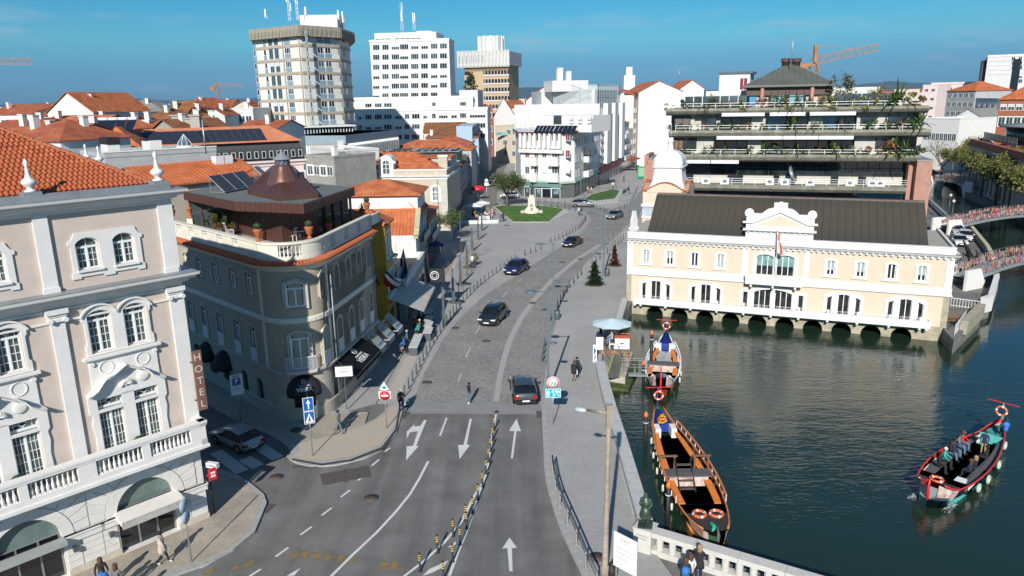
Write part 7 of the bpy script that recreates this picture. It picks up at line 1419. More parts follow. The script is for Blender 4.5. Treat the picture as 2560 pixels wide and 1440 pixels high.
q=A();rp_=[P(2398,836),P(2376,836)]
def Bo(label,pts,h,n,m=An,name='railing'):
 t=I(name,label,'railing',(0,0,0));q=A()
 for a_,b_ in zip(pts,pts[1:]):
  q.bar(a_+G((0,0,h)),b_+G((0,0,h)),.05);q.bar(a_+G((0,0,.15)),b_+G((0,0,.15)),.04)
  for i in E(n):p=a_+(b_-a_)*(i/n);o=A();o.bar((0,0,0),(0,0,h),.035);C('baluster',o,m,t,p)
 C('rail',q,m,t);return t
Bo('white painted railing on the stone corner beside the customs house',[P(2386,838),P(2414,800)],.95,9)
Bo('white railing with lattice in front of the small lock gate',[P(2376,766),P(2450,776)],.9,10)
Bo('grey railing on the ramp wall behind the customs house',[P(2376,560,.9),P(2322,508,.9)],.8,12,Ay)
RIB=bpy.data.materials.new('coloured_ribbons');RIB.use_nodes=True;n,l,b=Az(RIB);b.inputs['Roughness'].default_value=.8
tcn=n.new('ShaderNodeTexCoord');vo=n.new('ShaderNodeTexVoronoi');vo.inputs['Scale'].default_value=9;mp=n.new('ShaderNodeMapping');mp.inputs['Scale'].default_value=(1.3,1.3,.45);l.new(tcn.outputs['Object'],mp.inputs[0]);l.new(mp.outputs[0],vo.inputs['Vector'])
hs=n.new('ShaderNodeSeparateColor');l.new(vo.outputs['Color'],hs.inputs[0]);crr=n.new('ShaderNodeValToRGB');crr.color_ramp.interpolation='CONSTANT'
for i,c in S(((.42,.05,.04),(.5,.42,.35),(.35,.06,.12),(.08,.2,.10),(.55,.5,.46),(.10,.12,.3),(.5,.28,.06),(.45,.12,.12))):e=crr.color_ramp.elements[i]if i<2 else crr.color_ramp.elements.new(i/8);e.position=i/8;e.color=(*c,1)
l.new(hs.outputs[0],crr.inputs[0]);l.new(crr.outputs[0],b.inputs['Base Color'])
def Bn(label,a_,b_,rise,zd=1.0,w_=2.4,h_=1.25):
 v=b_-a_;L_=AG(v.x,v.y);t=I('footbridge',label,'bridge',(a_.x,a_.y,0),Ae(v.y,v.x));n_=28;pz=lambda s_:zd+rise*4*s_*(1-s_)
 q=A()
 for i in E(n_):s0,s1=i/n_,(i+1)/n_;q.add([(L_*s0,y,pz(s0)+dz)for y,dz in((0,0),(w_,0),(w_,-.35),(0,-.35))]+[(L_*s1,y,pz(s1)+dz)for y,dz in((0,0),(w_,0),(w_,-.35),(0,-.35))],[(0,1,5,4),(1,2,6,5),(2,3,7,6),(3,0,4,7)])
 C('deck',q,Ay,t)
 rr=Ac.Random(3)
 for y in(0,w_):
  q=A();r_=A()
  for i in E(n_):s0,s1=i/n_,(i+1)/n_;q.bar((L_*s0,y,pz(s0)+h_),(L_*s1,y,pz(s1)+h_),.05);q.bar((L_*s0,y,pz(s0)+h_*.5),(L_*s1,y,pz(s1)+h_*.5),.03)
  k=int(L_/.07)
  for i in E(k):s_=(i+rr.random())/k;s2=min(1,s_+.1/L_*1.0);z0=pz(s_)+rr.uniform(-.05,h_*.6);z1=z0+rr.uniform(.35,.7);yy=y+rr.uniform(-.05,.05);r_.add([(L_*s_,yy,z0),(L_*s2,yy,z0),(L_*s2,yy,min(z1,pz(s_)+h_)),(L_*s_,yy,min(z1,pz(s_)+h_))],[(0,1,2,3)])
  C('handrail',q,Af,t);o=C('ribbons',r_,RIB,t);o['kind']='stuff'
 for s_,x0,x1 in((0,-1.6,.8),(1,L_-.8,L_+1.6)):
  for y in(-.35,w_+.05):C('pier_wing',A().xp([(x0,WZ),(x1,WZ),(x1+(.9 if s_==0 else 0),zd-.3),(x1,zd+h_),(x0,zd+h_)]if s_==0 else[(x0,WZ),(x1,WZ),(x1,zd+h_),(x0,zd+h_),(x0-.9,zd-.3)],y,y+.3),Ad,t)
b1a=P(2428,722);b1b=b1a+G((19,9.5,0));Bn('near arched footbridge covered in coloured ribbons',b1a,b1b,1.0)
b2a=P(2384,585);b2b=b2a+G((24,8.2,0));Bn('middle arched footbridge covered in coloured ribbons',b2a,b2b,1.0)
b3a=P(2322,463);b3b=P(2420,480);Bn('far arched footbridge with ribbons near the trees',b3a,b3b,.8,1.0)
Bn('small distant ribbon bridge under the big tree',P(2318,415),P(2378,424),.5,1.2)
def BI(label,loc,h=4.2,group=None):
 t=I('globe_lamp',label,'street lamp',loc,0,group);C('post',A().t_([(0,0,0),(0,0,h)],[.09,.05],7),Af,t);C('globe',A().la([(.05,h),(.2,h+.12),(.26,h+.3),(.18,h+.5),(.03,h+.58)],n=10),mat('lamp_globe',(.55,.52,.42),.3,.05),t)
for i,(px,py)in S(((2369,550),(2376,568))):BI('dark globe lamp at the middle bridge pier, '+('left of the pair','right of the pair')[i],P(px,py),3.9)
for i,(px,py)in S(((2531,512),(2432,470),(2420,455),(2395,448),(2365,425))):BI('slim lamp on the tree-lined far quay, '+('nearest the frame edge','before the warehouse','beside the far bridge','behind the far bridge','farthest away')[i],P(px,py),4.0)
Bo('low white parapet rail of the far quay',[P(2420,474),P(2560,524)],.5,26,Ad,'quay_rail')
qf=Ar([Q(P(*a)[:2])for a in((2409,472),(2331,422),(2345,412),(2440,440),(2560,478),(2700,520),(2700,580),(2560,528))],.01);Aj('far_quay_paving',qf,CALC)
q=A();t=I('bench','dark slatted bench below the white railing at the customs house corner','bench',P(2365,812));
for i in E(4):C('slat',A().b(-1.4,-.3+i*.16,.42,1.4,-.18+i*.16,.46),BROWNP,t)
for i in E(3):C('back_slat',A().b(-1.4,.32,.55+i*.14,1.4,.36,.65+i*.14),BROWNP,t)
for x in(-1.2,0,1.2):C('leg',A().b(x-.04,-.3,0,x+.04,.34,.42),Af,t)
t=I('bronze_sculpture','tall dark bronze abstract figure behind the customs house corner','sculpture',P(2424,690));q=A();q.t_([(0,0,0),(.2,0,1.2),(-.2,.1,2.4),(-.9,0,3.6),(-1.3,0,4.3)],[.5,.42,.32,.2,.08],8);q.t_([(-.2,.1,2.3),(-.9,.2,2.6),(-1.3,.1,2.0)],[.22,.16,.08],6);q.t_([(.1,0,1.6),(.6,0,2.6),(.3,0,3.2)],[.2,.15,.06],6);C('figure',q,mat('dark_bronze',(.035,.025,.02),.4,.3,3,metal=.5),t)
house('dark red brick house with orange roof at the right frame edge',(2498,258),178,(2640,236),170,20,'brick',Ah,'hip',4,rows=((4,.02,.6,2.6,1.3,1.5,'half'),(4,.02,.6,6.2,1.4,2.2,'surr')))
F,w_,z=AK((2432,335),172,(2560,362),132);wh_=I('warehouse','stone warehouse with arched openings and brick parapet facing the canal','building',F.o,F.a)
zw=9.2;hs_=[Ab(u-.9,u+.9,.3,4.6,.9,6)for u in[2.5+3.6*k for k in E(int(w_/3.6))]];C('wall',A().xp([(0,0),(w_+20,0),(w_+20,zw),(0,zw)],0,.5,holes=hs_),WL['beige'],wh_);Ao('core',0,.5,0,w_+20,22,zw,Am,wh_);Ao('parapet',-.3,-.3,zw,w_+20,.4,zw+1.4,WL['brick'],wh_)
for i in E(9):Ao('glass_rail',i*3.2,2.2,zw+1.4,i*3.2+3.0,2.26,zw+3.0,GLASSL,wh_)
C('rotunda',A().la([(7.5,zw+1.2),(7.5,zw+4.4)],(9,12,0),26),DG,wh_);C('rotunda_roof',A().la([(8.8,zw+4.4),(8.9,zw+4.8),(.1,zw+5.6)],(9,12,0),26),Ay,wh_)
slab('pink-grey long apartment building with ribbon windows on the skyline at right',(2330,208),330,(2640,208),300,14,0,[226,244,262],[(2336,2346),(2352,2362),(2368,2380),(2400,2415),(2430,2445),(2460,2480),(2500,2520),(2530,2550)],WL['ppink'],'apartment_block',1.6)
house('grey curved-balcony apartment block with orange roof behind the spring trees',(2368,228),262,(2440,226),250,14,'grey',Ah,'hip',3,rows=Q((5,.02,.98,d_,2.0,1.5,'plain')for d_ in(2.2,5.2,8.2,11.2,14.2)),name='apartment_block')
house('pale grey apartment block with small dark windows at right',(2440,246),240,(2500,250),225,12,'pale',None,'flat',rows=Q((4,.05,.95,d_,1.2,1.1,'plain')for d_ in(2.4,5.4,8.4,11.4)),name='apartment_block')
house('beige apartment block with small square windows behind the terrace building',(2308,214),300,(2345,213),296,14,'ppink',None,'flat',rows=Q((2,.05,.95,d_,1.4,1.2,'plain')for d_ in(2.4,5.8,9.2,12.6)),name='apartment_block')
t,F,w_,z=slab('tall beige hotel tower with glazed curved corner at the right frame edge',(2470,142),300,(2600,140),292,16,0,[152,163,174,185,196,208],[(2528,2538),(2545,2555),(2562,2572)],WL['ppink'],'tower_block',1.5);Ao('glass_corner',8.6,-.6,z*.3,11.0,0,z-1,Am,t);Ao('dark_side',-1.5,3,0,0,12,z-1,WL['dark'],t)
house('white flat-roofed market hall behind the canal trees',(2310,296),215,(2400,300),205,30,'white',None,'flat',rows=((8,.05,.95,5.8,1.4,2.0,'plain'),),name='hall',cat='hall')
t,F,w_,z=house('low glazed hall with grey gabled roof behind the market hall',(2370,300),225,(2470,304),215,24,'pale',ROOF_G,'end',3.5,name='hall',cat='hall')
for l,r,Yv,hgt_,wl,lb in(((2112,226),(2170,224),300,0,'white','white and red balcony apartment block above the right terrace'),((2180,232),(2230,230),320,0,'brick','red and white apartment block beside the balcony block'),((2236,226),(2300,224),330,0,'cream','cream apartment block at the right of the terrace skyline')):
 house(lb,l,Yv,r,Yv,14,wl,None,'flat',rows=Q((4,.05,.95,d_,1.8,1.4,'plain')for d_ in(2.2,5.4,8.6)),name='apartment_block')
house('white ship-like round-topped apartment tower beyond the avenue',(1552,236),380,(1600,234),380,16,'white',None,'flat',rows=Q((5,.02,.98,d_,2.2,1.6,'plain')for d_ in(2.2,5.6,9,12.4)),name='apartment_block',chim=((.5,.4,8,5.5),(.5,.4,12,3)))
house('large white gable-ended building with red roof left of the terrace building',(1597,228),235,(1708,232),235,30,'white',Ah,'end',3.4,ridge=.45)
house('white gabled house with red roof edge behind the terrace building left end',(1700,222),262,(1760,222),262,20,'white',Ah,'end',3)
gp_='roofscape houses behind the hotel'
t,F,w_,z=house('grey-walled flat-roofed building with white parapet right behind the hotel roof',(262,392),78,(540,381),86,9,'grey',None,'flat',par=.5);bw=t
C('coping',A().b(-.1,-.12,z+.5,w_+.1,.3,z+.62),Aa,bw)
for x0,x1,hh in((.42,.53,1.5),(.06,.16,1.3)):C('roof_box',A().b(w_*x0,1,z,w_*x1,3.5,z+hh),Aa,bw)
q=A();q.b(w_*.41,1.2,z+1.5,w_*.54,3.7,z+1.62);q.b(w_*.055,.9,z+1.3,w_*.165,3.6,z+2.0);C('black_cap',q,Al,bw)
sk=I('roof_lantern','small white-framed glass pyramid skylight on a round white base','skylight',F.w(w_*.74,z+.1,-1));C('base',A().la([(1.0,0),(.95,.5),(.8,.7)],n=12),Aa,sk);C('glass',A().la([(.72,.7),(.72,1.0),(.02,1.9)],n=8,smooth=False),GLASSL,sk)
q=A()
for i in E(8):a_=pi/4*i;q.bar((.73*cos(a_),.73*sin(a_),1.0),(0,0,1.93),.05);q.bar((.73*cos(a_),.73*sin(a_),.7),(.73*cos(a_),.73*sin(a_),1.0),.05)
C('frame',q,Aa,sk)
for i,(px,py)in S(((218,405),(250,410))):t=I('finial','white urn finial on the far side of the hotel roof, '+('left','right')[i]+' of two','roof ornament',D(px,py,50));o=J('urn',fm,t);o.scale=(.7,)*3
t,F,w_,z=house('orange-tiled house with beige wall between the hotel and the copper pavilion',(386,472),64,(655,432),73,8,'cream',Ah,'gable',1.5)
cm3=A();L3=AG(4.35,1.5*4.35/4.0);T=M.Rotation(Ae(1.5,4.0),4,'X');cm3.t_([T@G((0,0,0)),T@G((0,L3,0))],.05,4,cap=False);c3=cm3.mesh('roof_rib',[Ah])
for i in E(int(w_/.42)):J('roof_rib',c3,t,(.1+i*.42,-.35,z))
for u in(.72,.80):C('ac_unit',A().b(-.5,-.35,0,.5,.35,.8),An,t,(w_*u+.6,3.2,z+1.1))
F,w_,z=AK((330,367),100,(754,353),112);lb_=I('long_house','long orange-roofed building with dark dormer storey and two solar arrays','building',F.o,F.a)
C('wall',A().b(-14,0,0,w_,9,z-2.9),WL['ppink'],lb_);C('mansard_wall',A().add([(-14,-.1,z-2.7),(w_+.2,-.1,z-2.7),(w_-.3,.5,z),(-14,.5,z),(w_+.2,9,z-2.7),(w_-.3,8.4,z)],[(0,1,2,3),(1,4,5,2)]),WL['dark'],lb_)
C('cornice',Ba(-14,w_,[(0,z-3.6),(.15,z-3.5),(.2,z-3.1),(.5,z-2.95),(.5,z-2.7),(.1,z-2.68)]),WL['ppink'],lb_)
rz_=2.2;C('roof',A().add([(-14,-.1,z),(w_+.1,-.1,z),(w_-3.5,4.5,z+rz_),(-14,4.5,z+rz_),(w_+.1,9,z),(-14,9,z),(-14,0,z)],[(0,1,2,3),(1,4,2),(4,5,3,2)]),mat('salmon_roof',(.58,.20,.10),.8,.1,.5,col2=(.64,.24,.12),dirt=.1),lb_)
for i in E(13):u=w_*(.42+.56*i/12);o=C('dormer',A().xp(Ab(-.5,.5,0,1.3,.25,4),-.25,.4),WL['dark'],lb_,(u,-.1,z-2.4));J('window',Ap(.55,1.0,'plain',None,Am),o,(0,-.26,.12))
for i in E(12):J('window',Ap(1.1,1.8,'surr'),lb_,(w_*(.2+.78*i/11),0,z-6.3))
T=M.Rotation(Ae(rz_,4.6),4,'X');pm2=A();pm2.b(.03,0,.08,1.05,1.75,.13,0,T);pmm=pm2.mesh('panel',[mat('solar_grey',(.03,.038,.055),.2,.2,2)])
for g_,(x0,lb)in S(((332,'left'),(488,'right'))):
 u0=F.uz(x0+20,355)[0];t=I('solar_array',f'two-row solar array of sixteen panels on the long orange roof, {lb} group','solar panel',F.w(u0,z,0),F.a)
 for i in E(8):
  for j in E(2):J('panel',pmm,t,(i*1.1,.35+j*1.8*cos(Ae(rz_,4.6)),j*1.8*sin(Ae(rz_,4.6))+.2))
t,F,w_,z=house('orange hipped corner roof at the left end of the solar-roofed building',(178,392),93,(372,386),95,12,'white',Ah,'hip',3.4)
wl={}
HS=[('red-brown hipped roof with a skylight just above the hotel roof',(10,352),88,(150,350),84,9,'white',Ak,'hip',2.2),('orange roof at the left frame edge behind the hotel ridge',(-60,340),96,(60,336),94,10,'white',Ak,'gable',1.8),('white stepped terrace house with red roof slopes near the solar collectors',(148,356),92,(215,340),96,12,'white',Ak,'end',1.4),('long grey party wall with curved top beside the orange hipped roof',(165,352),88,(300,330),100,2,'pale',None,'end',1.6),('wide red-orange roof below the grey gabled building',(80,318),128,(230,316),126,12,'white',Ah,'gable',1.8),('orange roof strip behind the skylight roof',(20,326),112,(110,322),112,10,'cream',Ak,'hip',1.6),('large grey gable-ended building with orange roof on the left skyline',(119,284),152,(233,280),150,17,'pale',Ah,'end',4.0),('long grey-roofed shed with dark walls behind the grey gable building',(262,279),185,(408,278),185,15,'dark',ROOF_G,'hip',3.0),('white terraced apartments with brown roof at the left frame edge',(-40,286),190,(78,286),182,14,'white',Ak,'gable',2.4),('white balcony house with red roof left of the grey gable building',(78,290),185,(118,288),180,14,'white',Ak,'hip',1.5),('steep lichen-brown roof with grey gable on the left skyline',(420,297),150,(472,294),150,8,'greyc',ROOF_B,'gable',3.2),('pointed brown hipped roof over a grey wall',(350,304),132,(427,303),130,8,'greyc',ROOF_B,'hip',2.2),('grey concrete gable with brown-orange roof before the pointed roof',(382,330),112,(442,322),110,10,'greyc',ROOF_B,'end',1.6),('white chimney-like block house left of the pointed roof',(346,305),120,(372,306),120,4,'white',None,'flat',0),('orange-brown tiled roofs with dormer right of the concrete chimneys',(480,322),118,(560,316),120,10,'cream',ROOF_B,'hip',2.2),('small orange roof with lichen behind the solar collectors',(262,322),118,(335,322),116,9,'white',Ah,'hip',1.7),('row of red roofs with white chimneys on the skyline left of the cream tower',(488,271),225,(575,270),225,12,'white',Ak,'gable',2.4),('red roofs with white end wall beside the steep brown roof',(455,268),215,(492,272),212,12,'white',Ak,'hip',2.8),('cream gabled house beside the red roof row',(575,270),205,(640,272),205,10,'cream',Ak,'end',2.0),('light grey box building with a slit window left of the cream tower',(558,273),158,(632,276),158,12,'pale',None,'flat',0),('grey party wall with red roof strip before the light grey box',(515,286),150,(562,292),150,9,'pale',Ak,'end',1.4),('long red roof with white chimney stacks at the foot of the cream tower',(590,324),128,(690,322),126,9,'white',Ak,'gable',1.4),('dark grey triangular gable house in the middle of the left roofs',(468,296),140,(500,294),140,6,'dark',Ak,'end',2.0),('grey stone building in shade behind the white house gable',(762,392),112,(835,396),108,8,'greyc',None,'flat',0),('white two-storey shop block at the foot of the finned building',(778,372),128,(862,380),118,6,'pale',None,'flat',0)]
for i,(lb,l,Yl,r,Yr,d,wal,rf_,kd,rs)in S(HS):
 rw=((4,.05,.95,2.6,1.3,1.4,('plain','surr')),)if i in(6,7,8,9,16,17,19,23,24)else()
 house(lb,l,Yl,r,Yr,d,wal,rf_,kd,rs,group=gp_,rows=rw,chim=((.2,.3,1.6,.8),(.7,.6,1.4,.7))if kd in('gable','hip')and i%2==0 else((.6,.3,1.5,.7),))
t=I('solar_collector','row of dark solar collectors on the low roofs behind the hotel ridge','solar panel',D(185,330,100));
for i in E(6):q=A();T=M.Rotation(K(40),4,'X');q.b(i*1.3,0,0,i*1.3+1.2,2.2,.08,0,T);C('panel',q,BD,t);C('tank',A().t_([(i*1.3,1.75,1.55),(i*1.3+1.2,1.75,1.55)],.22,8),WHITEC,t)
q=A();q.bar((0,1.6,-.5),(0,1.6,1.3),.08);q.bar((7,1.6,-.5),(7,1.6,1.3),.08);C('stand',q,Af,t)
for i,(px,yt,yb,Yv)in S(((447,290,328,115),(493,290,328,112),(470,298,328,114))):a_=D(px,yb,Yv);zt=D(px,yt,Yv).z;t=I('concrete_chimney','stained concrete chimney stack, '+('left','right','middle')[i]+' of three among the brown roofs','chimney',(a_.x,a_.y,8));C('stack',A().b(-.7,-.5,0,.7,.5,zt-8),Bm,t);C('cap',A().b(-.85,-.65,zt-8,.85,.65,zt-7.8),Bm,t)
AN('thin dark aerial pole with crossbars behind the copper pavilion',515,385,300,66,'pole',0)
rr=Ac.Random(21);n_f=0
MW=[Aa,WL['pale'],WL['cream'],WL['ppink'],Aa,WL['pale']];MR=[Ah,Ak,Ak,ROOF_B,Ah]
def occupied(x,y):
 px=1280+1850*x/y
 if y<420 and 640<px<1250:return True
 if y<560 and 1200<px<1720:return y<420
 if y<330 and 1700<px<2300:return True
 if y<250:return True
 if px>2280 and y<340:return True
 return False
hm=[]
for k in E(8):
 w_=9+2*(k%4);d=9+k%3*3;h_=8;q=A();q.b(0,0,0,w_,d,h_);
 wm_=q.mesh('wall',[MW[k%6]]);r=Bi(w_,d,h_,('gable','hip','end','hip')[k%4],2.4+.2*k,.4)
 if k%4 in(0,2):
  q2=A();q2.b(0,0,0,w_,d,h_);(q2.xp([(0,h_),(w_,h_),(w_/2,h_+2.3+.2*k)],0,d)if k%4==2 else None);wm_=q2.mesh('wall',[MW[k%6]])
 hm.append((wm_,r.mesh('roof',[MR[k%5]]),w_,d,h_))
side_w=('white','pale grey','cream','pinkish','white','pale grey','white','pale grey')
tries=0
while n_f<200 and tries<4000:
 tries+=1;y=250+650*rr.random()**1.3;px=rr.uniform(-60,2620);x=(px-1280)/1850*y
 if occupied(x,y):continue
 k=rr.randrange(8);wm_,rm_,w_,d,h_=hm[k];n_f+=1;s_=rr.uniform(.8,1.6);zs_=rr.uniform(.7,1.35)if rr.random()<.85 else rr.uniform(1.7,2.3)
 zone='left of the cream tower' if px<640 else 'between the towers' if px<1250 else 'over the avenue' if px<1750 else 'at the right'
 t=I('distant_house',f'small distant {side_w[k]} house with {"brown" if k % 5 == 3 else "red" if k % 5 in (1, 2) else "orange"} roof on the skyline {zone}','house',(x,y,0),rr.uniform(-.5,.5),f'distant houses {zone}');J('wall',wm_,t);J('roof',rm_,t);t.scale=(s_,s_,zs_)
 if y<420 and k%2:
  for u in(.25,.5,.75):J('window',Ap(1.1,1.3,'plain'),t,(w_*u,0,5.4))
ft=A()
for i in E(2600):
 y=900+3200*rr.random()**1.6;x=rr.uniform(-.85,.85)*y;w_=rr.uniform(9,26);h_=rr.uniform(5,11)if rr.random()<.93 else rr.uniform(14,24);d=rr.uniform(10,20);m_=rr.choice((0,0,1));ft.b(x,y,0,x+w_,y+d,h_,m_)
 if h_<12:ft.add([(x-.4,y-.4,h_),(x+w_+.4,y-.4,h_),(x+w_+.4,y+d/2,h_+3),(x-.4,y+d/2,h_+3)],[(0,1,2,3)],rr.choice((2,3)))
o=C('far_town',ft,[Aa,WL['cream'],Ah,Ak]);AF(o,'mass of far white houses with orange roofs stretching to the horizon','town',kind='stuff')
wd=A()
for i in E(7000):y=260+4800*rr.random()**1.4;x=rr.uniform(-.9,.9)*y;s_=rr.uniform(2,5)*(1+y/2500);(occupied(x,y)or wd.add([(x-s_,y,0),(x+s_,y,0),(x+s_*.8,y,s_*.9),(x,y+1,s_*1.35),(x-s_*.8,y,s_*.8)],[(0,1,2,3,4)]))
o=C('far_woods',wd,mat('far_wood',(.035,.05,.03),.9,.4,.02));AF(o,'dark tree belts between the far houses','woods',kind='stuff')
for nm,Yh,pts,c in(('hills',14000,((-900,262),(-300,258),(0,262),(180,255),(300,250),(350,246),(420,251),(520,248),(640,246),(900,243),(1100,236),(1210,230),(1290,219),(1360,218),(1450,222),(1560,228),(1700,226),(1900,225),(2080,222),(2180,208),(2230,203),(2290,207),(2400,212),(2560,214),(3000,210),(3600,205)),(.05,.09,.11)),):
 hv=A();v=[]
 rr2=Ac.Random(5)
 P2=[]
 for(a_,b_),(c_,d_)in zip(pts,pts[1:]):
  for k in E(6):s_=k/6;P2.append((a_+(c_-a_)*s_,b_+(d_-b_)*(3*s_*s_-2*s_**3)+rr2.uniform(-.6,.6)))
 for x,y in P2:p=D(x,y,Yh);v+=[(p.x,Yh-2600,-5),(p.x,p.y,p.z),(p.x,Yh+2500,-5)]
 hv.add(v,[(3*i,3*i+3,3*i+4,3*i+1)for i in E(len(P2)-1)]+[(3*i+1,3*i+4,3*i+5,3*i+2)for i in E(len(P2)-1)],0,True);Aj(nm,hv,mat('haze_tinted_woods',c,1,.15,.0008))  # blue-grey base colour: distance haze put into the tone of the hill woods
CRN=mat('crane_rust',(.36,.16,.08),.7,.2,.5)
def Bu(label,px,pyb,pyt,Y,j0,j1,tip,cj=None,w_=1.6,zb=0):
 a_=D(px,pyb,Y);top=D(px+0,pyt,Y);e0=D(*j0,Y);e1=D(*j1,Y);t=I('tower_crane',label,'crane',(a_.x,Y,0));q=A();O=G((a_.x,Y,0));h_=e0.z
 k=max(4,int(h_/(w_*1.4)))
 for sx,sy in((-1,-1),(1,-1),(1,1),(-1,1)):q.bar((sx*w_/2,sy*w_/2,0),(sx*w_/2,sy*w_/2,h_),w_*.12)
 for i in E(k):z0,z1=h_*i/k,h_*(i+1)/k;s_=1 if i%2 else-1;q.bar((-s_*w_/2,-w_/2,z0),(s_*w_/2,-w_/2,z1),w_*.08);q.bar((w_/2,-s_*w_/2,z0),(w_/2,s_*w_/2,z1),w_*.08)
 C('tower',q,CRN,t);q=A();d0=G((0,0,e0.z));d1=e1-O;L_=(d1-d0).length;n=int(L_/(w_*1.1));up=G((0,0,w_))
 for i in E(n):s0,s1=i/n,(i+1)/n;A_,B_=d0+(d1-d0)*s0,d0+(d1-d0)*s1;q.bar(A_,B_,w_*.12);q.bar(A_+up,B_+up,w_*.12);q.bar(A_,(A_+B_)/2+up,w_*.08);q.bar((A_+B_)/2+up,B_,w_*.08)
 C('jib',q,CRN,t);q=A();c1_=(D(*cj,Y)-O)if cj else d0-(d1-d0)*.25;q.bar(d0,c1_,w_*.5);q.b(c1_.x-w_,-w_*.6,c1_.z-w_*1.4,c1_.x+w_,w_*.6,c1_.z,0);C('counter_jib',q,CRN,t)
 q=A();tp=G((0,0,D(px,pyt,Y).z));q.bar(d0,tp,w_*.5);q.bar(tp,d0+(d1-d0)*.6+up,w_*.06);q.bar(tp,c1_,w_*.06);C('mast_head',q,CRN,t)
Bu('rusty tower crane rising behind the pyramid-roofed penthouse',2030,240,113,240,(2030,160),(2196,126),0,(1998,165),2.0)
Bu('small distant crane left of the cream tower',547,262,206,520,(545,216),(608,216),0,(531,217),1.6)
Bu('crane jib reaching in from the left frame edge',-160,262,120,380,(-160,160),(82,160),0,(-220,160),2.6)
ZP=lambda x,y:(1140+x/4.8,340+y/4.8)
AW('pale granite canal parapet running from the kiosk deck to the statue',[P(a,b_,.8)-G((0,0,.8))for a,b_ in((1499,903),(1514,965),(1530,1023),(1557,1108),(1580,1186),(1614,1300))],.1,.8,.62,BW,joint=2.4)
AW('short granite canal parapet between the parasol and the customs house',[P(a,b_,.8)-G((0,0,.8))for a,b_ in((1546,800),(1563,744))],0,.8,.5,BW)
PLY=mat('light_granite',(.56,.54,.50),.75,.06,3,bump=.15,dirt=.15);BRZ=mat('green_bronze',(.045,.075,.055),.45,.4,4,metal=.5,col2=(.10,.15,.11))
pA=P(1612,1352,.5);pA.z=0;pB=P(2000,1470,.5);pB.z=0;bv_=(pB-pA).normalized();an=Ae(bv_.y,bv_.x)
bl_=I('bridge_balustrade','pale stone bridge balustrade with square openings at the bottom right','balustrade',pA,an);L_=14
k=int(L_/.62)
for i in E(int(L_/2)):C('plinth_stone',A().b(.45+i*2,-.24,0,2.43+i*2,.24,.30),PLY,bl_);C('coping_stone',A().b(.45+i*2,-.3,.98,2.435+i*2,.3,1.22),PLY,bl_)
for i in E(k):C('post',A().pr([(.17*cos(a_)+.16*(1 if cos(a_)>0 else-1)*0,.2*sin(a_))for a_ in[2*pi*j/10 for j in E(10)]],.3,.98),PLY,bl_,(.75+i*.62,0,0))
q=A();q.b(-.42,-.42,0,.45,.42,1.28);q.b(-.46,-.46,1.28,.49,.46,1.34);pd_=I('statue_pedestal','square stone pedestal with engraved inscription at the corner of the bridge','pedestal',pA,an);C('block',q,PLY,pd_)
Aq('A PARCEIRA',.11,mat('engraving',(.20,.19,.17),.9,0),pd_,(0,-.424,1.0),(pi/2,0,0),depth=.006);Aq('DO RAMO',.11,At['engraving'],pd_,(0,-.424,.84),(pi/2,0,0),depth=.006)
def BO(name,verts,edges,radii,mats,parent,sub=1,faces_fn=None,root=0):
 me=bpy.data.meshes.new('tmp');me.from_pydata(verts,edges,[]);o=bpy.data.objects.new('tmp',me);COL.objects.link(o);o.modifiers.new('s','SKIN');sv=me.skin_vertices[0].data
 for i,r in S(radii):sv[i].radius=r if isinstance(r,Q)else(r,r);sv[i].use_root=i==root
 s_=o.modifiers.new('u','SUBSURF');s_.levels=sub;s_.render_levels=sub
 dg=bpy.context.evaluated_depsgraph_get();me2=bpy.data.meshes.new_from_object(o.evaluated_get(dg));bpy.data.objects.remove(o);me2.materials.clear()
 for m in mats:me2.materials.append(m)
 for p in me2.polygons:p.use_smooth=True;p.material_index=faces_fn(p.center)if faces_fn else 0
 me2.name=name;return me2
st_=I('bronze_statue','green bronze statue of a woman in shawl carrying a child on the pedestal','statue',pA+G((0,0,1.34)),an+.3)
sv_=[(0,0,.9),(0,0,1.15),(0,0,1.38),(0,.02,1.5),(0,-.02,1.64),(-.2,0,1.34),(-.26,-.1,1.12),(-.1,-.24,1.15),(.2,0,1.34),(.28,-.05,1.1),(.12,-.2,1.0),(-.09,0,.5),(-.09,0,.08),(.1,-.06,.5),(.12,-.08,.08),(-.16,-.18,1.35),(-.17,-.2,1.55)]
me=BO('figure',sv_,[(0,1),(1,2),(2,3),(3,4),(2,5),(5,6),(6,7),(2,8),(8,9),(9,10),(0,11),(11,12),(0,13),(13,14),(7,15),(15,16)],[.2,.16,.17,.07,.12,.09,.08,.06,.09,.08,.05,.1,.07,.1,.07,.11,.09],[BRZ],None);J('figure',me,st_)
q=A();q.la([(.27,.42),(.30,.5),(.23,.8),(.17,1.02)],n=14);q.la([(.17,1.0),(.27,1.1),(.25,1.28),(.16,1.42),(.095,1.5),(.115,1.62),(.04,1.73)],n=12,T=M.Diagonal((1,.8,1,1)));C('shawl_and_skirt',q,BRZ,st_);C('plate',A().b(-.34,-.34,0,.34,.34,.07),BRZ,st_)
ia=D(1535,1369,28.6);ib_=D(1592,1397,27.7);v_=ib_-ia;iz0=D(1533,1411,28.6).z;iz1=D(1537,1327,28.6).z;ibd=I('information_board','large white information board on two posts beside the tall concrete lamp','sign',(ia.x,ia.y,.1),Ae(v_.y,v_.x));wI=AG(v_.x,v_.y)
C('panel',A().b(0,-.03,iz0-.1,wI,.03,iz1-.1),WHITEC,ibd);q=A();q.b(.08,.03,0,.14,.09,iz1-.2);q.b(wI-.14,.03,0,wI-.08,.09,iz1-.2);C('post',q,Aw,ibd);zc_=(iz0+iz1)/2-.1;hI=iz1-iz0
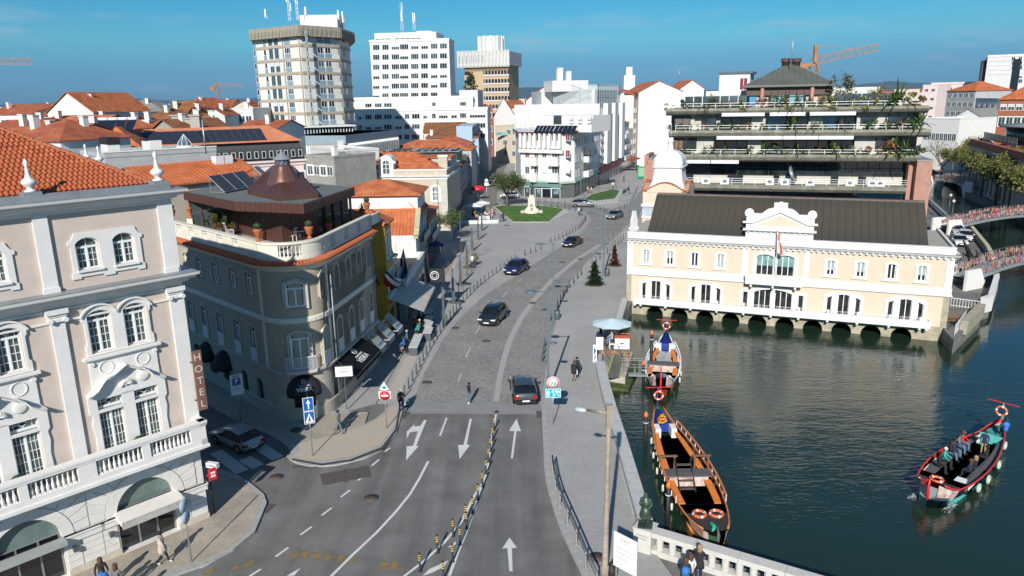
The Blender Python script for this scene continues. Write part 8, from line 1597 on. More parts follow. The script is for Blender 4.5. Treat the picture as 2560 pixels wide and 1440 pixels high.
Aq('AVEIRO',.11,At['grey_print'],ibd,(wI*.5,-.04,zc_+hI*.36),(pi/2,0,0));q=A()
for a_,b_ in(((.34,.27),(.66,.27)),((.66,.27),(.66,.43)),((.66,.43),(.34,.43)),((.34,.43),(.34,.27))):q.bar((wI*a_[0],-.035,zc_+hI*a_[1]),(wI*b_[0],-.035,zc_+hI*b_[1]),.012)
for i,(f0,f1,z)in S(((.1,.75,.12),(.1,.9,.08),(.1,.5,-.02),(.1,.82,-.06),(.1,.6,-.17),(.1,.7,-.21),(.1,.45,-.32),(.1,.4,-.36))):q.bar((wI*f0,-.034,zc_+hI*z),(wI*f1,-.034,zc_+hI*z),.014)
C('printed_lines',q,At['grey_print'],ibd)
b0=P(1512,1440,.11);tl=I('concrete_lamp','tall weathered concrete lamp post with long arm in the right foreground','street lamp',b0);top=D(1521,1020,b0.y+.2).z-.11;WCON=mat('lamp_concrete',(.33,.27,.22),.9,.2,3,bump=.4,dirt=.4)
q=A();q.t_([(0,0,0),(0,0,.5),(0,.0,.6),(.06,.1,top*.6),(.1,.2,top)],[.23,.21,.14,.105,.085],10);q.b(-.02,.08,top-.9,.24,.34,top+.15);C('post',q,WCON,tl);e_=D(1462,1026,b0.y+1.4)-b0;C('arm',A().t_([(.1,.2,top-.25),e_+G((.1,0,.02))],[.09,.05],7),WCON,tl)
q=A();dv=(e_-G((.1,.2,top-.25))).normalized();q.t_([e_-dv*.05,e_+dv*.12,e_+dv*.4,e_+dv*.62,e_+dv*.7],[.05,.11,.14,.09,.02],9);C('lamp_head',q,mat('lamp_head_glass',(.50,.58,.60),.3,.1),tl)
def head(q,c,r):q.la([(r*.12,r*.34),(r*.3,r*.3),(r,.04),(r*.98,0),(r*.25,-.06),(r*.2,-.1)],c,14)
LB=mat('lamp_blue_grey',(.12,.17,.20),.45,.06,3,metal=.2)
def Bc(label,bx,by,ty,hx,hy,low=None,s_=1):
 b0=P(bx,by);t=I('street_lamp',label,'street lamp',b0,0,'blue-grey street lamps along the road');zt=D(bx,ty,b0.y).z;h_=D(hx,hy,b0.y)-b0;q=A();q.b(-.11,-.13,0,.11,.13,1.4);q.b(-.075,-.09,1.4,.075,.09,zt);C('post',q,LB,t);C('arm',A().bar((0,0,zt-.12),(h_.x,0,zt-.12),.07),LB,t);q=A();head(q,(h_.x,0,zt-.12),.42);C('lamp_head',q,LB,t)
 if low:l_=D(low[0],low[1],b0.y)-b0;C('low_arm',A().bar((0,0,l_.z+.1),(l_.x,0,l_.z+.1),.05),LB,t);q=A();head(q,(l_.x,0,l_.z),.3);C('low_head',q,LB,t)
Bc('blue-grey street lamp behind the 30 speed sign',1371,985,725,1327,722,(1383,858));Bc('blue-grey street lamp beside the round litter bin in mid street',1384,797,607,1351,604,(1394,705));Bc('blue-grey street lamp by the conifer shrub',1509,690,531,1479,529,(1519,610));Bc('blue-grey street lamp close to the white dome tower',1596,545,481,1574,481);Bc('distant blue-grey street lamp before the white corner block',1452,505,418,1442,418)
for i,(a_,b_,ty)in S(((1110,817,718),(1134,757,672),(1152,712,637),(1168,670,600),(1181,628,570),(1196,600,548),(1205,577,532),(1213,545,515),(1228,530,500))):
 b0=P(a_,b_);t=I('light_column',('nearest','second','third','fourth','fifth','sixth','seventh','eighth','farthest')[i]+' dark square light column along the left promenade','street lamp',b0,.2,'light columns of the left promenade');z=D(a_,ty,b0.y).z;q=A();q.b(-.16,-.13,0,.16,.13,1.5);q.b(-.12,-.10,1.5,.12,.10,z*.78);C('column',q,Af,t);C('light_glass',A().b(-.09,-.08,z*.78,.09,.08,z*.95),GLASSL,t);C('cap',A().b(-.11,-.10,z*.95,.11,.10,z),Af,t)
 if i in(1,2,3):o=A();o.la([(.95,.012),(.95,.014)],n=22);C('round_grille',o,mat('tree_grille',(.10,.11,.09),.9,.2,8),t,(.35,.25,0))
bmm=A().la([(.05,0),(.05,.86),(.045,.9),(.02,.91)],n=8).mesh('post',[Af])
def AB(pts,label,group,gap=1.5,n=None):
 pts=[P(a,b_)for a,b_ in pts];L=[0]
 for a,b_ in zip(pts,pts[1:]):L.append(L[-1]+(b_-a).length)
 n=n or int(L[-1]/gap)
 for i in E(n+1):
  s_=L[-1]*i/n;k=max(j for j in E(len(L)-1)if L[j]<=s_+1e-6)if i<n else len(L)-2;p=pts[k]+(pts[k+1]-pts[k])*((s_-L[k])/(L[k+1]-L[k]))
  o=AF(J('bollard',bmm,None,p),label+(', nearest the viewer' if i==0 else ', farthest of the row' if i==n else ''),'bollard',group)
AB([(1012,992),(1042,934),(1069,882),(1107,822),(1150,764),(1199,715),(1243,682),(1288,652)],'thin dark bollard on the left side of the cobbled road','bollards left of the road, near run')
AB([(1312,639),(1352,624)],'thin dark bollard left of the road beside the second lamp','bollards left of the road, middle',n=3);AB([(1377,607),(1418,589),(1448,572),(1462,555),(1464,545)],'thin dark bollard where the square meets the road','bollards left of the road, far run')
AB([(1377,802),(1390,780),(1405,750),(1424,720),(1453,688)],'thin dark bollard on the right side of the cobbled road','bollards right of the road',n=9);AB([(1480,664),(1518,633)],'thin dark bollard on the promenade by the third lamp','bollards by the third lamp',n=4);AB([(1538,616),(1558,600)],'thin dark bollard beside the customs house corner','bollards at the customs house',n=3)
AB([ZP(980,830),ZP(1130,850),ZP(1280,868),ZP(1430,900)],'thin dark bollard behind the monument lawn','bollards behind the lawn',n=6);AB([ZP(995,790),ZP(1228,808),ZP(1385,822)],'thin dark bollard in front of the bank corner block','bollards before the bank',n=5);AB([ZP(1642,862),ZP(1765,902),ZP(1818,940)],'thin dark bollard beside the silver crossover','bollards beside the silver crossover',n=5);AB([ZP(1902,912),ZP(2020,860),ZP(2105,795),ZP(2180,640)],'thin dark bollard curving past the motorcycles','bollards along the avenue bend',n=12)
AB([(1356,905),(1362,868)],'thin dark bollard close to the nearest street lamp','bollards by the first lamp',n=2)
Aj('wall_ledge',Au([(1494,922),(1517,1023),(1546,1132),(1578,1245),(1590,1292)],.3,.14),mat('pale_ledge',(.50,.53,.56),.8,.05,1))
YB=mat('yellow_band',(.72,.44,.07),.6,.05);dmh=A();dmh.la([(.10,0),(.10,.03),(.05,.05),(.05,.95),(.03,1.0)],n=8)
for z in(.58,.70,.82):dmh.la([(.055,z),(.055,z+.06)],n=8,mi=1)
dme_=dmh.mesh('post',[Al,YB])
for i,(x,y)in S(((468,568),(460,627),(447,693),(435,758),(420,828),(400,906),(372,984),(340,1065),(299,1110),(304,1156),(223,1202),(265,1252),(130,1300),(220,1356),(25,1412),(165,1462))):
 AF(J('lane_post',dme_,None,P(*z5(x,y))),'black lane post with yellow bands, '+('farthest of the line','second from the far end','third from the far end','fourth from the far end','fifth from the far end','sixth from the far end','seventh from the far end','last before the line forks','first on the left fork','first on the right fork','second on the left fork','second on the right fork','third on the left fork','third on the right fork','nearest on the left fork','at the bottom frame edge')[i],'lane post','lane posts between the carriageways')
AF(C('rubber_stud',A().la([(.16,0),(.14,.05),(.03,.12)],n=12),Al,None,P(*z5(483,457))),'black round rubber stud at the tip of the white divider line','road stud')
gt=I('guard_rail','dark curved handrail on posts along the near promenade kerb','railing',(0,0,0));gb=[P(a,b_,.11)for a,b_ in((1381,1178),(1388,1222),(1400,1265),(1419,1310),(1441,1362),(1464,1420),(1492,1480))];C('handrail',A().t_([p+G((0,0,1.0))for p in gb],.05,8),Af,gt);C('lower_rail',A().t_([p+G((0,0,.72))for p in gb],.03,6),Af,gt)
for p in gb:q=A();q.b(-.03,-.05,0,.03,.05,1.0);q.b(-.1,-.1,0,.1,.1,.03);C('post',q,mat('post_zinc',(.30,.28,.25),.6,.1),gt,p)
def pole(t,h_,m=Aw):C('pole',A().t_([(0,0,0),(0,0,h_)],.035,7),m,t)
V,SB,SR=mat('sign_white',(.80,.80,.80),.4,0),mat('sign_blue',(.01,.10,.36),.4,0),mat('sign_red',(.62,.015,.03),.4,0);SK=mat('sign_black',(.02,.02,.02),.5,0);CY=mat('sign_cyan',(.0,.42,.62),.4,0)
def AP(t,w_,h_,z,m,mb=None,y=-.05,r=0):C('plate',A().b(-w_/2,y-.012,z,w_/2,y+.012,z+h_),mb or V,t);C('face',A().b(-w_/2+.03,y-.018,z+.03,w_/2-.03,y-.012,z+h_-.03),m,t)
def disc(t,r,z,m,y=-.05,nm='disc'):return C(nm,A().la([(r,-.01),(r,.01)],n=28,T=M.Translation((0,y,z))@M.Rotation(pi/2,4,'X')),m,t)
def AO(t,pts,y,m,nm='symbol'):C(nm,A().xp(pts,y,y+.008),m,t)
t=I('speed_sign','round 30 speed limit sign above a cyan home-zone sign on a thin pole','road sign',P(1383,1060,.11));pole(t,2.55);AP(t,1.0,.62,1.9,CY);disc(t,.42,2.95,V);disc(t,.37,2.95,SR,-.065);disc(t,.315,2.95,V,-.08);Aq('30',.36,SK,t,(0,-.096,2.95),(pi/2,0,0))
for pts in([(-.38,1.98),(-.27,1.98),(-.25,2.2),(-.2,2.28),(-.3,2.4),(-.36,2.4),(-.45,2.26),(-.4,2.2)],[(-.1,2.28),(.06,2.28),(.06,2.34),(.02,2.42),(-.06,2.42),(-.1,2.34)],[(.14,2.26),(.44,2.26),(.44,2.36),(.3,2.36),(.26,2.44),(.14,2.42)],[(0,1.96),(.06,1.96),(.08,2.06),(.18,2.08),(.08,2.16),(.04,2.24),(-.03,2.14)],[(.2,2.2),(.44,2.0),(.46,2.03),(.22,2.23)]):AO(t,pts,-.08,V)
t=I('no_entry_sign','red no-entry sign below a green and white triangle on a grey pole','road sign',P(967,1071,.1));pole(t,3.2);disc(t,.36,2.35,V);disc(t,.33,2.35,SR,-.065);C('bar',A().b(-.24,-.09,2.29,.24,-.075,2.41),V,t);AO(t,[(-.32,2.75),(.32,2.75),(0,3.3)],-.06,V,'triangle');disc(t,.12,2.93,mat('sign_green',(.0,.36,.18),.5,0),-.075);C('rear_plate',A().b(-.4,.03,2.1,.4,.045,2.6),V,t)
t=I('blue_sign','blue straight-ahead arrow sign above a blue pedestrian crossing sign on one pole','road sign',P(782,1140,.1),.35);pole(t,3.9);AP(t,.62,.85,3.0,SB);AP(t,.62,.8,2.16,SB);AO(t,[(-.03,3.12),(.04,3.12),(.04,3.48),(.13,3.48),(0,3.74),(-.12,3.48),(-.03,3.48)],-.08,V);AO(t,[(-.25,2.24),(.25,2.24),(0,2.86)],-.08,V);AO(t,[(-.1,2.3),(-.04,2.3),(.0,2.42),(.05,2.3),(.1,2.3),(.03,2.5),(.02,2.66),(-.03,2.66),(-.04,2.5)],-.092,SK)
t=I('parking_sign','white parking zone sign with blue P in the dark side street','road sign',P(602,1053,.1),.5);pole(t,2.5);AP(t,.8,1.0,2.4,V);C('face',A().b(-.26,-.09,2.65,.26,-.07,3.15),SB,t);Aq('P',.46,V,t,(0,-.1,2.9),(pi/2,0,0),bold=True);Aq('ZONA',.16,SK,t,(0,-.08,3.27),(pi/2,0,0),bold=True);Aq('A',.14,SK,t,(0,-.08,2.53),(pi/2,0,0));AP(t,.84,.2,2.16,V);AP(t,.84,.2,1.95,V)
t=I('sign_pole','grey pole with edge-on round sign on the hotel pavement','road sign',P(479,1405,.12),1.35);pole(t,3.5);disc(t,.34,3.0,mat('sign_back',(.40,.50,.58),.4,.05),-.03);disc(t,.3,2.35,At['sign_back'],-.03)
t=I('street_sign','black post with small white street name box beside the hotel corner','sign',P(536,1283,.12),-.3);C('post',A().t_([(0,0,0),(0,0,2.7)],.07,8),Al,t);C('bracket',A().b(-.45,-.1,2.75,-.05,.1,3.0),Af,t);C('box',A().b(-.02,-.14,2.72,.62,.1,2.98),V,t);Aq('AVEIRO',.14,SK,t,(.3,-.15,2.85),(pi/2,0,0))
t=I('wall_sign','small red square sign with white flower emblem on the hotel corner','sign',HFo,K(47));q=A();q.b(.1,-.5,2.3,.5,-.42,2.95);q.b(0,-.45,2.6,.15,-.4,2.68);C('plate',q,SR,t)
for a_ in E(4):c_=(.3+.09*cos(pi/4+a_*pi/2),2.63+.13*sin(pi/4+a_*pi/2));AO(t,[(c_[0]+.07*cos(b_),c_[1]+.07*sin(b_))for b_ in[pi/4*j for j in E(8)]],-.515,V)
t=I('round_sign','white round sign over a square plate on a tall pole by the side street','road sign',P(1218,527),0);pole(t,6.2);disc(t,.34,5.9,V);AP(t,.8,.62,4.9,V)
t=I('billboard','bright green framed poster stand at the avenue entrance','billboard',P(1603,447));C('case',A().b(-1.1,-.1,.3,1.1,.1,3.3),mat('bright_green',(.0,.32,.14),.5,0),t);C('poster',A().b(-.8,-.13,.7,.8,-.1,2.9),mat('poster_pale',(.45,.6,.45),.5,.4,2,col2=(.2,.45,.3)),t)
def Ck(px,r,m,lb,z=.016):q=A();q.la([(r,0),(r,.006)],n=24);t=I('manhole_cover',lb,'manhole cover',P(*px)+G((0,0,z)));C('lid',q,m,t);q=A();q.to((0,0,.006),r*.82,.012,22,4);q.to((0,0,.006),r*.45,.012,16,4);C('relief_ring',q,m,t)
BP=mat('cast_iron',(.10,.075,.065),.7,.3,9)
for px,r,lb in((z4(1027,973),.42,'rusty round cover in the near left lane'),(z4(458,848),.42,'pale round cover where the side street meets the road'),(z4(575,573),.38,'dark round cover on the corner pavement'),(z4(1362,280),.4,'round cover on the cobbles near the zebra strip'),(z5(422,32),.38,'round cover on the cobbles before the dark SUV'),(z5(1085,1340),.42,'round slotted cover at the foot of the guard rail'),(z8(355,938),.4,'round cover by the bollards left of the dark SUV'),(z8(1050,712),.4,'round cover in the middle of the cobbled road'),(z8(1163,772),.4,'round cover on the right half of the cobbled road'),(z8(1478,316),.4,'round cover near the black sedan on the right'),(z8(1314,346),.4,'round cover behind the blue SUV'),(z8(815,13),.5,'round cover on the open square')):Ck(px,r,BP,lb,.12 if '1085' in lb or 'guard rail' in lb or 'corner pavement' in lb else.016)
def Bj(px,w_,d,rz,lb,n=7,z=.016):t=I('drain_grate',lb,'drain',P(*px)+G((0,0,z)),rz);C('frame',A().b(-w_/2,-d/2,0,w_/2,d/2,.004),BP,t);[C('bar',A().b(-w_/2+.03,-d/2+d*(i+.5)/n-.012,.004,w_/2-.03,-d/2+d*(i+.5)/n+.012,.014),Af,t)for i in E(n)]
Bj(z4(1230,477),.4,1.1,-.3,'rusty slotted drain at the corner island kerb');Bj(z4(605,783),1.0,.45,0,'rusty slotted drain left part at the island curve');Bj(z4(665,784),1.0,.45,0,'rusty slotted drain right part at the island curve');Bj(z4(410,1035),.4,.9,-.2,'dark slotted drain by the hotel kerb');Bj(z5(742,470),.45,1.1,0,'rusty slotted drain by the right kerb');
t=I('service_cover','large rusty rectangular service cover in the turning lane','manhole cover',P(*z4(875,837))+G((0,0,.018)),.35)
for i in E(4):
 for j in E(2):C('plate',A().b(-1.4+i*.7,-.7+j*.7,0,-.72+i*.7,-.02+j*.7,.012),At['rusty_cover'],t)
for px,lb in(((1393,798),'round dark litter bin beside the mid-street lamp'),((1518,690),'round dark litter bin by the conifer shrub')):t=I('litter_bin',lb,'litter bin',P(*px));C('drum',A().la([(.26,0),(.28,.1),(.28,.85),(.24,.9)],n=16),Af,t);C('rim',A().to((0,0,.88),.24,.03,16,5),Al,t)
t=I('rubbish_bag','black bag at the foot of the concrete lamp','bag',P(1530,1440,.11));C('bag',A().la([(.2,0),(.28,.2),(.24,.45),(.08,.62),(.1,.68)],n=10),Al,t)
def BF(label,loc,r,h,m,n=8,rz=0,sides=.35,name='parasol',group=None):
 t=I(name,label,'parasol',loc,rz,group);q=A();v=[(0,0,h+r*sides)]+[(r*cos(2*pi*i/n),r*sin(2*pi*i/n),h)for i in E(n)];q.add(v,[(0,1+i,1+(i+1)%n)for i in E(n)]);q.add([(a,b_,c-.03)for a,b_,c in v],[(0,1+(i+1)%n,1+i)for i in E(n)]);C('canopy',q,m,t)
 q=A();[q.bar((0,0,h+r*sides-.06),(v[1+i][0],v[1+i][1],h-.05),.03)for i in E(n)];C('ribs',q,Aw,t);q=A();q.t_([(0,0,0),(0,0,h+r*sides)],.035,7);q.la([(.35,0),(.3,.08)],n=12);C('pole',q,Aw,t);return t
PB=mat('pale_blue_canvas',(.52,.64,.68),.8,.04,1);kz=.35
kc=P(1530,866,kz);BF('large pale blue octagonal parasol over the boat ticket desk',G((kc.x,kc.y+.2,0)),1.75,2.35,PB,8,.2,.26)
kd=I('kiosk_deck','small rusty-sided wooden deck at the canal edge under the parasol','deck',(kc.x,kc.y,0),-.12);q=A()
for i in E(9):C('plank',A().b(-1.2+i*.3,-1.0,kz-.06,-.92+i*.3,2.2,kz),mat('deck_wood',(.17,.13,.11),.85,.2,4,dirt=.3),kd)
C('skirt',A().b(-1.2,-.98,WZ,1.48,2.2,kz-.07),mat('rusty_steel',(.20,.075,.045),.85,.5,3,col2=(.36,.22,.15)),kd)
cn=I('ticket_counter','white counter with crescent logo lettered ONDA and red edge trim','counter',(kc.x+.75,kc.y-.45,kz),-.12);C('body',A().b(-.55,-.3,0,.65,.35,.95),V,cn);q=A();q.b(-.6,-.35,.95,.7,.4,1.0);q.b(-.6,.5,1.1,.75,.54,1.15);C('trim',q,mat('coral_trim',(.55,.14,.08),.6,.05),cn);Aq('ONDA',.2,SK,cn,(.05,-.31,.2),(pi/2,0,0));AO(cn,[(.05+.2*cos(a_),.62+.2*sin(a_))for a_ in[K(200+18*k)for k in E(13)]]+[(.1+.14*cos(a_),.67+.15*sin(a_))for a_ in[K(400-18*k)for k in E(11)]],-.315,SK,'crescent')
pd2=I('poster_stand','white upright desk panel with red print at the ticket desk','sign',(kc.x-1.15,kc.y-.75,kz),-.1);q=A();q.b(-.3,-.04,0,.3,.04,1.1);q.b(-.3,.04,.7,.3,.6,.75);C('panel',q,V,pd2);q=A();[q.bar((-.22,-.046,.35+i*.12),(.05+.04*i,-.046,.35+i*.12),.03,.01)for i in E(5)];C('print',q,SR,pd2)
t=I('banner','tall narrow white and blue upright banner at the quay stairs','banner',P(1487,905));C('panel',A().b(-.16,-.04,0,.16,.04,1.5),V,t);C('print',A().xp([(-.08,.2),(.08,.35),(.02,.8),(.1,1.0),(-.06,1.3),(-.1,.9),(-.02,.6)],-.05,-.045),SB,t)
ch=I('plastic_chair','white plastic chair at the ticket desk','chair',(kc.x-.1,kc.y-.6,kz),1.6);C('seat',A().b(-.23,-.23,.4,.23,.23,.44),V,ch);C('backrest',A().b(-.23,.2,.44,.23,.24,.85),V,ch);[C('leg',A().b(x-.02,y-.02,0,x+.02,y+.02,.4),V,ch)for x in(-.2,.2)for y in(-.2,.2)]
pz=-.55;P0=P(1522,948,pz);pt=I('concrete_pontoon','pale concrete landing platform at water level below the kiosk','landing stage',(0,0,0));C('slab',A().pr([Q(P(a,b_,pz)[:2])for a,b_ in((1512,936),(1563,944),(1582,880),(1560,876),(1545,862),(1500,880))],WZ-.5,pz),mat('wet_concrete',(.42,.38,.33),.8,.2,1,dirt=.3),pt)
C('mossy_step',A().pr([Q(P(a,b_,WZ+.25)[:2])for a,b_ in((1510,968),(1572,972),(1592,930),(1596,900),(1580,900),(1565,945),(1512,950))],WZ-.5,WZ+.25),mat('wet_moss',(.035,.075,.012),.8,.4,3,col2=(.09,.12,.03)),pt)
rp2=I('ramp','dark ramp with yellow-green edge stripes and arrows down to the pontoon','ramp',(0,0,0));ra,rb2=P(1548,885,.1),P(1532,945,pz+.05);wv=G((.95,.2,0));C('surface',A().add([ra-wv*.5,ra+wv*.5,rb2+wv*.6,rb2-wv*.6],[(3,2,1,0),(0,1,2,3)]),ROOF_G,rp2);q=A();[q.bar(ra+wv*s_+G((0,0,.02)),rb2+wv*s_*1.15+G((0,0,.02)),.07,.02)for s_ in(-.5,.5)];C('edge_stripe',q,mat('lime_stripe',(.30,.48,.10),.7,.05),rp2)
q=A();a_,b_=P(1500,872,.1),P(1524,925,pz);q.add([a_,a_+G((1.3,.3,0)),b_+G((1.3,.3,0)),b_],[(3,2,1,0),(0,1,2,3)]);C('surface',q,Bm,rp2);q=A();[q.bar(a_+G((x,0,.95)),b_+G((x,0,.95)),.04)for x in(0,1.2)];[q.bar(a_+(b_-a_)*f+G((x,0,0)),a_+(b_-a_)*f+G((x,0,.95)),.03)for x in(0,1.2)for f in(0,.5,1)];C('handrail',q,Aw,rp2)
gw_=I('gangway','short grey gangway with thin rails between pontoon and boat','gangway',P(1590,938,pz),-.1);C('deck',A().b(-.6,-.3,0,1.0,.3,.1),Ay,gw_);q=A();[q.bar((-1.2,y,.8),(1.1,y,.8),.035)for y in(-.3,.3,1.2,1.7)];[q.bar((x,y,0),(x,y,.8),.03)for x in(-1.1,-.1,.9)for y in(-.3,.3)];C('rails',q,Aw,gw_)
OR=mat('orange_paint',(.62,.16,.03),.5,.1,3)
for i,(a,b_,c)in S(((1627,930,831),(1608,960,907),(1613,1115,1035),(1668,1312,1211))):
 p=P(a,b_,WZ);t=I('mooring_post','black mooring post with orange tip, '+('farthest, left of the far boat','beside the gangway','at the stern of the long boat','nearest, beside the long boat')[i],'mooring post',p,0,'mooring posts of the boats');h_=D(a,c,p.y).z-WZ;C('post',A().t_([(0,0,-1),(0,0,h_-.2)],.13,10),Al,t);C('tip',A().la([(.14,h_-.2),(.16,h_-.05),(.10,h_+.08),(.02,h_+.2)],n=10),OR,t);C('rope_ring',A().to((0,0,h_-.6),.15,.025,12,5),V,t)
GRS=mat('lawn_grass',(.045,.115,.018),.9,.3,.6,bump=.5,bscale=30,col2=(.075,.16,.03))
def BU(pts,label,kerb):
 q=A();P_=[Q(P(*ZP(*p))[:2])for p in pts];q.pr(P_,-.02,.09,bottom=False);o=C('lawn',q,GRS);AF(o,label,'grass',kind='stuff');q=A();q.pr([Q(P(*ZP(*p))[:2])for p in kerb],-.02,.06,bottom=False);Aj('lawn_border',q,mat('pale_border',(.45,.44,.41),.8,.05,1))
BU([(470,855),(545,838),(1060,848),(1285,882),(1110,1030),(690,1030)],'bright green lawn around the monument',[(440,850),(540,830),(1070,840),(1330,880),(1355,915),(1120,1038),(680,1040)])
BU([(1530,762),(1640,700),(1890,640),(1965,660),(1905,752),(1680,780)],'small green grass triangle with young trees',[(1500,765),(1640,690),(1890,630),(1990,655),(1945,800),(1660,822)])
gl_=A();rr=Ac.Random(2)
for i in E(2600):x,y=rr.uniform(490,1270),rr.uniform(845,1028);(x<690-(1030-y)*1.2 or x>1110+(1030-y)*1.15)or(lambda p:gl_.add([p,p+G((.12,0,.12)),p+G((.02,.05,.16))],[(0,1,2)]))(P(*ZP(x,y))+G((0,0,.09)))
AF(C('grass_tufts',gl_,GRS),'short grass tufts on the monument lawn','grass',kind='stuff')
MS=mat('monument_limestone',(.66,.60,.52),.8,.06,1,dirt=.15);mo=I('monument','pale stone monument pedestal with wreath on the green lawn','monument',P(*ZP(908,925)))
for nm,b6 in(('step',(-4,-1.2,0,4,2.6,.75)),('step',(-2.4,-.4,.75,2.4,2.2,1.5)),('base',(-1.7,0,1.5,1.7,2.0,2.2)),('pedestal',(-1.25,.2,2.2,1.25,1.8,5.6)),('pedestal_cap',(-.8,.4,5.6,.8,1.6,6.5))):C(nm,A().b(*b6),MS,mo)
C('round_step',A().la([(2.6,0),(2.6,.6)],(0,-1.0,0),20),MS,mo);C('wreath',A().to((0,0,0),.45,.12,14,5,T=M.Translation((0,.1,2.7))@M.Rotation(pi/2,4,'X')),Al,mo);mo.scale=(.52,)*3;q=A();q.b(-.5,-.44,1.0,.5,-.4,1.35);q.b(-.5,-.04,1.6,.5,0,1.9);C('plaque',q,Al,mo)
bs=I('bronze_statue','small dark bronze figure standing on top of the monument','statue',P(*ZP(908,925))+G((0,.5,3.38)));J('figure',me,bs).scale=(1.25,1.25,1.35)
for i,(px,r,lb)in S(((ZP(235,1000),2.2,'white square parasol on the cafe terrace by the light columns, left one'),(ZP(320,965),2.0,'white square parasol on the cafe terrace, right one'))):BF(lb,P(*px),r,2.5,V,4,.6+i*.2,.22,group='white cafe parasols')
for i,(x,y,w2)in S(((240,1050,3.2),(405,1045,3.0),(585,1095,2.6))):t=I('planter_box','low white planter screen of the cafe terrace, '+('left','middle','by the leafy corner tree')[i],'planter',P(*ZP(x if i<2 else 120,y if i<2 else 1050)));C('box',A().b(-w2/2,-.2,0,w2/2,.2,.55),V,t);J('foliage',bushes[2],t,(0,0,.6)).scale=(1.2,.3,.4)
stl=A();stl.b(-.25,-.25,.42,.25,.25,.46);stl.b(-.25,.2,.46,.25,.25,.9);[stl.b(x-.02,y-.02,0,x+.02,y+.02,.42)for x in(-.2,.2)for y in(-.2,.2)];sme=stl.mesh('frame',[V]);rr=Ac.Random(6)
for i in E(22):t=I('cafe_chair','small white chair in the cafe crowd by the white parasols','chair',P(*ZP(rr.uniform(185,440),rr.uniform(965,1035))),rr.uniform(0,6),'white chairs at the parasol cafe');J('frame',sme,t)
for i in E(7):t=I('cafe_table','small white table of the parasol cafe','table',P(*ZP(200+i*38,990+(i%3)*18)),0,'white tables at the parasol cafe');q=A();q.la([(.35,.7),(.35,.74)],n=10);q.t_([(0,0,0),(0,0,.7)],.03,5);C('tabletop',q,V,t)
t=I('awning','grey slanted awning over the cafe beside the beige mansion','awning',P(1128,560),K(89));C('cloth',A().add([(-8,2.2,4.2),(7,2.2,4.2),(7,-2.3,3.0),(-8,-2.3,3.0)],[(3,2,1,0),(0,1,2,3)]),ROOF_G,t);q=A();q.bar((-8,-2.3,3),(7,-2.3,3),.06);[q.bar((x,-2.2,0),(x,-2.2,3),.06)for x in(-7.5,0,6.5)];C('frame',q,Aw,t)
t=I('awning','red round-ended awning in the dark side street','awning',P(1196,500),K(89));C('cloth',A().la([(1.6,2.2),(1.5,2.7),(.9,3.1),(.1,3.2)],n=16),RED,t);q=A();[q.bar((x,0,0),(x,0,2.2),.08)for x in(-1.2,1.2)];C('frame',q,Af,t)
for i,(x,y,m,lb)in S(((1300,905,SR,'red cafe awning at the avenue shops'),(1330,890,mat('orange_cloth',(.6,.18,.05),.8,.05),'orange cafe awning at the avenue shops'))):t=I('awning',lb,'awning',AV.w(uT1+4+i*8,0,.2),AV.a);C('cloth',A().add([(0,0,3.8),(6,0,3.8),(6,-3,3),(0,-3,3)],[(3,2,1,0),(0,1,2,3)]),m,t);C('frame',A().bar((0,-3,3),(6,-3,3),.08),Aw,t)
Cf=mat('car_glass',(.008,.011,.013),.05,.2,1,spec=1);TYRE=mat('tyre',(.012,.012,.012),.9,.1);RIM=mat('rim',(.30,.31,.32),.35,.05,metal=.7);HL=mat('headlight',(.65,.68,.70),.15,.05);TL_=mat('tail_light',(.35,.01,.01),.25,.05);PLT=mat('number_plate',(.75,.76,.78),.5,0);AE=mat('black_trim',(.012,.012,.013),.6,.05)
def AM(nm,c):m=mat(nm,c,.28,.04,1);m.node_tree.nodes['Principled BSDF'].inputs['Coat Weight'].default_value=.8;return m
Cl={'suv':dict(L=4.5,W=1.86,H=1.62,hood=.98,belt=1.02,prof=[(-2.25,.62),(-2.2,.88),(-1.25,1.04),(-.55,1.56),(.3,1.64),(1.5,1.58),(2.05,1.08),(2.22,.95),(2.25,.6)],ws=(-1.25,-.55),rw=(1.5,2.05)),'hatch':dict(L=4.2,W=1.78,H=1.47,belt=.94,prof=[(-2.1,.55),(-2.05,.78),(-1.2,.94),(-.45,1.42),(.3,1.48),(1.45,1.42),(1.95,1.0),(2.08,.88),(2.1,.52)],ws=(-1.2,-.45),rw=(1.45,1.95)),'sedan':dict(L=4.5,W=1.72,H=1.38,belt=.88,prof=[(-2.25,.5),(-2.2,.74),(-1.05,.88),(-.35,1.32),(.3,1.38),(.95,1.33),(1.55,.95),(2.2,.88),(2.25,.5)],ws=(-1.05,-.35),rw=(.95,1.55))}
_CM={}
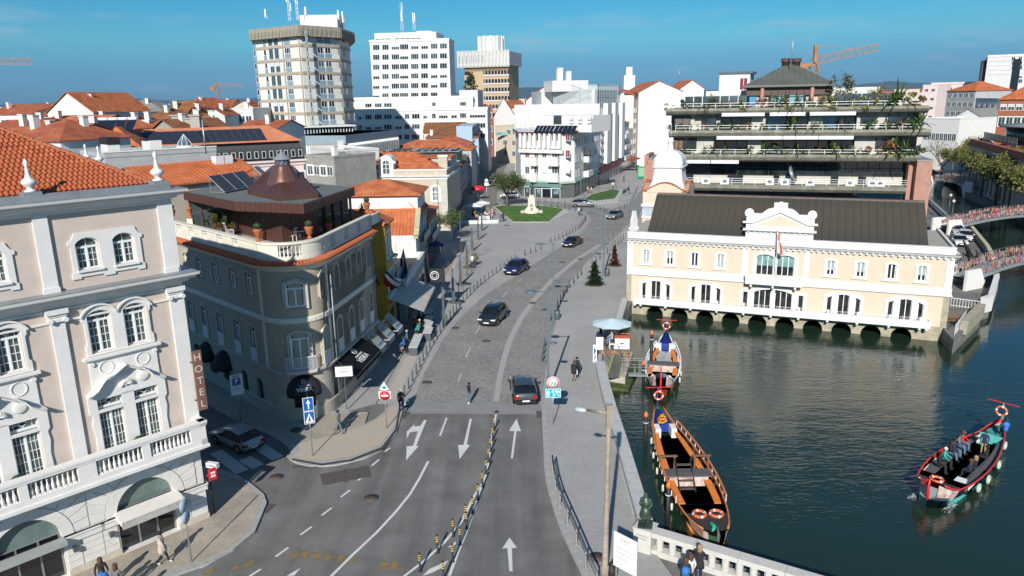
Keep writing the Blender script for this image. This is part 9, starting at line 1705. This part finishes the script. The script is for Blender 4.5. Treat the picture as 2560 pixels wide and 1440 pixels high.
def car(label,kind,paint,loc,rz,group=None,txt=None,s_=1):
 c=Cl[kind];W2=c['W']/2;t=I('car',label,'car',loc,rz,group);key=(kind,paint.name)
 if key not in _CM:
  q=A();xs=sorted(set([p[0]for p in c['prof']]+[-1.75,-1.4,-.9,0,.9,1.4,1.75]));belt=c['belt'];L2=c['L']/2
  def top(x):
   for(a,za),(b_,zb)in zip(c['prof'],c['prof'][1:]):
    if a<=x<=b_:return za+(zb-za)*(x-a)/(b_-a)
  rings=[]
  for x in xs:
   zt=top(x);e=1-(abs(x)/L2)**4*.16;wb=W2*e;gz=min(zt,belt);wt=wb*(1-.24*max(0,(zt-belt))/(c['H']-belt))if zt>belt+.02 else wb*.93
   zb=.24 if abs(x)<L2*.93 else.3;mid=.55
   rings.append([(x,-wb*.92,zb),(x,-wb,mid),(x,-wb*.985,gz-.04),(x,-wt,zt-.05 if zt>belt+.02 else zt-.02),(x,-wt*.82,zt),(x,0,zt+.015),(x,wt*.82,zt),(x,wt,zt-.05 if zt>belt+.02 else zt-.02),(x,wb*.985,gz-.04),(x,wb,mid),(x,wb*.92,zb)])
  n=11;q.v=[p for r in rings for p in r]
  for i in E(len(rings)-1):
   xm=(xs[i]+xs[i+1])/2
   for j in E(n-1):
    gl_=0
    if j in(3,4,5,6)and(c['ws'][0]<=xm<=c['ws'][1]or c['rw'][0]<=xm<=c['rw'][1]):gl_=1
    if j in(2,7)and c['ws'][0]+.15<xm<c['rw'][1]-.1 and top(xm)>belt+.12:gl_=1
    q.f.append((i*n+j,i*n+j+1,(i+1)*n+j+1,(i+1)*n+j));q.m.append(gl_);q.sm.append(True)
  for r,fl in((0,False),(len(rings)-1,True)):f=Q(r*n+j for j in E(n));q.f.append(f if fl else f[::-1]);q.m.append(0);q.sm.append(False)
  for i in E(len(rings)-1):q.f.append((i*n,(i+1)*n,(i+1)*n+n-1,i*n+n-1));q.m.append(2);q.sm.append(False)
  me=q.mesh('body',[paint,Cf,AE]);wm=A();wm.la([(.27,-.11),(.325,-.09),(.33,.09),(.27,.11)],n=20,mi=0,T=M.Rotation(pi/2,4,'X'));wm.la([(.21,-.118),(.21,.118)],n=10,mi=1,T=M.Rotation(pi/2,4,'X'));_CM[key]=(me,wm.mesh('wheel',[TYRE,RIM]))
 me,wm=_CM[key];J('body',me,t);L2=c['L']/2;ax=L2*.62
 for x in(-ax,ax):
  for y in(-1,1):o=J('wheel',wm,t,(x,y*(W2-.10),.33));C('wheel_arch',A().t_([(x+.40*cos(a_),y*(W2+.005),.33+.40*sin(a_))for a_ in[pi*k/8 for k in E(9)]],.035,4),AE,t)
 pf=c['prof'];zl=pf[1][1]-.13
 for y in(-1,1):
  C('headlight',A().b(-L2-.015,y*W2*.72-.22,zl-.05,-L2+.25,y*W2*.72+.2,zl+.07),HL,t)
  C('tail_light',A().b(L2-.22,y*W2*.74-.17,zl-.04,L2+.012,y*W2*.74+.17,zl+.16),TL_,t)
  C('mirror',A().la([(.03,-.1),(.11,-.04),(.11,.06),(.04,.12)],n=8,T=M.Translation((c['ws'][0]+.38,y*(W2+.12),c['belt']+.04))@M.Rotation(pi/2,4,'Y')),paint,t)
  for xx in(-.15,.75):C('pillar',A().b(xx-.02,y*W2*.80-.03,c['belt'],xx+.02,y*W2*.80+.03,c['H']-.1),AE,t)
 q=A();q.b(-L2-.02,-.55,.3,-L2+.1,.55,.5);q.b(-L2-.015,-.4,.55,-L2+.1,.4,.66);C('grille',q,AE,t);C('rear_bumper',A().b(L2-.1,-.75,.28,L2+.02,.75,.45),AE,t)
 for x,sg in((-L2-.03,1),(L2+.022,-1)):C('number_plate',A().b(x-.004,-.26,.42,x+.012,.26,.53),PLT,t)
 for sd in(-1,1):q=A();q.bar((-.3,sd*W2*.6,c['H']+.02),(1.2,sd*W2*.6,c['H']-.0),.035);(kind=='suv')and C('roof_rail',q,AE,t)
 t.scale=(s_,)*3;return t
BLK,NVY,GRYP,SLV,LBL=AM('black_paint',(.012,.015,.02)),AM('navy_car_paint',(.012,.018,.075)),AM('dark_grey_paint',(.045,.048,.055)),AM('silver_paint',(.22,.235,.25)),AM('grey_blue_paint',(.16,.19,.23))
def Cq(px0,px1,z=0):a,b_=P(*px0),P(*px1);return Ae((b_-a).y,(b_-a).x)
def AX(label,kind,m,px,hx,**k):p=P(*px);return car(label,kind,m,(p.x,p.y,.012),K(hx),**k)
AX('dark SUV driving towards the viewer on the cobbled road','suv',BLK,(1234,803),73);AX('dark blue SUV driving towards the viewer behind the dark one','suv',NVY,(1291,681),66);AX('black sedan on the far cobbled road','sedan',BLK,(1431,614),62)
AX('silver-grey crossover coming out beside the monument lawn','suv',SLV,(1457,517),168);AX('grey-blue estate car on the road by the white dome tower','hatch',LBL,(1537,546),58);AX('dark grey hatchback seen from behind in the right lane','hatch',GRYP,(1309,990),90+180+4)
p=P(594,1112);car('old silver hatchback parked in the dark side street','hatch',AM('old_silver',(.30,.31,.31)),(p.x,p.y,.0),K(-37+0),s_=.9)
for i,(x,y,m)in S(((412,600,BLK),(432,565,GRYP),(450,532,SLV),(458,512,BLK),(640,745,SLV),(1000,640,GRYP))):p=P(*ZP(x,y));car(('dark car parked in the side street, nearest','grey car parked in the side street, second','silver car parked in the side street, third','dark car parked in the side street, farthest','white car half hidden behind the plaza tree','grey car parked beyond the plaza tree')[i],'hatch',m if i!=4 else AM('white_car',(.6,.6,.6)),(p.x,p.y,0),K(85 if i<4 else 0),'cars parked in the side street')
WC=AM('white_car',(.6,.6,.6))
for i,(x,y,r)in S(((2396,612,70),(2412,600,62),(2388,585,75))):p=P(x,y);car('white car parked behind the customs house, '+('left one','nearest the canal wall','rear one')[i],'hatch',WC if i<2 else SLV,(p.x,p.y,0),K(r),'cars parked in the canal bay')
p=P(1655,398);car('white van at the far end of the avenue','suv',WC,(p.x,p.y,0),1,s_=1.3)
def Ci(label,px,rz):
 t=I('motorcycle',label,'motorcycle',P(*px),rz,'motorcycles by the grass triangle');q=A();q.t_([(-.3,0,.6),(.1,0,.75),(.6,0,.8)],[.16,.2,.1],7);q.b(-.2,-.15,.3,.3,.15,.6);C('body',q,AE,t)
 for x in(-.7,.7):q=A();q.to((0,0,0),.27,.06,14,5,T=M.Translation((x,0,.33))@M.Rotation(pi/2,4,'X'));q.bar((x,0,.33),(x*.5,0,.75),.05);C('wheel',q,TYRE,t)
 q=A();q.bar((-.5,-.35,1.0),(-.5,.35,1.0),.04);q.bar((-.5,0,1),(-.65,0,.5),.05);C('handlebar',q,Af,t)
for i,(x,y)in S(((2015,690),(2040,675),(2070,660))):Ci('dark motorcycle parked by the grass triangle, '+('left','middle','right')[i],ZP(x,y),1.2+i*.2)
def Cj(label,px,rz):
 t=I('bicycle',label,'bicycle',P(*px),rz);
 for x in(-.5,.5):C('wheel',A().to((0,0,0),.33,.02,14,4,T=M.Translation((x,0,.35))@M.Rotation(pi/2,4,'X')),TYRE,t)
 q=A();[q.bar(a,b_,.035)for a,b_ in(((-.5,0,.35),(-.15,0,.8)),((-.5,0,.35),(0,0,.35)),((0,0,.35),(.4,0,.8)),((-.15,0,.8),(.38,0,.75)),((.5,0,.35),(.38,0,.95)),((.38,-.25,.97),(.38,.25,.97)),((-.15,0,.8),(-.15,0,.95)))];C('frame',q,Af,t)
Cj('dark bicycle leaning near the right tip of the lawn',ZP(1325,885),.4)
FEN=mat('fender',(.62,.64,.56),.6,.05);PLK=mat('dark_planks',(.10,.078,.068),.7,.3,3,dirt=.2);ORB=mat('orange_bench',(.74,.22,.035),.6,.08,2);HBL=mat('boat_blue',(.02,.05,.28),.4,.08,2);BH=mat('turquoise_paint',(.10,.46,.42),.5,.05);Be=mat('boat_red',(.58,.03,.035),.4,.06,2);BGRN=mat('boat_green',(.02,.10,.04),.5,.1,2);BGRY=mat('deck_grey',(.10,.10,.105),.7,.1,2);PINKW=mat('painted_panel',(.70,.34,.28),.6,.5,2.2,col2=(.75,.66,.60));RING=mat('ring_orange',(.66,.13,.04),.5,.05)
def boat(label,bow,stern,B,hullc,topc,benchc,deckc,prowc,sternc,group,h=.85,rail=True,benches=True,up=1.5):
 """x runs from bow (0) to stern (L)"""
 d=stern-bow;L=AG(d.x,d.y);t=I('moliceiro_boat',label,'boat',(bow.x,bow.y,WZ),Ae(d.y,d.x),group);N_=30
 def bw(s_):return B/2*max(.02,sin(pi*min(1,max(0,(s_**.72))))**.62)if 0<s_<1 else.02
 def sh(s_):return h+up*max(0,(.13-s_)/.13)**1.6+.7*max(0,(s_-.82)/.18)**2
 for(f0,f1,m,nm)in((-.35,.30,hullc[0],'hull_bottom'),(.30,.78,hullc[1],'hull_side'),(.78,1.0,hullc[2],'hull_stripe')):
  q=A();v=[]
  for i in E(N_+1):
   s_=i/N_
   for sd in(-1,1):
    for f in(f0,f1):v.append((L*s_,sd*bw(s_)*(.72+.28*max(f,0)),sh(s_)*f))
  f_=[]
  for i in E(N_):k=4*i;f_+=[(k,k+4,k+5,k+1),(k+3,k+7,k+6,k+2)]
  q.add(v,f_+[x[::-1]for x in f_],0,True);C(nm,q,m,t)
 q=A();
 for sd in(-1,1):q.t_([(L*i/N_,sd*bw(i/N_),sh(i/N_))for i in E(1,N_)],.05,6)
 C('gunwale',q,topc,t)
 fl=.32
 def By(s0,s1,z,m,nm,wf=.9,n=10):q=A();v=[(L*(s0+(s1-s0)*i/n),sd*bw(s0+(s1-s0)*i/n)*wf,z if not callable(z)else z(s0+(s1-s0)*i/n))for i in E(n+1)for sd in(-1,1)];q.add(v,[(2*i,2*i+2,2*i+3,2*i+1)for i in E(n)]+[(2*i+1,2*i+3,2*i+2,2*i)for i in E(n)]);return C(nm,q,m,t)
 npk=14
 for i in E(npk):By(.2+.62*i/npk+.0006,.2+.62*(i+1)/npk-.0006,fl,deckc,'floor_plank',.86,1)
 By(.02,.2,lambda s_:sh(s_)-.02-.25*(s_<.05)*0,BGRY,'foredeck',.97);By(.86,.985,lambda s_:sh(s_)*.75,sternc,'stern_deck',.95)
 for s_,m in((.2,AE),(.86,sternc)):C('bulkhead',A().b(L*s_-.03,-bw(s_)*.95,fl,L*s_+.03,bw(s_)*.95,sh(s_)-.02),m,t)
 q=A();q.b(L*.42-.45,-bw(.42)*.95,h-.02,L*.42+.45,bw(.42)*.95,h+.05);benches and C('crossbeam',q,BGRY,t)
 if benches:
  C('painted_panel',A().b(L*.395-.03,-bw(.4)*.8,fl,L*.395+.02,bw(.4)*.8,h-.05),PINKW,t)
 nb=22
 for sd in(-1,1):
  for i in E(nb):
   s0=.23+.6*i/nb;s1=.23+.6*(i+1)/nb-.0012
   if abs((s0+s1)/2-.42)<.035:continue
   q=A();v=[(L*s_,sd*(bw(s_)*k-.02),z)for s_ in(s0,s1)for k in(.62,.9)for z in(fl+.36,fl+.42)];q.add(v,[(0,1,5,4),(1,3,7,5),(3,2,6,7),(2,0,4,6),(0,2,3,1),(4,5,7,6)]);C('bench_slat',q,benchc,t)
  if rail:
   q=A();pts=[(L*s_,sd*(bw(s_)+.06),sh(s_)+.34)for s_ in[.22+.62*k/12 for k in E(13)]];[q.bar(a,b_,.10,.05)for a,b_ in zip(pts,pts[1:])];C('top_rail',q,topc,t)
   for k in E(0,13):C('rail_post',A().bar((pts[k][0],pts[k][1],h-.1),pts[k],.04),V,t)
  for k in E(5 if benches else 0):s_=.25+.13*k;o=C('fender',A().la([(.03,.15),(.07,.1),(.08,-.25),(.03,-.3)],(L*s_,sd*(bw(s_)+.12),h*.45),8),FEN,t)
 C('prow',A().t_([(.55,0,-.3),(.15,0,.3),(-.05,0,1.1),(-.02,0,h+up*.75),(.25,0,h+up+.25)],[.09,.1,.09,.07,.03],7),prowc,t);C('stern_post',A().t_([(L-.5,0,-.3),(L-.05,0,.5),(L+.12,0,h+.7),(L-.1,0,h+1.7)],[.08,.09,.07,.03],7),sternc,t)
 for sd in(-1,1):q=A();v=[(L*s_,sd*(bw(s_)*(.72+.28*f)+.012),sh(s_)*f)for s_ in(.015,.035,.06,.09,.12)for f in(.45,.92)];f_=[(2*i,2*i+2,2*i+3,2*i+1)for i in E(4)];q.add(v,f_+[x[::-1]for x in f_]);C('painted_bow_panel',q,PINKW,t)
 rg=C('life_ring',A().to((0,0,0),.30,.075,16,6,0,1,T=M.Translation((L-.35,0,h+1.25))@M.Rotation(pi/2,4,'Y')),[RING,V],t);C('stern_crossbar',A().bar((L-.1,-.9,h+1.75),(L-.1,.9,h+1.75),.05),Be,t)
 return t,L,bw,sh,fl
nose=P(1795,1352,-.6);tail=P(1643,1025,-.4)
b1,L1,bw1,sh1,fl1=boat('long empty moored tour boat with orange benches, blue stern and black foredeck',nose,tail,2.85,(ORB,BGRN,AE),mat('rail_orange',(.60,.19,.05),.5,.1),ORB,PLK,BGRY,HBL,'tour boats on the canal',.95,up=.25)
def AD(t,x,y,z):a_=t.rotation_euler.z;return G((t.location.x+x*cos(a_)-y*sin(a_),t.location.y+x*sin(a_)+y*cos(a_),t.location.z+z))
for sd in(-1,1):C('stern_locker',A().b(L1*.83-.5,sd*.35-.0,fl1,L1*.83+.4,sd*bw1(.83)*.9,fl1+.62),V,b1)
rg_m=A();rg_m.to((0,0,0),.32,.085,20,7,0,1);rgm=rg_m.mesh('ring',[RING,V])
for y,lb in((-.45,'orange life ring on the black foredeck of the long boat, left one'),(.45,'orange life ring on the black foredeck of the long boat, right one')):t=I('life_ring',lb,'life ring',AD(b1,2.0,-y,1.06));J('ring',rgm,t)
t=I('rope_pile','heap of orange cloth and rope on the blue stern of the long boat','rope',AD(b1,L1*.86,.1,1.1));q=A();rr=Ac.Random(1)
for i in E(16):a_=i*1.1;q.t_([(.3*cos(a_+k)*(1-i/24),.55*sin(a_+k*1.2)*(1-i/24),i*.03)for k in(0,.5,1,1.5)],.07,5)
C('coil',q,mat('orange_rope',(.66,.26,.03),.8,.1),t)
t=I('rope_pile','green net bundle at the tip of the long boat bow','rope',AD(b1,.7,.15,1.1));C('net',A().t_([(-.1,-.5,.05),(.1,-.2,.12),(0,.1,.1),(.15,.5,.05)],[.05,.12,.11,.04],6),mat('green_net',(.02,.36,.22),.8,.2,8),t)
t=I('wooden_steps','dark wooden boarding steps standing across the middle of the long boat','steps',AD(b1,L1*.42,.2,fl1),b1.rotation_euler.z);q=A()
for y in(-.45,.45):C('stringer',A().bar((-1.1,y,0),(.5,y,1.3),.06,.12),AE,t)
for k in E(4):C('tread',A().b(-1.0+k*.38,-.45,.1+k*.31,-.8+k*.38,.45,.14+k*.31),PLK,t)
for y in(-1.25,1.25):
 t=I('wooden_trestle','brown wooden boarding trestle on the long boat, '+('right' if y>0 else 'left')+' side','trestle',AD(b1,L1*.47,y*.8,fl1+.4),b1.rotation_euler.z+pi/2);[C('leg',A().b(x-.05,-.05,0,x+.05,.05,.95),BROWNP,t)for x in(-.4,.4)];C('top_bar',A().b(-.55,-.07,.9,.55,.07,.98),BROWNP,t)
bowp=P(1651,985,-1.1);stp=P(1665,850,-.6)
b2,L2_,bw2,sh2,fl2=boat('moored tour boat with curved red-white prow and grey tarpaulin near the gangway',bowp,stp,2.7,(OR,BGRN,V),V,ORB,PLK,Be,HBL,'tour boats on the canal',.95,up=1.1)
q=A();q.b(L2_*.83-.3,-1.0,fl2,L2_*.83+.2,-.35,fl2+.75);q.b(L2_*.83-.3,.35,fl2,L2_*.83+.2,1.0,fl2+.75);C('stern_locker',q,V,b2)
t=I('tarpaulin','crumpled grey plastic sheet on the floor of the far boat','tarpaulin',AD(b2,L2_*.66,0,fl2+.08),b2.rotation_euler.z);q=A();v=[(-1.7+3.4*i/7+rr.uniform(-.1,.1),-.65+1.3*j/4+rr.uniform(-.1,.1),rr.uniform(0,.16))for i in E(8)for j in E(5)];q.add(v,[(i*5+j,(i+1)*5+j,(i+1)*5+j+1,i*5+j+1)for i in E(7)for j in E(4)]);C('sheet',q,mat('grey_plastic',(.38,.38,.38),.35,.15,2),t)
nb3=P(2316,1262,-1.2);st3=P(2500,1075,-.6)
b3,L3_,bw3,sh3,fl3=boat('passenger-filled red and turquoise tour boat under way on the open water',nb3,st3,2.9,(BH,An,Be),Be,BGRY,mat('grey_floor',(.20,.20,.20),.8,.1,2),Be,BH,'tour boats on the canal',.95,rail=False,benches=False,up=.75)
t=I('life_ring','orange life ring lying on the grey foredeck of the red boat','life ring',AD(b3,1.75,.2,.98));J('ring',rgm,t)
C('white_seat',A().b(L3_*.2,-.95,fl3,L3_*.2+.7,-.45,fl3+.6),V,b3)
for s_,k in((.86,1),(.6,-1),(.4,-1),(.28,1)):t=I('tyre_fender','pale ring fender hanging on the red boat side, '+{.86:'by the stern',.6:'behind the middle',.4:'before the middle',.28:'near the bow'}[s_],'fender',AD(b3,L3_*s_,-(bw3(s_)+.1),.5),b3.rotation_euler.z);C('ring',A().to((0,0,0),.22,.07,14,6,T=M.Rotation(pi/2,4,'X')),mat('pale_green_ring',(.40,.55,.45),.6,.05),t)
wk=A();
for i in E(150):s_=rr.random();sd=rr.choice((-1,1));p=AD(b3,L3_*(.02+.2*s_*rr.random()),sd*(bw3(.12)*.7+rr.uniform(0,.3)),.012);a_=rr.uniform(0,6);r_=rr.uniform(.02,.07);wk.add([p+G((cos(a_+k*1.57)*r_*1.6,sin(a_+k*1.57)*r_,0))for k in E(4)],[(0,1,2,3)])
AF(C('bow_foam',wk,mat('foam',(.55,.58,.58),.8,.05)),'white foam flecks at the bow of the moving boat','foam',kind='stuff')
def cl(n,c):return mat('cloth_'+n,c,.85,.12,6)
SKN=mat('skin',(.50,.30,.21),.6,.06,5);U,KNV,KJN,KGR,KBG,KWH,KRD,KTQ,KBU,KBR,KOL,KPK,KTN=[cl(n,c)for n,c in(('black',(.018,.018,.02)),('navy',(.02,.03,.07)),('jeans',(.09,.15,.24)),('grey',(.16,.16,.17)),('beige',(.50,.42,.34)),('white',(.66,.66,.64)),('red',(.5,.04,.04)),('teal',(.03,.36,.34)),('blue',(.03,.16,.50)),('brown',(.15,.08,.05)),('olive',(.12,.11,.06)),('pink',(.55,.30,.30)),('tan',(.36,.27,.17)))]
HAIRS={'dark':cl('hair_dark',(.02,.014,.01)),'brown':cl('hair_brown',(.10,.05,.025)),'fair':cl('hair_fair',(.32,.22,.12)),'grey':cl('hair_grey',(.42,.41,.40)),'cap':KNV,'whitecap':KWH,'bald':SKN}
ED=[(0,1),(1,2),(2,3),(3,4),(4,5),(5,6)]+[e for b_ in(7,15)for e in((2,b_),(b_,b_+1),(b_+1,b_+2),(b_+2,b_+3),(0,b_+4),(b_+4,b_+5),(b_+5,b_+6),(b_+6,b_+7))]
RAD=[.125,.115,(.165,.11),.07,.05,.085,.07]+[.06,.048,.034,.036,.088,.06,.042,.04]*2
def Cd(kind):
 J_=[(0,0,.93),(0,0,1.1),(0,-.01,1.3),(0,0,1.43),(0,-.01,1.49),(0,-.03,1.58),(0,-.02,1.66)]
 arm={'walk':[(.05,.2),(-.15,-.16)],'stand':[(.03,-.06)]*2,'phone':[(-.14,-.22),(.02,.0)],'sit':[(-.1,-.3)]*2,'lean':[(-.16,-.34)]*2}[kind]
 for k,sx in S((1,-1)):
  e,h_=arm[k];ze,zh=(1.13,.9)if kind in('walk','stand')or(kind=='phone' and k)else(1.12,1.02)if kind in('sit','lean')else(1.18,1.5)
  hx=.22 if zh<1.2 else.1
  leg={'walk':[(-.13,-.22,.46,.1),(.04,.26,.5,.14)][k],'sit':(-.40,-.42,.9,.44)}.get(kind,(-.02,0,.49,.08));ky,ay,kz_,az=leg
  J_+=[(sx*.175,0,1.38),(sx*.23,e,ze),(sx*hx,h_,zh),(sx*hx*.95,h_-.07,zh-.05 if zh<1.2 else zh+.06),(sx*.09,0,.88),(sx*.1,ky,kz_),(sx*.1,ay,az),(sx*.11,ay-.15,max(.03,az-.06))]
 if kind=='sit':J_=[(x,y,z-(0 if i not in()else 0))for i,(x,y,z)in S(J_)]
 return[G(j)for j in J_]
_PMs={}
def body(kind):
 if kind in _PMs:return _PMs[kind]
 J_=Cd(kind);AS=[]
 for a,b_ in ED:m=0 if b_ in(4,5,6,10,18)else 3 if b_ in(14,22)else 2 if b_ in(11,12,13,19,20,21)else 1;AS.append((J_[a],J_[b_],m))
 def cls(p):
  best=(9,1)
  for a,b_,m in AS:d=b_-a;s_=max(0,min(1,(p-a).dot(d)/max(d.dot(d),1e-6)));best=min(best,((p-a-d*s_).length-(.05 if m==1 else 0),m))
  return best[1]
 _PMs[kind]=(BO('body',J_,ED,RAD,[SKN,U,KJN,U],None,1,cls),J_[5]);return _PMs[kind]
HM=A().la([(.10,-.02),(.118,.03),(.112,.09),(.07,.135),(.01,.15)],n=12).mesh('hair',[U]);HLm=A().la([(.06,-.26),(.11,-.18),(.115,.0),(.118,.04),(.11,.09),(.07,.135),(.01,.15)],n=12).mesh('hair',[U])
NOSE=A();NOSE.add([(-.015,-.10,-.02),(.015,-.10,-.02),(0,-.135,-.02),(0,-.105,.03)],[(0,2,3),(2,1,3),(0,1,2)]);[NOSE.b(x-.012,-.108,.02,x+.012,-.095,.032)for x in(-.035,.035)];NOSEM=NOSE.mesh('face',[SKN])
def Ai(label,loc,rz,kind,top,legs,hair='dark',s_=1.0,coat=None,bag=None,shoes=U,cat='person',group=None,pack=None):
 t=I('person',label,cat,loc,rz,group);me_,hd=body(kind);o=J('body',me_,t)
 for i,m in S((SKN,top,legs,shoes)):o.material_slots[i].link='OBJECT';o.material_slots[i].material=m
 h_=J('hair',HLm if hair in('brown','fair')else HM,t,hd+G((0,.02,0)));h_.material_slots[0].link='OBJECT';h_.material_slots[0].material=HAIRS[hair];J('face',NOSEM,t,hd)
 if coat:C('coat',A().la([(.24,.62),(.22,.8),(.165,1.05),(.19,1.28),(.10,1.42)],n=14,T=M.Diagonal((1,.78,1,1))),coat,t)
 if bag:q=A();q.b(.2,-.14,.52,.28,.12,.84);q.bar((.24,-.01,.84),(.22,-.01,1.0),.015);C('bag',q,bag,t)
 if pack:C('backpack',A().la([(.1,.98),(.17,1.02),(.18,1.25),(.1,1.38)],(0,.17,0),10),pack,t)
 t.scale=(s_*.97,)*3;return t
def pp(x,y,z=0):return P(x,y,z)
Ai('woman in a long beige coat striding right past the hotel door with a white bag',pp(410,1410,.12),K(100),'walk',KBG,U,'dark',1.04,coat=KBG,bag=KWH,shoes=KWH)
Ai('woman in a dark top with long brown hair at the bottom left edge',pp(262,1475,.12),.3,'walk',U,U,'brown');Ai('person in a bright blue jacket at the bottom left edge',pp(266,1502,.12),.5,'walk',KBU,KNV,'dark');Ai('balding man in grey beside the blue jacket at bottom left',pp(300,1492,.12),-.2,'stand',KGR,U,'brown');Ai('dark-clothed person cut off by the bottom left frame edge',pp(306,1530,.12),0,'stand',KNV,U,'fair')
Ai('man in a grey jacket and cap walking across the beige corner pavement',pp(849,1087,.1),K(250),'walk',KGR,KGR,'cap',1.04);Ai('white-haired man in black vest stepping off the corner with a white bag',pp(1004,1030,.1),K(20),'walk',U,KNV,'grey',1.04,bag=KWH);Ai('person in black jacket and jeans holding a phone on the zebra strip',pp(1174,1009),K(-70),'phone',U,KJN,'dark',.98,shoes=KWH)
Ai('woman in black coat and beige trousers with white bag on the promenade',pp(1435,951,.05),0,'phone',U,KTN,'brown',.98,coat=U,bag=KWH);Ai('woman in black coat close behind the one in beige trousers',pp(1442,943,.05),.2,'stand',U,U,'dark',1.0,coat=U)
Ai('man in a brown top and dark trousers walking past the cafe tables',pp(1038,834),K(190),'walk',KBR,U,'bald',1.02);Ai('person in a cream jacket leaning on the third light column',pp(1181,667),K(170),'stand',KWH,U,'dark',1.0);Ai('person in a long olive coat beside the one in cream',pp(1189,665),K(190),'stand',KOL,U,'brown',1.05,coat=KOL)
Ai('person in black standing at the ticket desk under the parasol',pp(1502,852,kz),K(30),'lean',U,U,'dark');Ai('woman in pale blue top sitting at the ticket desk',G((kc.x-.1,kc.y-.55,kz)),K(-80),'sit',cl('pale_blue',(.38,.46,.52)),KJN,'fair')
for i,(a,b_,c,l_,h_,lb)in S(((437,965,KPK,KPK,'fair','person in pink beside the lawn corner'),(530,1032,KJN,KJN,'grey','person in denim at the front corner of the lawn'),(566,1028,U,U,'dark','person in long black coat at the front corner of the lawn'),(1477,955,KWH,U,'dark','cyclist in pale top standing by the silver crossover'),(1503,962,KNV,KJN,'brown','person in navy next to the standing cyclist'),(1583,688,KPK,U,'fair','person in pink bending at the grass triangle, left'),(1622,690,KWH,KBR,'brown','person in pale top at the grass triangle, right'),(1880,632,KWH,KNV,'dark','person in white on the far avenue pavement'),(2014,552,U,U,'dark','dark-clothed person farther up the avenue'),(2168,440,U,U,'dark','distant dark-clothed person by the green billboard'))):
 Ai(lb,pp(*ZP(a,b_)),i*1.3,'stand' if i%2 else 'walk',c,l_,h_,1.02,coat=U if i==2 else None)
for i,(u,o_,c)in S(((.1,1.9,KBU),(1.9,1.9,KJN),(4.2,2.6,KTQ),(5.2,2.6,KGR),(8.2,2.2,U),(8.9,2.2,KWH))):Ai(('customer in blue at the nearest cafe table','customer in denim at the second cafe table','customer in teal under the beige awning','customer in grey under the beige awning','customer in black under the far half of the awning','customer in white under the far half of the awning')[i],SL.w(u,0,o_),SL.a+pi,'sit',c,U,('dark','grey')[i%2])
rr=Ac.Random(8)
for i in E(12):Ai('seated guest of the cafe with white parasols',pp(*ZP(rr.uniform(190,430),rr.uniform(970,1035))),rr.uniform(0,6),'sit',rr.choice((KPK,KWH,KNV,U,KRD)),U,rr.choice(('dark','brown','fair')),group='guests at the parasol cafe')
zb=2.0;a_=b2a+(b2b-b2a)*.36;Ai('person in a red jacket on the middle ribbon bridge',G((a_.x-.3,a_.y+1.0,zb-.1)),.5,'stand',KRD,U,'dark');Ai('person in black on the middle ribbon bridge beside the red jacket',G((a_.x-1.0,a_.y+.9,zb-.15)),.9,'stand',U,U,'dark')
Ai('man with a blue backpack at the balustrade in the bottom right',pp(1712,1478,.05),K(160),'stand',U,KJN,'brown',1.0,pack=KBU);Ai('person in a white shirt next to the blue backpack',pp(1724,1470,.05),K(200),'stand',KWH,U,'brown',1.03);Ai('woman in a black coat leaning on the stone balustrade with a white bag',pp(1746,1448,.05),an+pi,'lean',U,KNV,'fair',1.05,coat=U,bag=KWH)
R3=b3.rotation_euler.z
for s_,y,dr,kd_,c,l_,h_,lb,dz in((.30,.75,-90,'sit',U,U,'dark','passenger in black with pale scarf at the front left of the red boat',-.1),(.37,.75,-90,'sit',KTQ,U,'whitecap','passenger in teal shirt and white cap on the red boat',-.1),(.47,.85,-90,'sit',U,KJN,'dark','passenger in black jacket and jeans, third on the left bench',-.1),(.52,.85,-90,'sit',KNV,KJN,'dark','passenger in navy and jeans, fourth on the left bench',-.1),(.585,.85,-90,'sit',KGR,KJN,'cap','passenger in grey top and jeans, fifth on the left bench',-.1),(.64,.85,-90,'sit',KRD,KJN,'brown','passenger in a red top, rearmost on the left bench',-.1),(.33,-.8,90,'sit',KNV,U,'brown','passenger with brown hair at the front right of the red boat',-.1),(.38,-.85,90,'sit',U,U,'fair','passenger in black second on the right bench',-.1),(.54,-.85,90,'sit',U,U,'dark','passenger in black midway on the right bench',-.1),(.70,-.15,-10,'stand',KNV,KTN,'cap','guide in navy vest and cap standing in the red boat',0),(.86,-.7,40,'sit',KBU,KNV,'cap','boatman in a bright blue jacket steering at the stern',.35)):
 Ai(lb,AD(b3,L3_*s_,y,fl3+dz),R3-pi/2+K(dr)+pi if kd_=='sit' else R3-pi/2,kd_,c,l_,h_,.98,group='people on the red boat')
for sd in(-1,1):C('bench',A().b(L3_*.26,sd*.95-.22,fl3+.3,L3_*.72,sd*.95+.22,fl3+.38),BGRY,b3)
hz=A();hz.b(-17500,-420,-8,17500,18500,900);o=C('haze',hz,[]);hm_=bpy.data.materials.new('haze_air');hm_.use_nodes=True;n=hm_.node_tree.nodes;n.remove(n['Principled BSDF']);pv=n.new('ShaderNodeVolumePrincipled');pv.inputs['Color'].default_value=(.42,.72,1,1);pv.inputs['Density'].default_value=3e-5;pv.inputs['Anisotropy'].default_value=.2;hm_.node_tree.links.new(pv.outputs[0],n['Material Output'].inputs['Volume']);o.data.materials.append(hm_);AF(o,'thin bluish air haze over the whole town','haze',kind='stuff')
